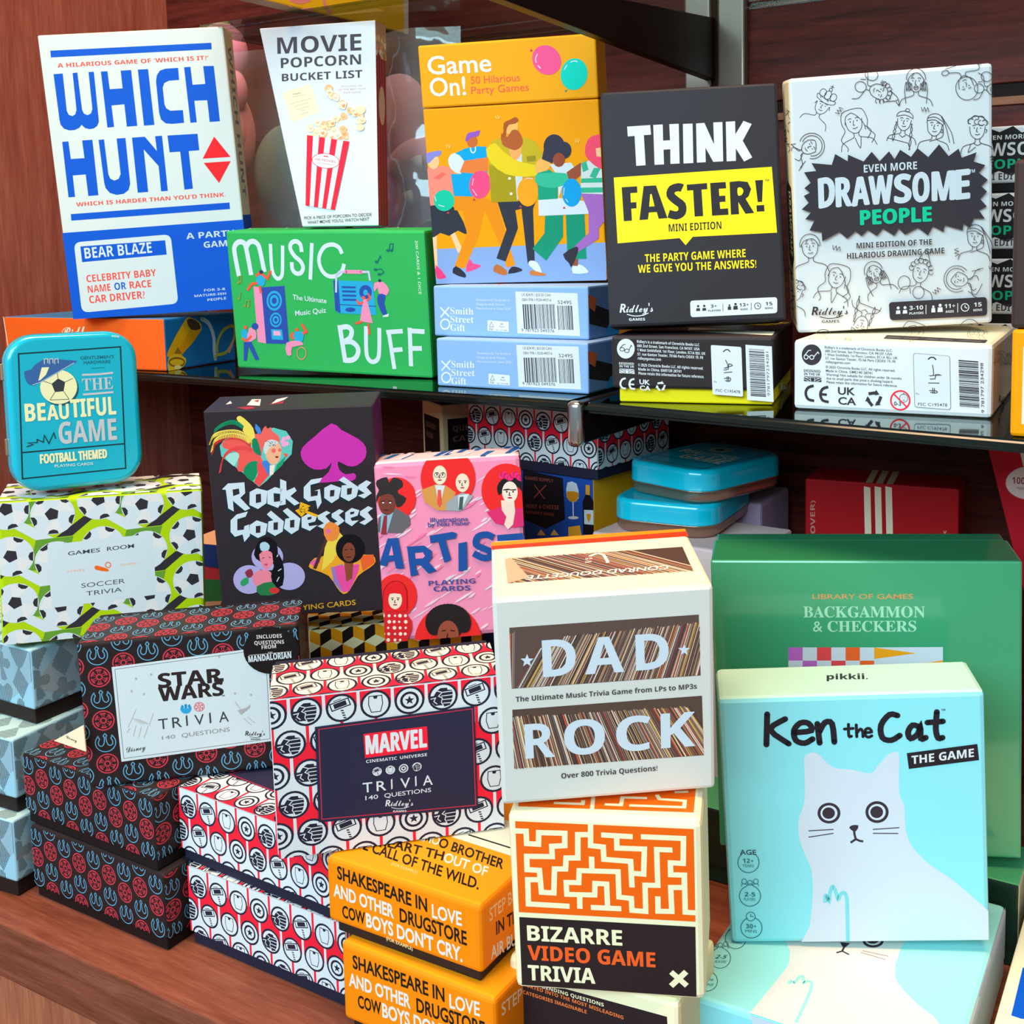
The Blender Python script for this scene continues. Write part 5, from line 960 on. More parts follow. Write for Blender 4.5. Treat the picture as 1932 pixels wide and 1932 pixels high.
def badge_print(b, side, y0, first, p=.0196, r=.0088, rp=.019, x0=.012, seq=0, clip=None, cw=CW):
    """rows of badges; bands between the rows alternate red / white with thin lines"""
    A = Art(b, side, side+'_print', inset=.0006, clip=clip); W, H = A.f[4]; rows = []; y = y0; k = 0
    while y > -r: rows.append(y); y -= rp; 
    edges = [H+.001]+rows+[-.001]; A.up()
    for i in range(len(edges)-1):
        red = (i % 2 == 0) == first; a, c = edges[i], edges[i+1]; A.add([(0, a), (W, a), (W, c), (0, c)], RW if red else cw)
    A.up()
    for i in range(len(edges)-1):
        red = (i % 2 == 0) == first; a, c = edges[i], edges[i+1]; off = x0+(p/2 if i % 2 == 0 else 0); n = -2
        while off+n*p < W+p:
            x = off+n*p; n += 1; A.add([(x-.0009, a), (x+.0009, a), (x+.0009, c), (x-.0009, c)], cw if red else RW)
            if i and red: A.add([(x-p/2-.4*p, a), (x-p/2, a-.0108), (x-p/2+.4*p, a)], cw) if 0 else None
    A.up()
    for j, y in enumerate(rows):
        x = x0+(-p/2 if j % 2 else 0)-2*p; i = -2
        while x < W+r: badge(A, (x, y), r, (i+seq+(j//1)*0) % 4, cw); x += p; i += 1
    A.up(6); return A
def badge_box(key, label, axis='z'):
    b = Box('trivia_box', label, 'trivia game box', POSE[key], 'boxes with round badges'); b.lidded(CW, '#22253a', axis, .84, .0026); return b
b = badge_box('L8', 'badge box lying on the counter, lower of the red and white pair'); t = b.h*.17
badge_print(b, 'front', b.h-.0125, False, p=.0186, r=.0082, rp=.0178, x0=.0105, clip=(.0006, t, b.w-.0006, b.h)).done()
badge_print(b, 'right', b.h-.0125, False, p=.0186, r=.0082, rp=.0178, x0=.0105, clip=(.0006, t, b.d-.0006, b.h)).done()
badge_print(b, 'top', b.d-.012, True, p=.0186, r=.0082, rp=.0178).done()
b = badge_box('L7', 'badge box lying on its twin, beside the dark emblem stack'); t = b.h*.17
badge_print(b, 'front', b.h-.0115, False, p=.0186, r=.0082, rp=.0178, x0=.0105, clip=(.0006, t, b.w-.0006, b.h)).done()
badge_print(b, 'top', .009+.0178*5, True, p=.0186, r=.0082, rp=.0178, x0=.0105).done()
A = Art(b, 'top', 'label', (0, 1288, 3), lift=.0004); A.poly([(1268, 515), (2100, 300), (2600, 500), (1760, 700)], '#2a2c46'); A.stroke([(1300, 520), (2000, 345)], 5, RW); A.stroke([(1300, 520), (1740, 690)], 4, RW); A.done('navy label')
b = badge_box('L9', 'badge box propped up front with a navy label reading TRIVIA', 'y')
badge_print(b, 'top', b.d*.84-.004-.0005, False, p=.0196, r=.0088, rp=.0165, x0=.002, clip=(.0006, .0006, b.w-.0006, b.d*.84), cw='#f3ead6').done()  # creamier white on top carries the warm light from above
A = badge_print(b, 'front', b.h-.0095, True, x0=.0205, rp=.0190, p=.0196); A.done()
A = Art(b, 'front', 'label', (644, 1288, 3), lift=.0006)
A.poly([(-150, 248), (752, 128), (772, 705), (-128, 788)], '#25284a' if 0 else '#272a44'); A.stroke([(-128, 262), (740, 145), (760, 690), (-110, 770)], 5, '#c2304a', closed=True)
A.poly([(124, 288), (484, 244), (492, 376), (134, 424)], '#e6233c'); A.text('MARVEL', (142, 402), (482, 360), 104, '#f6f6f6', 'bold', .03)
A.text('CINEMATIC', (140, 452), (315, 432), 17, '#e8ecee'); A.text('UNIVERSE', (332, 430), (485, 412), 17, '#e8ecee')
for i, x in enumerate((202, 277, 352, 427)): badge(A, A.m((x, 500-(x-202)*.12)), 32*A.k((x, 500)), (1, 2, 3, 0)[i], '#e8ecee'); 
A.up(4)
for ch, x in zip('TRIVIA', (122, 200, 282, 335, 418, 462)): A.text(ch, (x, 620-(x-122)*.12), (x+(8 if ch == 'I' else 55), 620-(x-70)*.12), 56, '#eef2f2', 'sans', .006)
A.text('140', (136, 662), (208, 652), 24, '#e8ecee', 'sans', .008); A.text('QUESTIONS', (243, 648), (508, 614), 24, '#e8ecee', 'sans', .008); wordmark(A, (248, 696), 158, 36, '#eef2f2'); A.done('navy label')
# ================================================================ card decks on the cube patterned box
b = Box('cube_pattern_box', 'box with orange, black and cream cube pattern behind the badge box', 'game box', (-.6150, .6298, .8005, 44.8, 0, 0, .14, .0511, .1658)); b.body({'*': '#f2e3c0', 'top': '#f4ead0'}, bev=.004)
def cubes(A, s, W, H):
    dx, dy = s*.866, s*.5; A.up(); j = -1
    while j*1.5*s < H+s:
        i = -1
        while i*2*dx < W+2*dx:
            x, y = i*2*dx+(dx if j % 2 else 0), j*1.5*s
            A.add([(x, y), (x+dx, y+dy), (x, y+2*dy), (x-dx, y+dy)], '#fbeebc'); A.add([(x, y), (x-dx, y+dy), (x-dx, y-s+dy), (x, y-s)], '#ffa41c'); A.add([(x, y), (x+dx, y+dy), (x+dx, y-s+dy), (x, y-s)], '#1f1a16')
            i += 1
        j += 1
for s in ('front', 'top'):
    A = Art(b, s, s+'_print', inset=.0006); cubes(A, .0098, *A.f[4]); A.done()
b = Box('plain_carton', 'plain dark carton hidden under the black cards box', 'carton', (-.668, .586, .8003, 32.6, 0, 0, .045, .036, .1805)); b.body('#2a2624')

b = Box('playing_cards_box', 'black box with a heart, magenta spade and white gothic lettering, standing', 'card box', POSE['L11'])
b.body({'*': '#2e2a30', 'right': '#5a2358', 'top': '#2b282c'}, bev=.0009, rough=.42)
A = Art(b, 'front', 'front_print', (380, 730, 4.494), rough=.42); P = A.poly; HW = '#eaf1f2'
heart = [(490, 848), (330, 710), (170, 590), (155, 500), (200, 440), (330, 400), (430, 430), (470, 440), (520, 370), (610, 345), (720, 375), (775, 460), (765, 570), (640, 700), (560, 790)]
P(heart, '#59c3bb', 1); P([(180, 470), (250, 430), (330, 430), (430, 520), (500, 590), (520, 650), (430, 700), (340, 720), (300, 690), (310, 560), (190, 520)], '#ee5a54', 2); P([(195, 585), (300, 555), (320, 590), (290, 650), (270, 670)], '#9adbd0', 2)
P([(355, 725), (390, 650), (460, 625), (485, 660), (470, 740), (430, 800)], '#138a5e', 2); P([(470, 650), (530, 640), (580, 740), (490, 846), (445, 805), (478, 740)], '#ee4d50'); P([(510, 640), (560, 625), (600, 700), (575, 755), (540, 700)], '#3f7fd0', 2); P([(640, 660), (720, 580), (690, 660), (620, 725)], '#1f9a6a', 1); P([(690, 560), (740, 570), (720, 600)], '#ee5a54')
P([(440, 400), (500, 400), (520, 360), (545, 330), (560, 355), (590, 340), (600, 375), (650, 410), (660, 470), (560, 470), (520, 520), (505, 600), (470, 560), (460, 480)], '#f0645c', 2)
P([(545, 500), (590, 460), (650, 470), (680, 520), (670, 600), (640, 650), (590, 655), (550, 600)], '#f2b18c', 2); P([(540, 470), (600, 445), (655, 470), (610, 500), (575, 520), (545, 570), (528, 540)], '#efe9dc', 2)
rr = random.Random(2)
for i in range(26): A.disc((545+rr.random()*85, 460+rr.random()*40), 4, '#4a4a4a', n=5, up=False)
A.disc((612, 540), 19, '#ef6a60', n=12); A.disc((664, 535), 15, '#ef6a60', n=12); A.disc((640, 594), 15, '#8a3030', 9, n=10); P([(580, 665), (625, 660), (610, 740), (578, 755)], '#efe2c8')
for i, (x, y) in enumerate(((700, 440), (735, 430), (700, 490), (725, 480), (690, 465))): A.disc((x, y), 20, '#e9a6cf', n=10)
for col, pts, n in (('#138a5e', [(110, 365), (180, 310), (270, 285), (340, 315), (400, 360)], 15), ('#f5d35a', [(75, 470), (110, 400), (200, 370), (310, 370), (400, 420), (440, 500)], 20), ('#c8352f', [(95, 560), (130, 460), (230, 415), (330, 420), (420, 480)], 16), ('#f5d35a', [(90, 540), (120, 440), (220, 398), (330, 405), (410, 450)], 18), ('#e6484a', [(160, 720), (185, 600), (240, 530), (330, 500), (430, 520)], 18)):
    q = smooth_open(pts, 8); A.stroke(q, 10, col); A.layer += 1
    for i in range(2, len(q)-1): A.stroke([q[i], (q[i][0]-14+i*.5, q[i][1]+34)], 8, col, up=False)
P([(300, 260), (330, 245), (390, 290), (440, 350), (455, 430), (440, 460), (400, 420), (350, 370), (360, 330), (310, 290)], '#f7d55e', 2); P([(430, 450), (470, 440), (505, 560), (490, 580), (440, 540)], '#12805a', 2); P([(460, 310), (500, 350), (510, 390), (480, 400), (455, 350)], '#3f86d4')
sp = '#c232ac'; P([(1103, 308), (1190, 365), (1330, 440), (1395, 510), (1390, 600), (1320, 665), (1240, 670), (1160, 630), (1170, 700), (1225, 740), (1290, 730), (1313, 760), (1280, 795), (1150, 800), (1000, 812), (1025, 770), (1080, 720), (1105, 640), (1060, 690), (960, 700), (880, 650), (843, 580), (860, 510), (960, 420)], sp, 2)
def goth(t, xs, y0, y1, h, S=0):
    for ch, (a, b_) in zip(t, xs):
        ya = y0+(y1-y0)*(a-xs[0][0])/(xs[-1][1]-xs[0][0]); yb = y0+(y1-y0)*(b_-xs[0][0])/(xs[-1][1]-xs[0][0])
        A.text(ch, (a, ya), (b_, yb), h, HW, 'bold', 0)
G = {'R': [[(175, 868), (225, 818), (365, 808), (372, 900), (330, 940), (415, 1030), (370, 1050), (268, 965), (275, 1055), (228, 1030), (208, 872)], [(265, 870), (318, 860), (325, 905), (270, 925)]],
 'o1': [[(410, 890), (470, 858), (560, 880), (552, 985), (480, 1035), (408, 1000)], [(462, 910), (505, 905), (508, 975), (462, 985)]],
 'c': [[(560, 880), (625, 848), (690, 868), (665, 905), (612, 900), (616, 975), (690, 965), (650, 1025), (560, 990)], None],
 'k': [[(668, 780), (720, 800), (722, 880), (790, 850), (808, 880), (755, 925), (835, 985), (790, 1005), (715, 945), (715, 995), (668, 1005)], None],
 'G1': [[(868, 850), (930, 785), (1025, 770), (1000, 810), (925, 830), (928, 930), (985, 920), (990, 880), (960, 880), (1005, 865), (1020, 980), (985, 1035), (970, 960), (905, 970), (868, 940)], None],
 'o2': [[(1042, 855), (1100, 825), (1185, 855), (1165, 945), (1105, 985), (1042, 940)], [(1092, 875), (1130, 872), (1125, 925), (1090, 930)]],
 'd': [[(1165, 790), (1205, 760), (1335, 850), (1315, 930), (1250, 968), (1180, 930), (1190, 835), (1235, 830)], [(1235, 860), (1278, 855), (1272, 908), (1235, 915)]],
 's': [[(1330, 835), (1400, 790), (1442, 810), (1400, 850), (1445, 900), (1380, 945), (1325, 920), (1385, 900), (1335, 870)], None],
 'G2': [[(248, 1130), (300, 1080), (395, 1055), (375, 1100), (305, 1120), (305, 1215), (360, 1210), (365, 1180), (405, 1165), (412, 1260), (365, 1315), (350, 1250), (285, 1270), (248, 1230)], None],
 'o3': [[(410, 1170), (470, 1130), (560, 1160), (545, 1250), (480, 1280), (410, 1240)], [(462, 1180), (502, 1175), (500, 1235), (462, 1238)]],
 'd1': [[(555, 1080), (590, 1048), (700, 1140), (690, 1225), (625, 1262), (560, 1225), (568, 1140), (610, 1130)], [(612, 1150), (650, 1145), (648, 1210), (612, 1212)]],
 'd2': [[(690, 1050), (728, 1025), (840, 1115), (825, 1210), (765, 1248), (700, 1200), (712, 1118), (750, 1110)], [(752, 1130), (790, 1125), (788, 1190), (752, 1192)]],
 'e': [[(850, 1105), (920, 1065), (985, 1085), (965, 1140), (905, 1155), (915, 1180), (985, 1170), (920, 1220), (850, 1190)], [(900, 1105), (935, 1098), (932, 1120), (900, 1128)]],
 's1': [[(985, 1090), (1060, 1050), (1095, 1065), (1050, 1095), (1100, 1150), (1030, 1200), (985, 1180), (1040, 1155), (990, 1120)], None],
 's2': [[(1105, 1075), (1170, 1035), (1208, 1052), (1165, 1085), (1215, 1135), (1150, 1182), (1100, 1165), (1155, 1140), (1105, 1105)], None],
 'e2': [[(1220, 1065), (1275, 1025), (1340, 1045), (1325, 1090), (1265, 1110), (1275, 1135), (1335, 1130), (1275, 1180), (1220, 1145)], [(1262, 1060), (1298, 1055), (1294, 1075), (1262, 1082)]],
 's3': [[(1345, 1055), (1415, 1010), (1455, 1028), (1410, 1062), (1455, 1120), (1385, 1170), (1340, 1150), (1395, 1120), (1345, 1085)], None]}
A.layer += 1
for o_, _ in G.values(): A.poly([(x-10, y+14) for x, y in o_], '#14343a', up=False)
A.layer += 1
for o_, _ in G.values(): A.poly(o_, HW, up=False)
A.layer += 1
for _, i_ in G.values():
    if i_: A.poly(i_, '#2e2a30', up=False)
A.stroke([(985, 1095), (840, 1040), (850, 990), (900, 1010), (815, 1050), (850, 1085), (905, 1025)], 24, '#f2b21f')
for c in ((560, 1440), (405, 1632), (745, 1605)): A.disc(c, 134, '#a9a8dc', 116 if c[0] > 500 else 122)
P([(445, 1420), (480, 1320), (545, 1270), (630, 1310), (650, 1420), (620, 1500), (500, 1480)], '#15151a', 2); P([(498, 1330), (540, 1312), (580, 1345), (560, 1395), (505, 1385)], '#a8cfe0', 2); P([(490, 1420), (555, 1385), (610, 1420), (605, 1500), (560, 1545), (520, 1520)], '#f2869c', 2); P([(430, 1590), (540, 1545), (610, 1600), (600, 1690), (470, 1700)], '#f2869c', 2); P([(600, 1400), (660, 1420), (700, 1530), (690, 1680), (620, 1690), (590, 1600), (615, 1520)], '#15151a', 2)
P([(470, 1690), (600, 1650), (640, 1750), (500, 1765)], '#2a7a4a', 2); P([(330, 1650), (390, 1610), (400, 1660), (350, 1690)], '#2e9a64', 2); P([(370, 1570), (420, 1540), (440, 1590), (400, 1620)], '#8a3048', 2); A.disc((620, 1725), 44, '#d0353c', 26); A.strokes(8, '#e8eaf0', [(640, 1440), (652, 1420)], [(650, 1560), (680, 1540)], [(640, 1650), (660, 1610)]); A.strokes(5, '#2a2026', [(515, 1450), (535, 1445)], [(570, 1440), (592, 1446)]); A.disc((548, 1505), 16, '#d0406a', 8, n=10)
P([(910, 1520), (960, 1450), (1060, 1420), (1090, 1250), (1180, 1240), (1240, 1330), (1370, 1420), (1450, 1420), (1478, 1480), (1430, 1530), (1330, 1600), (1260, 1720), (1205, 1755), (1150, 1700), (1080, 1600), (960, 1550)], '#f3a42a', 2)
P([(1060, 1260), (1170, 1230), (1225, 1290), (1110, 1480), (1020, 1560)], '#eed04a', 1); P([(1100, 1530), (1200, 1500), (1190, 1740), (1120, 1650)], '#8f7cc4'); P([(1340, 1430), (1460, 1420), (1470, 1490), (1370, 1560)], '#ea6430', 1); P([(920, 1490), (980, 1450), (1010, 1480), (960, 1530)], '#ea5aa4')
P([(1130, 1520), (1340, 1500), (1330, 1570), (1255, 1730), (1200, 1740), (1150, 1620)], '#e650a0', 1); P([(1210, 1480), (1290, 1480), (1280, 1620), (1230, 1650)], '#8a4a30'); A.disc((1262, 1370), 122, '#15151a', 124); A.disc((1250, 1400), 54, '#7d4430', 82); A.strokes(7, '#2a1818', [(1215, 1380), (1238, 1376)], [(1262, 1374), (1286, 1378)], [(1228, 1442), (1272, 1440)]); A.stroke([(1060, 1290), (960, 1540)], 28, '#4a3030'); P([(1035, 1200), (1090, 1140), (1170, 1190), (1150, 1290), (1065, 1300)], '#ef8a3c', 2); A.disc((1078, 1222), 22, '#f06a9a')
A.text('PLAYING CARDS', (735, 1905), (1310, 1845), 44, '#d3a72c', 'sans', .012); A.done()
A = Art(b, 'top', 'top_print', (380, 730, 4.494)); A.many('#e8dcd8', [(205, 150), (245, 120), (260, 140)], [(385, 155), (430, 105), (505, 105), (495, 160)], [(585, 150), (640, 105), (735, 85), (700, 110)]); A.many('#96283a', [(300, 175), (420, 165), (460, 180), (380, 192)], [(560, 150), (700, 120), (690, 140)], [(440, 120), (490, 108), (480, 130)]); A.done()
A = Art(b, 'right', 'side_print'); rr = random.Random(4)
for i in range(22): A.lstroke([(rr.random()*b.d, rr.random()*b.h) for k in range(2)], .0012, '#7d3f7a')
A.done()

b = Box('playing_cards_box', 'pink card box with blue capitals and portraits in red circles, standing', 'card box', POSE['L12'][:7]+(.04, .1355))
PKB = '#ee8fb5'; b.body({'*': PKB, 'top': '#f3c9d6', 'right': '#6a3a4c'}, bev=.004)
A = Art(b, 'front', 'front_print', (680, 720, 4.83), inset=.0005); rr = random.Random(6)
for i in range(120):
    x, y = rr.uniform(120, 1560), rr.uniform(640, 2440); d = (1, -.62) if y > 1000 or x > 900 else (1, .05); l = rr.uniform(50, 190); w_ = rr.uniform(12, 34)
    A.poly([(x-d[0]*l/2, y-d[1]*l/2), (x, y-w_/2), (x+d[0]*l/2, y+d[1]*l/2), (x, y+w_/2)], rr.choice(('#f8d5e2', '#f6c4d6', '#fbe3ea', '#e97aa6')), 2)
P = A.poly; RC = '#e02b2b'
for c, r in (((330, 1060), 190), ((798, 880), 268), ((1330, 990), 245), ((330, 1950), 200), ((800, 2370), 330), ((1540, 1960), 180)): A.disc(c, r*.93, RC, r, n=36)
def head(A, c, s, skin, hair=None, specs=False, lip='#9a4a44', br='#3a2a28'):
    x, y = c; A.disc((x, y), s*.62, skin, s*.85, n=24); A.strokes(s*.07, br, [(x-s*.4, y-s*.16), (x-s*.12, y-s*.18)], [(x+s*.12, y-s*.18), (x+s*.4, y-s*.16)], [(x-s*.02, y), (x-s*.07, y+s*.24), (x+s*.06, y+s*.26)])
    for d in (-.25, .25): A.disc((x+d*s, y-s*.03), s*.075, '#2a2428', n=8)
    A.disc((x, y+s*.45), s*.2, lip, s*.07, n=10)
    if specs:
        for d in (-.27, .27): A.ring((x+d*s, y-s*.02), s*.22, s*.05, '#6a6a6a', n=14)
# top left portrait: dark hair, grey suit
P([(150, 1370), (165, 1250), (200, 1200), (330, 1150), (450, 1230), (455, 1300), (380, 1380)], '#5f6068', 1); P([(190, 1200), (300, 1190), (240, 1390), (180, 1385)], '#7fb6d0'); P([(215, 1220), (245, 1215), (240, 1390), (185, 1390)], '#8a2f3c'); A.disc((245, 1110), 78, '#6e3a30', 105)
P([(150, 900), (240, 868), (262, 920), (300, 872), (380, 900), (385, 960), (345, 985), (350, 1020), (420, 1060), (380, 1130), (330, 1140), (310, 1060), (260, 1020), (170, 1050), (150, 1110), (145, 1040), (170, 990), (148, 950)], '#2e2a2c', 2); A.strokes(8, '#2a1c1c', [(190, 1090), (225, 1085)], [(255, 1085), (290, 1090)], [(215, 1168), (255, 1168)]); 
for x in (208, 272): A.disc((x, 1102), 11, '#e9e0da', 7, n=8)
# two bald men
P([(555, 985), (690, 935), (780, 945), (870, 1010), (850, 1060), (780, 1175), (700, 1170), (590, 1100)], '#c9934c', 1); P([(680, 940), (770, 945), (720, 1150)], '#eef0ee'); P([(705, 985), (735, 985), (745, 1110), (720, 1150), (700, 1110)], '#d8544a'); P([(780, 1110), (860, 1040), (930, 1010), (1030, 1040), (940, 1160), (900, 1178), (780, 1172)], '#93a3ab', 1); P([(890, 1035), (990, 1020), (920, 1170), (895, 1170)], '#eef0ee'); P([(905, 1050), (940, 1045), (930, 1165), (895, 1170)], '#3c5a56')
head(A, (724, 850), 102, '#f2dcc4', specs=True); head(A, (930, 920), 100, '#f0d8c4')
# woman with flowers
P([(1150, 1190), (1270, 1140), (1400, 1150), (1560, 1160), (1560, 1300), (1400, 1330), (1230, 1290)], '#cf2f70', 1); P([(1280, 1080), (1400, 1080), (1410, 1180), (1390, 1300), (1345, 1345), (1310, 1300), (1330, 1230), (1290, 1170)], '#efd5c8', 1); P([(1245, 960), (1290, 890), (1400, 870), (1480, 930), (1480, 1020), (1440, 960), (1310, 960), (1290, 1010), (1260, 1030)], '#1f1c20', 2); head(A, (1362, 1005), 115, '#f3ddd2', lip='#b8243c', br='#1a1618'); A.stroke([(1300, 985), (1345, 978), (1372, 985), (1420, 982)], 9, '#1a1618')
for i in range(14): A.disc((1285+i*14, 860-18*math.sin(i*.9)), 26, ('#e0307c', '#c21f62')[i % 2], n=9)
# woman with red bob, dotted dress
P([(190, 2140), (260, 2080), (400, 2090), (470, 2180), (470, 2260), (400, 2420), (160, 2420)], '#c9252b', 1)
for i in range(24): A.disc((205+(i % 5)*52+rr.uniform(-8, 8), 2130+(i//5)*55), 17-3*(i % 3), '#f6dcd0', n=10)
P([(195, 2070), (205, 1900), (270, 1830), (370, 1830), (420, 1900), (430, 2080), (380, 2090), (240, 2090)], '#d8202a', 1); head(A, (318, 1985), 100, '#f2d9c4'); P([(225, 1935), (260, 1870), (380, 1865), (400, 1935), (310, 1925)], '#d8202a', 1); A.stroke([(205, 2060), (215, 1900), (280, 1822), (370, 1825), (420, 1895), (425, 2070)], 6, '#8a1018', sm=3)
# curly haired man below
P([(610, 2480), (700, 2400), (900, 2400), (1010, 2480)], '#5c3a34', 1)
for i in range(22): a = 2.6+i*.19; A.disc((800+150*math.cos(a), 2190+110*math.sin(a)), 60, '#241f20', 62, n=12)
A.disc((800, 2240), 130, '#241f20', 105); A.disc((800, 2300), 96, '#8f4a38', 125); A.disc((800, 2300), 92, '#8f4a38', 128); A.strokes(10, '#2a1816', [(740, 2268), (780, 2262)], [(820, 2262), (862, 2268)], [(798, 2290), (788, 2330), (806, 2332)], [(765, 2372), (835, 2372)])
BB = '#1d4f9c'
A.many(BB, [(170, 1665), (250, 1425), (345, 1420), (400, 1700), (325, 1700), (310, 1625), (250, 1640), (235, 1680)], [(425, 1500), (580, 1490), (650, 1540), (655, 1600), (620, 1640), (695, 1720), (620, 1745), (545, 1665), (500, 1670), (530, 1755), (460, 1770)], [(630, 1400), (840, 1365), (880, 1380), (868, 1425), (775, 1440), (828, 1620), (765, 1645), (710, 1455), (640, 1470)], [(893, 1470), (970, 1455), (975, 1710), (895, 1725)])
A.many(PKB, [(262, 1580), (285, 1490), (302, 1578)], [(500, 1560), (570, 1552), (590, 1585), (570, 1605), (505, 1610)])
A.stroke([(1215, 1420), (1150, 1390), (1070, 1410), (1055, 1480), (1130, 1520), (1190, 1550), (1170, 1595), (1110, 1600), (1030, 1560)], 60, BB, sm=3); A.many(BB, [(1245, 1395), (1480, 1375), (1480, 1435), (1390, 1445), (1390, 1650), (1320, 1655), (1320, 1450), (1250, 1455)]); A.stroke([(1640, 1420), (1580, 1390), (1510, 1420), (1560, 1500), (1620, 1540), (1590, 1600), (1500, 1590)], 55, BB, sm=3)
A.text('Illustrations', (638, 1278), (980, 1266), 40, '#3c4f9c', 'sans', .02); A.text('by Niki Fisher', (616, 1320), (1000, 1302), 40, '#3c4f9c', 'sans', .02); A.text('PLAYING', (622, 1856), (1048, 1832), 44, '#3c4a98', 'bold'); A.text('CARDS', (668, 1908), (1002, 1898), 46, '#3c4a98', 'bold'); A.done()
A = Art(b, 'top', 'top_print'); rr = random.Random(9)
for i in range(26):
    x = rr.random()*b.w; y = rr.random()*b.d; A.add([(x, y), (x+.004, y), (x+.012, y+.022), (x+.006, y+.022)], rr.choice(('#1f5aa4', '#2a67b0', '#f7e6ee'))); A.up()
A.done()

# ================================================================ orange film title boxes
def film_box(key, label):
    b = Box('trivia_box', label, 'trivia game box', POSE[key], 'orange film title boxes'); i = .004; t = .0075 if key == 'L13' else .010
    slab('lid', (0, 0, t), (b.w, b.d, b.h), {'*': '#e88606', 'top': '#ee9a14'}, b.root, .003, 3); slab('tray', (i, i, 0), (b.w-i, b.d-i, t+.001), '#2a2420', b.root, .001); return b
FIC, FWC = '#221a18', '#fbf2e4'
def film_front(b, z, full=True):
    A = Art(b, 'front', 'front_print', z); T = A.text
    T('SHAKESPEARE IN', (582, 465), (1212, 700), 88, FIC, 'sans', .022); T('LOVE', (1246, 738), (1455, 798), 92, FWC, 'sans', .022); T('AND OTHER', (556, 585), (980, 745), 86, FWC, 'sans', .03); T('DRUGSTORE', (1020, 765), (1490, 935), 92, FIC, 'sans', .022)
    T('COW', (618, 735), (778, 788), 82, FIC, 'sans', .022); T("BOYS DON'T CRY.", (785, 800), (1460, 1050), 92, FWC, 'sans', .03); T('(FOR EXAMPLE)', (925, 895), (1110, 970), 24, '#f4cf90', 'sans', .02); return A
b = film_box('L13', 'orange box with black and white film titles, upper of the pair')
film_front(b, (480, 1532, 3.715)).done()
A = Art(b, 'top', 'top_print', (480, 1532, 3.715)); T = A.text
A.poly([(1380, 175), (1800, 308), (2200, 180), (1700, 40)], '#f3ead8'); A.stroke([(1500, 160), (1795, 252)], 16, '#26221e')
T('EMO', (1150, 195), (1290, 235), 62, FWC, 'sans', .02, upv=(.35, -.94)); T('O BROTHER', (1285, 240), (1740, 402), 66, FIC, 'sans', .02, upv=(.35, -.94)); T('HEART TH', (860, 228), (1320, 340), 62, FIC, 'sans', .02, upv=(.35, -.94)); T('OUT OF', (1320, 345), (1625, 452), 66, FWC, 'sans', .02, upv=(.35, -.94)); T('L CALL OF THE WILD.', (760, 262), (1570, 545), 70, FIC, 'sans', .02, upv=(.35, -.94)); T('(FOR EXAMPLE)', (958, 372), (1138, 436), 22, '#f4cf90', 'sans', upv=(.35, -.94)); A.done()
A = Art(b, 'right', 'side_print', (900, 1440, 3.864)); T = A.text
T('STEP BROTHERS', (92, 1155), (480, 830), 96, '#e9cfa4', 'sans', .01); T('IN THE', (140, 1250), (330, 1130), 96, FIC, 'sans', .02); T('AIR BUD', (102, 1432), (330, 1290), 96, FWC, 'sans', .02); A.done()
b = film_box('L14', 'orange box with black and white film titles, lower of the pair at the bottom edge')
film_front(b, (506, 1698, 3.64)).done()
A = Art(b, 'right', 'side_print', (900, 1440, 3.864)); A.text('STEP', (180, 1845), (330, 1720), 96, '#f2e2c4', 'sans', .01); A.done()

# ================================================================ maze boxes
CM, MO, MK = '#f3ecc8', '#f0640f', '#2a2124'
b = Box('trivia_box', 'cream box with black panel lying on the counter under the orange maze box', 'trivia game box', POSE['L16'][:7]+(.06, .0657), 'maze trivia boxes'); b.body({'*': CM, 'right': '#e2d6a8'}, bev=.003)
A = Art(b, 'front', 'front_print', (900, 1440, 3.864)); A.poly([(290, 1645), (890, 1690), (1385, 1848), (1400, 2300), (300, 2300)] if 0 else [(283, 1545), (1385, 1848), (1420, 2400), (310, 2400)], MK)
A.text('MIND-BENDING QUESTIONS', (345, 1600), (925, 1775), 25, CM, 'bold'); A.text('SORTED INTO THE MOST MISLEADING', (338, 1622), (1068, 1868), 25, '#ef7a3c', 'bold'); A.text('CATEGORIES IMAGINABLE', (336, 1678), (800, 1826), 25, '#ef7a3c', 'bold'); A.done()
b = Box('trivia_box', 'cream box with an orange maze and BIZARRE VIDEO GAME TRIVIA lettering', 'trivia game box', POSE['L15'], 'maze trivia boxes'); b.body({'*': CM, 'right': '#f0e6bc', 'left': '#e9e0bc'}, bev=.0032)
A = Art(b, 'front', 'front_print', (900, 1440, 3.864))
A.poly([(278, 422), (1580, 480), (1592, 1155), (305, 1085)], MO)
def mz(*ls, w=40): A.strokes(w, CM, *ls)
mz([(828, 440), (828, 600), (920, 610), (925, 700), (1120, 715), (1130, 905)], [(260, 492), (358, 495), (362, 585), (448, 590), (450, 505), (640, 510), (640, 600), (545, 605), (548, 680), (362, 678), (365, 775), (455, 780), (470, 940), (560, 945), (565, 770), (645, 770), (650, 690), (735, 690), (735, 520), (828, 520)],
   [(905, 522), (1135, 535)], [(1018, 530), (1020, 618), (1220, 625), (1215, 808), (1120, 800)], [(1195, 535), (1505, 548), (1503, 730), (1410, 725), (1412, 812), (1512, 815), (1510, 905), (1412, 905), (1420, 1080), (1320, 1078), (1318, 970)],
   [(1425, 632), (1310, 628), (1318, 890), (1225, 888), (1230, 1080), (1130, 1072), (1125, 985), (1035, 975), (1028, 790), (745, 782), (742, 870), (650, 868), (655, 955), (858, 960), (860, 875), (945, 880), (952, 1050)], [(835, 680), (838, 785)], [(748, 960), (750, 1060)], [(830, 1050), (1052, 1060)], [(455, 848), (370, 848), (375, 1025), (675, 1042)], [(1512, 815), (1518, 1085), (1600, 1090)])
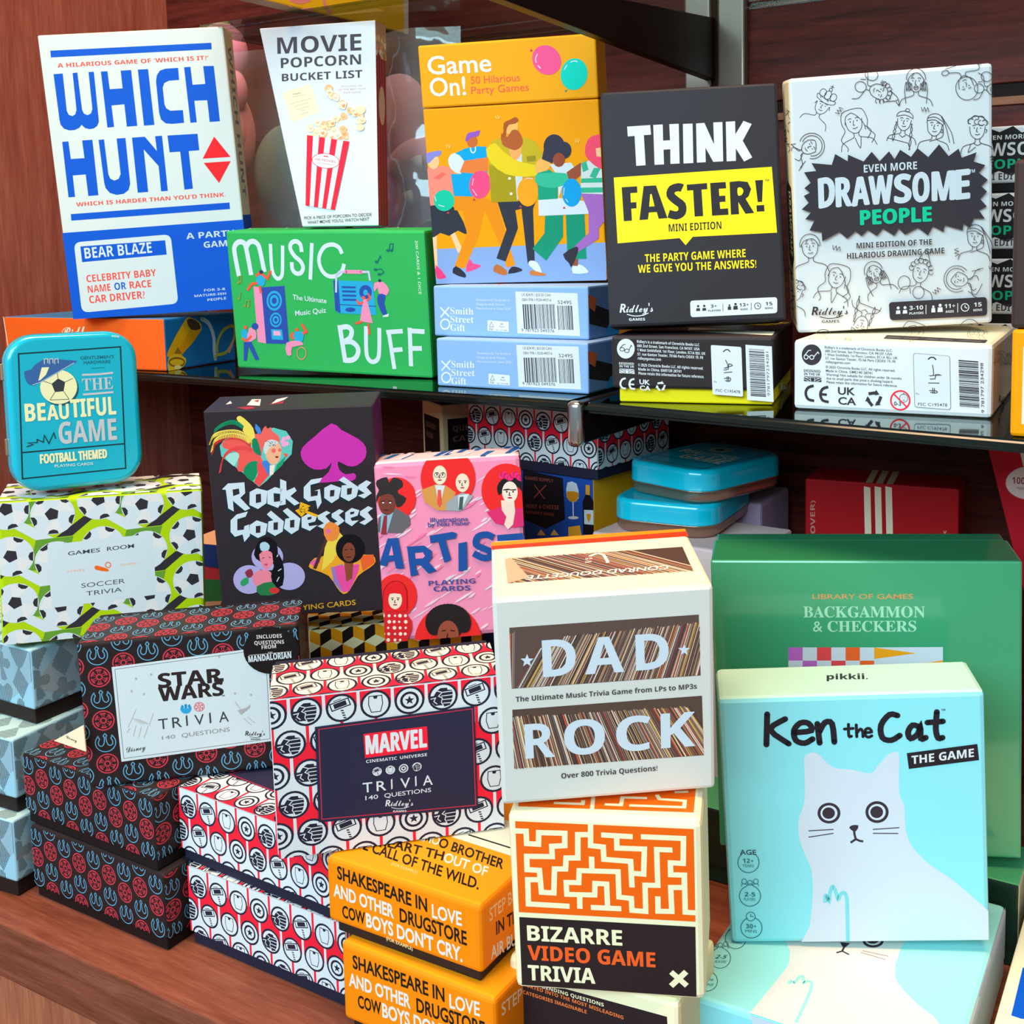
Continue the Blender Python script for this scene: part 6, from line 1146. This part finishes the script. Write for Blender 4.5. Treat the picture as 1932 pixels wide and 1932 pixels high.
A.poly([(308, 1120), (1592, 1192), (1600, 1702), (328, 1615)], MK)
A.text('BIZARRE', (370, 1290), (1058, 1328), 108, CM, 'bold', .02); A.text('VIDEO GAME', (374, 1430), (1300, 1486), 104, '#ef5f26', 'bold', .02); A.text('TRIVIA', (376, 1578), (862, 1605), 108, CM, 'bold', .02)
A.strokes(42, CM, [(1415, 1520), (1530, 1620)], [(1525, 1518), (1415, 1622)]); A.done()
A = Art(b, 'top', 'top_print', (900, 1440, 3.864)); A.poly([(300, 315), (1580, 360), (1600, 120), (330, 90)], MO); mz([(838, 345), (848, 240)], [(560, 290), (770, 298), (775, 270)], [(930, 300), (1050, 306), (1060, 250), (1240, 255)], [(1110, 308), (1510, 322), (1515, 275), (1330, 262), (1310, 230)], [(1440, 212), (1540, 208)], w=30); A.done()
b = Box('trivia_box', 'cream box showing an orange maze corner between the maze box and the pale blue box', 'trivia game box', (-.2635, .648, .8003, -8, 0, 0, .012, .09, .0555), 'maze trivia boxes'); b.body({'*': CM, 'front': '#f2dcb0'}, bev=.0015)
for s in ('front', 'left', 'top'):
    A = Art(b, s, s+'_print'); W_, H_ = A.f[4]; A.add([(.001, .001), (W_-.001, .001), (W_-.001, H_-.001), (.001, H_-.001)], '#e9561c'); A.up(); A.lstroke([(W_*.2, H_*.3), (W_*.2, H_*.75), (W_*.75, H_*.75), (W_*.6, H_*.4)], .0022, CM); A.done()

# ================================================================ record shelf music trivia
b = Box('music_trivia_box', 'white box with shelves of records and big DAD ROCK lettering', 'trivia game box', POSE['L17'])
b.body({'*': '#f4f2ea', 'top': '#f4e0c8', 'front': '#f2ede0', 'right': '#d8d2c8'}, bev=.0022)  # top coloured peach for warm light, right face greyed for shade
def records(A, q, lean, sd, sky, n=150, base='#4a3e3a', pal=None):
    """printed picture of a shelf of record sleeves: slanting coloured edges"""
    rr = random.Random(sd); A.poly(q, base); P0 = [A.m(p) for p in q]; keep = A.rect; pal = pal or ('#d8c8b4', '#f0e6d4', '#8a6a52', '#2c2a30', '#b08a6a', '#cf5a44', '#5c4a44', '#e2c89a', '#6a7686', '#3a3438', '#c9a078', '#7a3a3a', '#d9cfc4', '#caa84a')
    x0, x1 = min(p[0] for p in P0)+.0001, max(p[0] for p in P0)-.0001; y0, y1 = min(P0[3][1], P0[2][1])+.0002, max(P0[0][1], P0[1][1]); A.rect = (x0, y0, x1, y1); A.layer += 1; H = y1-y0
    for i in range(n):
        t = i/n; x = x0-.01+(x1-x0+.02)*t+rr.uniform(-.0004, .0004); l = lean(t)*H; top = sky(t)*H; w_ = rr.uniform(.00015, .0006)
        A.lstroke([(x, y0), (x+l*top/H, y0+top*rr.uniform(.96, 1.0))], w_, rr.choice(pal))
        if i % 40 == 39: A.layer += 1
    A.rect = keep; A.up()
A = Art(b, 'front', 'front_print', (900, 980, 4.025)); LT = '#e8f1f6'
records(A, [(245, 822), (1684, 722), (1698, 1185), (263, 1286)], lambda t: .05 if t < .1 else .62-.4*t, 1, lambda t: .93 if t < .1 else (.6+.3*t if t < .2 else .78+.12*t), base='#5a4c48')
records(A, [(268, 1445), (1708, 1338), (1722, 1790), (283, 1892)], lambda t: -.08-.5*t, 2, lambda t: .9-.05*t, base='#54463f')
A.text('D', (505, 1196), (752, 1178), 275, LT, 'bold', .01); A.text('A', (825, 1175), (1115, 1155), 270, LT, 'bold', .01); A.text('D', (1210, 1146), (1455, 1128), 268, LT, 'bold', .01)
for c, r in (((380, 1072), 52), ((1572, 990), 48)): A.poly([(c[0]+r*x, c[1]-r*y) for x, y in STAR], LT)
for ch, x0, x1, y in (('R', 372, 590, 1815), ('O', 668, 972, 1790), ('C', 1062, 1320, 1762), ('K', 1400, 1655, 1735)): A.text(ch, (x0, y), (x1, y-(x1-x0)*.07), 258, LT, 'bold', .01)
A.text('The Ultimate Music Trivia Game from LPs to MP3s', (294, 1384), (1668, 1283), 38, '#45474c', 'bold'); A.zoom(900, 1440, 3.864); A.text('Over 800 Trivia Questions!', (614, 110), (1314, 52), 38, '#45474c', 'bold'); A.done()
A = Art(b, 'top', 'top_print', (900, 980, 4.025))
A.poly([(105, 175), (1590, 62), (1596, 92), (105, 205)], '#f58a1c'); A.poly([(105, 203), (1596, 90), (1604, 128), (105, 230)], '#ee3a1c')
records(A, [(262, 298), (1560, 208), (1640, 388), (232, 486)], lambda t: -1.0+1.4*(1-t)*0, 3, lambda t: 1.0, 110, '#4a3a34'); A.poly([(210, 300), (265, 298), (395, 440), (232, 486)], '#d3a78c')
A.text('CONRAD DOUCETTE', (1458, 348), (385, 428), 30, '#f7efe4', 'sans', .02, upv=(-.2, 1)); A.stroke([(855, 282), (905, 262), (960, 270), (995, 330)], 26, '#f7efe4', sm=3); A.text('HA HA', (875, 290), (822, 296), 14, '#f7efe4', upv=(0, 1)); A.text('PRESS', (868, 312), (820, 320), 14, '#f7efe4', upv=(0, 1)); A.done()

# ================================================================ green backgammon boxes
b = Box('board_game_box', 'large shiny green box with pale green serif title, wrapped in film', 'game box', POSE['L18']); GG = '#3aa072'
slab('lid', (0, 0, 0), (b.w, b.d*.72, b.h), {'*': GG, 'top': '#2f8a5c'}, b.root, .0015, rough=.3, spec=.3, coat=1.0); slab('tray', (.0015, b.d*.72+.0012, 0), (b.w-.0015, b.d, b.h-.0008), '#2a7a56', b.root, .0012, rough=.25, coat=.4)
A = Art(b, 'front', 'front_print', (1288, 644, 3), rough=.3)
A.text('LIBRARY OF GAMES', (735, 1458), (1304, 1458), 28, '#d19a62', 'sans', .01); A.text('BACKGAMMON', (684, 1562), (1372, 1562), 62, '#9fe0c2', 'serif', .008); A.text('& CHECKERS', (738, 1643), (1322, 1642), 60, '#9fe0c2', 'serif', .008)
A.layer += 1; CK = ('#b268c8', '#e8eef4', '#d84a52', '#e8eef4', '#e2652e', '#e8eef4')
for j in range(4):
    for i in range(6): A.poly([(598+i*81, 1732+j*75), (679+i*81, 1732+j*75), (679+i*81, 1807+j*75), (598+i*81, 1807+j*75)], CK[i] if j % 2 == 0 else CK[(i+1) % 6 if i % 2 == 0 else i-1], up=False)
A.poly([(1084, 1732), (1473, 1730), (1473, 2040), (1084, 2040)], '#e8eef4'); A.poly([(1084, 1732), (1322, 1765), (1084, 1798)], '#e6a222'); A.poly([(1473, 1805), (1473, 1880), (1240, 1842)], '#e6a222'); A.done()
b = Box('board_game_box', 'green box lying flat on the counter beneath the upright green box', 'game box', (-.365, .7125, .8003, 0, 0, 0, .264, .050, .0560)); slab('lid', (0, 0, .012), (b.w, b.d, b.h), {'*': '#3f9a70', 'top': '#46a87a', 'front': '#173026', 'right': '#b9c4ae'}, b.root, .0015, rough=.25, coat=.4); slab('tray', (.001, .001, 0), (b.w-.001, b.d-.001, .013), '#1f3a2e', b.root, .0008)  # front of the green lid coloured near black for the shade there
A = Art(b, 'right', 'page_edges')
for i in range(16): A.lstroke([(.002, .014+i*.0025), (b.d-.002, .014+i*.0025)], .0007, '#5a6a58')
A.done()

# ================================================================ pale blue cat boxes
AQ, CATW = '#84e0f0', '#e6eef6'
b = Box('card_game_box', 'pale blue box with a white cat and hand drawn black title, standing', 'card game box', POSE['L20']); b.body({'*': AQ, 'top': '#a8e0d8', 'left': '#9adbe0'}, bev=.003)
def cat(A, body, paw, eyes, nose, wh, k):
    A.poly(body, CATW, 3); A.stroke(paw, 22*k, '#74d2e2', sm=3)
    for (x, y), rx, ry in eyes:
        A.disc((x, y), rx, '#35303c', ry); A.disc((x, y), rx*.74, CATW, ry*.74); A.disc((x-2, y), rx*.55, '#35303c', ry*.55)
    A.poly(nose[0], '#35303c', 2); A.strokes(13*k, '#35303c', *nose[1], sm=2); A.strokes(6*k, '#4a3f46', *wh)
def stats(A, items, k, sk=(0, -1)):
    for kind, c, t1, t2 in items:
        x, y = c; A.ring(c, 60*k, 4.5*k, '#2d6f7e', 58*k, n=26, a0=-70 if kind != 'age' else -55, a1=250 if kind != 'age' else 235)
        A.text(t1, (x-30*k, y+2*k), (x+30*k, y+4*k), 24*k, '#2d6f7e'); A.text(t2, (x-34*k, y+26*k), (x+32*k, y+28*k), 16*k, '#2d6f7e', 'sans')
        if kind == 'age': A.text('AGE', (x-48*k, y-44*k), (x+45*k, y-43*k), 28*k, '#2d4f5e', 'sans', .015)
        elif kind == 'ppl':
            for d in (-33, 0, 33): A.ring((x+d*k, y-82*k+(8*k if d == 0 else 0)), 14*k, 4*k, '#2d6f7e', n=14); A.stroke([(x+(d-17)*k, y-55*k), (x+(d-10)*k, y-68*k), (x+(d+10)*k, y-68*k), (x+(d+17)*k, y-55*k)], 4*k, '#2d6f7e', sm=2)
        else: A.ring((x-4*k, y-64*k), 25*k, 4*k, '#2d6f7e', n=20); A.stroke([(x-4*k, y-78*k), (x-4*k, y-64*k), (x+12*k, y-64*k)], 4*k, '#2d6f7e')
A = Art(b, 'front', 'front_print', (1288, 1288, 3))
BODY = [(688, 470), (690, 420), (720, 398), (765, 402), (850, 478), (960, 492), (1065, 512), (1110, 462), (1170, 402), (1215, 392), (1226, 430), (1226, 620), (1255, 700), (1262, 830), (1300, 930), (1400, 1030), (1520, 1110), (1620, 1200), (1735, 1312), (1745, 1460), (1200, 1475), (700, 1480), (718, 1380), (736, 1200), (728, 1060), (690, 970), (660, 880), (655, 780), (685, 690), (692, 600)]
A.rect = (.0009, .0009, b.w-.0009, b.h-.0009)
A.poly([(688, 470), (690, 420), (720, 398), (765, 402), (850, 478), (960, 492), (1065, 512), (1110, 462), (1170, 402), (1215, 392), (1226, 430), (1226, 620), (1255, 700), (1262, 830), (1300, 930), (1400, 1030), (1520, 1110), (1640, 1212), (1760, 1330), (1800, 1500), (1200, 1520), (690, 1520), (718, 1380), (736, 1200), (728, 1060), (690, 970), (660, 880), (655, 780), (685, 690), (692, 600)], CATW, 3)
cat(A, [(900, 900)]*3, [(806, 1245), (808, 1205), (820, 1215), (828, 1235), (834, 1190), (845, 1155), (860, 1165), (880, 1225), (892, 1200), (912, 1188), (928, 1215), (932, 1300), (935, 1470)], [((828, 738), 65, 59), ((1100, 732), 66, 62)], ([(942, 820), (962, 806), (995, 808), (985, 835), (968, 842)], [[(970, 835), (980, 885), (1022, 898)], [(980, 885), (950, 905)]]), [[(712, 838), (854, 830)], [(712, 874), (854, 852)], [(1076, 830), (1226, 820)], [(1076, 852), (1220, 853)]], 1)
K = '#24222a'
A.strokes(34, K, [(478, 178), (474, 350)], [(580, 205), (495, 265), (600, 345)], [(632, 282), (728, 270), (712, 230), (665, 228), (630, 270), (640, 325), (690, 342), (735, 318)], [(762, 232), (775, 340)], [(772, 280), (805, 225), (845, 232), (858, 335)], sm=3, cap=True)
A.strokes(17, K, [(938, 235), (940, 300), (955, 302)], [(915, 262), (965, 258)], [(982, 238), (985, 305)], [(985, 285), (1005, 262), (1018, 275), (1020, 305)], [(1032, 282), (1068, 278), (1055, 258), (1035, 265), (1033, 295), (1050, 308), (1070, 300)], sm=3, cap=True)
A.strokes(34, K, [(1215, 185), (1170, 180), (1122, 240), (1130, 310), (1180, 325), (1228, 298)], [(1340, 250), (1300, 240), (1275, 280), (1290, 315), (1330, 290), (1345, 245), (1348, 315), (1375, 310)], [(1438, 165), (1432, 260), (1445, 312), (1470, 310)], [(1385, 225), (1472, 218)], sm=3, cap=True); A.text('TM', (1462, 158), (1486, 157), 10, K)
A.poly([(1268, 398), (1667, 346), (1677, 437), (1280, 487)], K); A.text('THE GAME', (1296, 460), (1648, 418), 46, '#f2f4f4', 'bold', .01)
stats(A, (('age', (372, 1016), '12+', 'YEARS'), ('ppl', (381, 1206), '2-5', 'PLAYERS'), ('min', (389, 1386), '30+', 'MINS')), 1); A.done()
A = Art(b, 'top', 'top_print', (1288, 1288, 3)); A.text('pikkii.', (816, -18), (1048, -20), 30, '#2a3038', 'bold', .03, upv=(0, -1)); A.done()
b = Box('card_game_box', 'pale blue box with a white cat lying flat under the standing cat box', 'card game box', POSE['L21']); b.body({'*': AQ, 'right': '#b9d9ea', 'top': '#8ee4ea'}, bev=.003)
A = Art(b, 'top', 'top_print', (1288, 1288, 3)); A.rect = (.001, .001, b.w-.001, b.d-.001)
A.poly([(625, 1400), (608, 1520), (600, 1590), (560, 1650), (470, 1760), (385, 1865), (300, 1960), (1300, 2120), (1470, 1960), (1340, 1830), (1240, 1730), (1205, 1670), (1205, 1590), (1228, 1520), (1225, 1400)], '#f3f1e8', 2)
A.stroke([(600, 1705), (612, 1688), (632, 1700), (640, 1690), (662, 1665), (682, 1664), (686, 1700), (706, 1690), (732, 1706), (700, 1800), (640, 1925)], 18, '#8edfe0', sm=3)
A.disc((1078, 1462), 60, '#35303c', 38); A.disc((1078, 1460), 45, '#f3f1e8', 27); A.disc((1076, 1458), 34, '#35303c', 20); A.poly([(890, 1470), (948, 1475), (920, 1500), (906, 1498)], '#35303c'); A.strokes(11, '#35303c', [(915, 1495), (903, 1520), (942, 1540)], [(903, 1520), (870, 1530)]); A.strokes(5, '#8a6a62', [(1018, 1518), (1166, 1550)], [(1008, 1528), (1148, 1568)])
stats(A, (('ppl', (212, 1560), '2-5', 'PLAYERS'), ('min', (138, 1690), '30+', 'MINS'), ('age', (300, 1450), '12+', 'YEARS')), .98); A.done()
A = Art(b, 'front', 'front_print', (1288, 1288, 3)); A.rect = (.001, .0004, b.w-.001, b.h-.0006); A.poly([(380, 1868), (620, 1925), (1300, 2120), (1300, 2300), (480, 2300)], '#dfeaf4'); A.done()
A = Art(b, 'right', 'side_print', (1288, 1288, 3)); A.poly([(1800, 1250), (1835, 1340), (1835, 1560), (1740, 1560), (1700, 1760), (1640, 1760), (1720, 1500)], '#dbe4f2', 2); A.strokes(4, '#5a5a68', [(1812, 1455), (1806, 1480)], [(1800, 1462), (1795, 1478)]); A.done()
b = Box('party_game_box', 'cream box with blue bars lying flat in the bottom right corner', 'game box', (-.0965, .545, .8003, 0.5, 0, 0, .16, .215, .036)); b.body({'*': '#f3ecd0'}, bev=.002)
A = Art(b, 'top', 'top_print', (1532, 1532, 4.83)); A.poly([(1815, 1855), (1920, 1420), (2100, 1400), (2100, 1900), (1905, 1885)], '#0657d0'); A.done()

# ================================================================ back of the lower shelf
z1 = CAMZ-.232
b = Box('plain_carton', 'pale pinkish carton the two flat teal tins stand on', 'carton', (-.4365, .765, .8003, -4, 0, 0, .135, .085, z1-.8006)); b.body('#cdbfc0', bev=.002)
b = Box('plain_carton', 'lilac carton end behind the two flat teal tins', 'carton', (-.425, .868, .8003, 0, 0, 0, .092, .07, CAMZ-.2215-.8003)); b.body('#b0a2c4', bev=.003)
b = tin('lower flat teal tin, half covered by the tin on top of it', (-.4255, .772, z1+.0003, 4, 0, 0, .0885, .108, .0265), True, 'flat teal tins')
b = tin('upper flat teal tin, turned askew on the lower one', (-.428, .800, z1+.0272, -17, 0, 0, .0885, .108, .0265), True, 'flat teal tins')
A = Art(b, 'top', 'top_print', rough=.2, spec=.5); A.lstroke([(.011, .012), (.078, .012), (.078, .097), (.011, .097)], .0012, '#0b5a60', True); A.lstroke([(.011, .03), (.078, .03)], .001, '#0b5a60'); A.text('GAME', (.030, .034), (.075, .034), .017, '#d8d2b0', 'bold', local=True); A.text('BEAUTIFUL', (.014, .053), (.075, .053), .013, '#cfd9b0', 'bold', local=True); A.ldisc((.038, .080), .011, '#9fc0b0'); A.up(); A.ldisc((.038, .08), .004, '#2a3c40'); A.done()
b = Box('trivia_box', 'badge box deep under the glass shelf, on top of the wine box', 'trivia game box', (-.583, .803, CAMZ-.1957, -7.3, 0, 0, .143, .106, .0542), 'boxes with round badges'); b.lidded(CW, '#22253a', 'z', .84, .0026); t = b.h*.17
badge_print(b, 'front', b.h-.010, False, p=.0190, r=.0084, rp=.0182, x0=.0105, clip=(.0006, t, b.w-.0006, b.h)).done(); badge_print(b, 'right', b.h-.016, False, p=.0190, r=.0084, rp=.0182, x0=.0105, clip=(.0006, t, b.d-.0006, b.h)).done(); badge_print(b, 'top', b.d-.012, True).done()
b = Box('wine_quiz_box', 'blue box with black panel, wine glass and bottle under the far badge box', 'game box', (-.586, .807, .8003, -7, 0, 0, .138, .085, CAMZ-.1960-.8003)); b.body({'*': '#1d4ca6', 'right': '#d9a81c'}, bev=.0012)
A = Art(b, 'front', 'front_print', (680, 720, 4.83)); A.poly([(1480, 800), (1845, 880), (1865, 1255), (1690, 1340), (1480, 1255)], '#17131a'); A.strokes(11, '#8a4038', [(1585, 940), (1680, 1070)], [(1690, 945), (1580, 1060)]); A.text('GAMES SUPPLY', (1500, 890), (1760, 920), 30, '#7a4436', 'bold'); A.text('WINE & CHEESE', (1505, 1150), (1810, 1165), 36, '#7a4436', 'bold'); A.text('MEMORY GAME', (1510, 1200), (1765, 1225), 26, '#7a4436', 'bold')
A.zoom(1060, 720, 4.83); A.poly([(52, 920), (135, 930), (155, 1060), (100, 1100), (45, 1050)], '#dfe6ea', 2); A.poly([(48, 1000), (152, 1012), (140, 1080), (100, 1098), (55, 1070)], '#c08a1c', 2); A.stroke([(103, 1095), (105, 1225)], 12, '#cfdbe6'); A.disc((105, 1240), 48, '#cfdbe6', 14)
A.poly([(218, 940), (255, 945), (258, 1035), (292, 1100), (300, 1400), (195, 1390), (190, 1095), (216, 1030)], '#15121a'); A.poly([(218, 940), (255, 945), (256, 1035), (217, 1028)], '#d3972a'); A.poly([(203, 1168), (288, 1172), (290, 1305), (205, 1298)], '#e9eef0'); A.poly([(225, 1210), (268, 1212), (246, 1285)], '#c9921c', 2); A.poly([(60, 1325), (165, 1310), (185, 1420), (60, 1420)], '#e3ab2c')
for x in (-190, -70): A.poly([(x-35, 1400), (x, 1345), (x+45, 1400)], '#e2bf62')
A.done()
b = Box('trivia_box', 'cream edged black panel box at the back behind the pink card box', 'trivia game box', (-.6845, .868, CAMZ-.255, -33, 0, 0, .055, .13, .103), 'maze trivia boxes'); b.body({'*': '#e6d8ae', 'top': '#8a5a40'}, bev=.002)
for s in ('front', 'right'):
    A = Art(b, s, s+'_print'); W_, H_ = A.f[4]; A.add([(.006, .004), (W_-.006, .004), (W_-.006, H_-.014), (.006, H_-.014)], '#1c1618'); A.up(); A.text('QUESTIONS SORTED', (.011, H_-.026), (W_*.7, H_-.026), .005, '#7a5a4a', local=True); A.text('CATEGORIES', (.011, H_-.036), (W_*.55, H_-.036), .005, '#7a5a4a', local=True); A.done()
A = Art(b, 'top', 'top_print'); A.add([(.005, .005), (b.w-.005, .005), (b.w-.005, b.d-.005), (.005, b.d-.005)], '#2a1c1c'); A.up(); A.text('TRIVIA', (.012, .09), (.012, .03), .03, '#b05a34', local=True, upv=(1, 0)); A.done()
b = Box('plain_carton', 'brown carton under the black panel box at the back', 'carton', (-.6845, .868, .8003, -33, 0, 0, .055, .12, CAMZ-.2556-.8003)); b.body('#5a3c2c')
b = Box('coloured_box', 'narrow strip of a red, green and blue box between football and black boxes', 'game box', (-.798, .668, .8003, 10, 0, 0, .075, .05, .205)); b.body({'*': '#c9a888'}, bev=.001)
A = Art(b, 'front', 'front_print'); A.add([(0, .185), (.075, .182), (.075, .205), (0, .205)], '#1f3f8c'); A.add([(0, .172), (.075, .176), (.075, .183), (0, .186)], '#b33a4a'); A.add([(.0, .15), (.075, .16), (.075, .176), (0, .172)], '#2f7a4a'); A.add([(.03, .135), (.05, .13), (.062, .15), (.04, .158)], '#1f4a34'); A.done()
o = Matrix.Rotation(R_(5.95), 4, 'Z')
b = Box('red_card_box', 'deep red box with three cream stripes standing at the back of the lower shelf', 'card box', (-.300, .883, .8003, 5.95, 0, 0, .1219, .052, .2655)); RDX = '#a8141c'; b.body({'*': RDX}, bev=.0015)
A = Art(b, 'front', 'front_print', (1532, 760, 4.83)); CS = '#e9dcc4'
A.layer += 1
for x in (472, 570, 668): A.poly([(x, 760), (x+60, 772), (x+72, 1300), (x+12, 1300)], CS, up=False)
A.text('(SLEEP WHEN OVER)', (40, 1900), (25, 890), 42, '#c08a80', 'bold', upv=(-1, 0)); A.text('k', (1225, 1205), (1225, 1160), 34, '#d8a090', 'bold', upv=(-1, 0)); A.done()
A = Art(b, 'top', 'top_print', (1532, 760, 4.83)); A.layer += 1
for x in (472, 570, 668): A.poly([(x, 758), (x+58, 768), (x+158, 575), (x+105, 560)], '#d9c29a', up=False)
A.done()
b = Box('popcorn_carton', 'red and white striped popcorn carton standing at the far right of the lower shelf', 'game box', (-.157, .862, .8003, 3, 0, 0, .16, .05, .325)); tp = .45; b.body({'*': '#d8d4d8', 'left': '#7a1020', 'top': '#b02030'}, taper=.47, bev=.001)
A = Art(b, 'front', 'front_print'); h = b.h; A.layer += 1
for i in range(0, 7, 2):
    xa, xb = i/7, (i+1)/7; A.add([(b.w*.53+b.w*.47*xa, 0), (b.w*.53+b.w*.47*xb, 0), (b.w*xb, h), (b.w*xa, h)], '#b01428')
A.zoom(1532, 760, 4.83); A.disc((1990, 730), 232, '#b8394a', 160); A.disc((1990, 730), 224, '#d8d0d4', 152); A.text('100 MOVIES', (1825, 735), (2240, 760), 60, '#8a3a46', 'bold'); A.text('YOU HAVE TO WATCH', (1865, 790), (2200, 800), 24, '#a06a70', 'bold'); A.done()
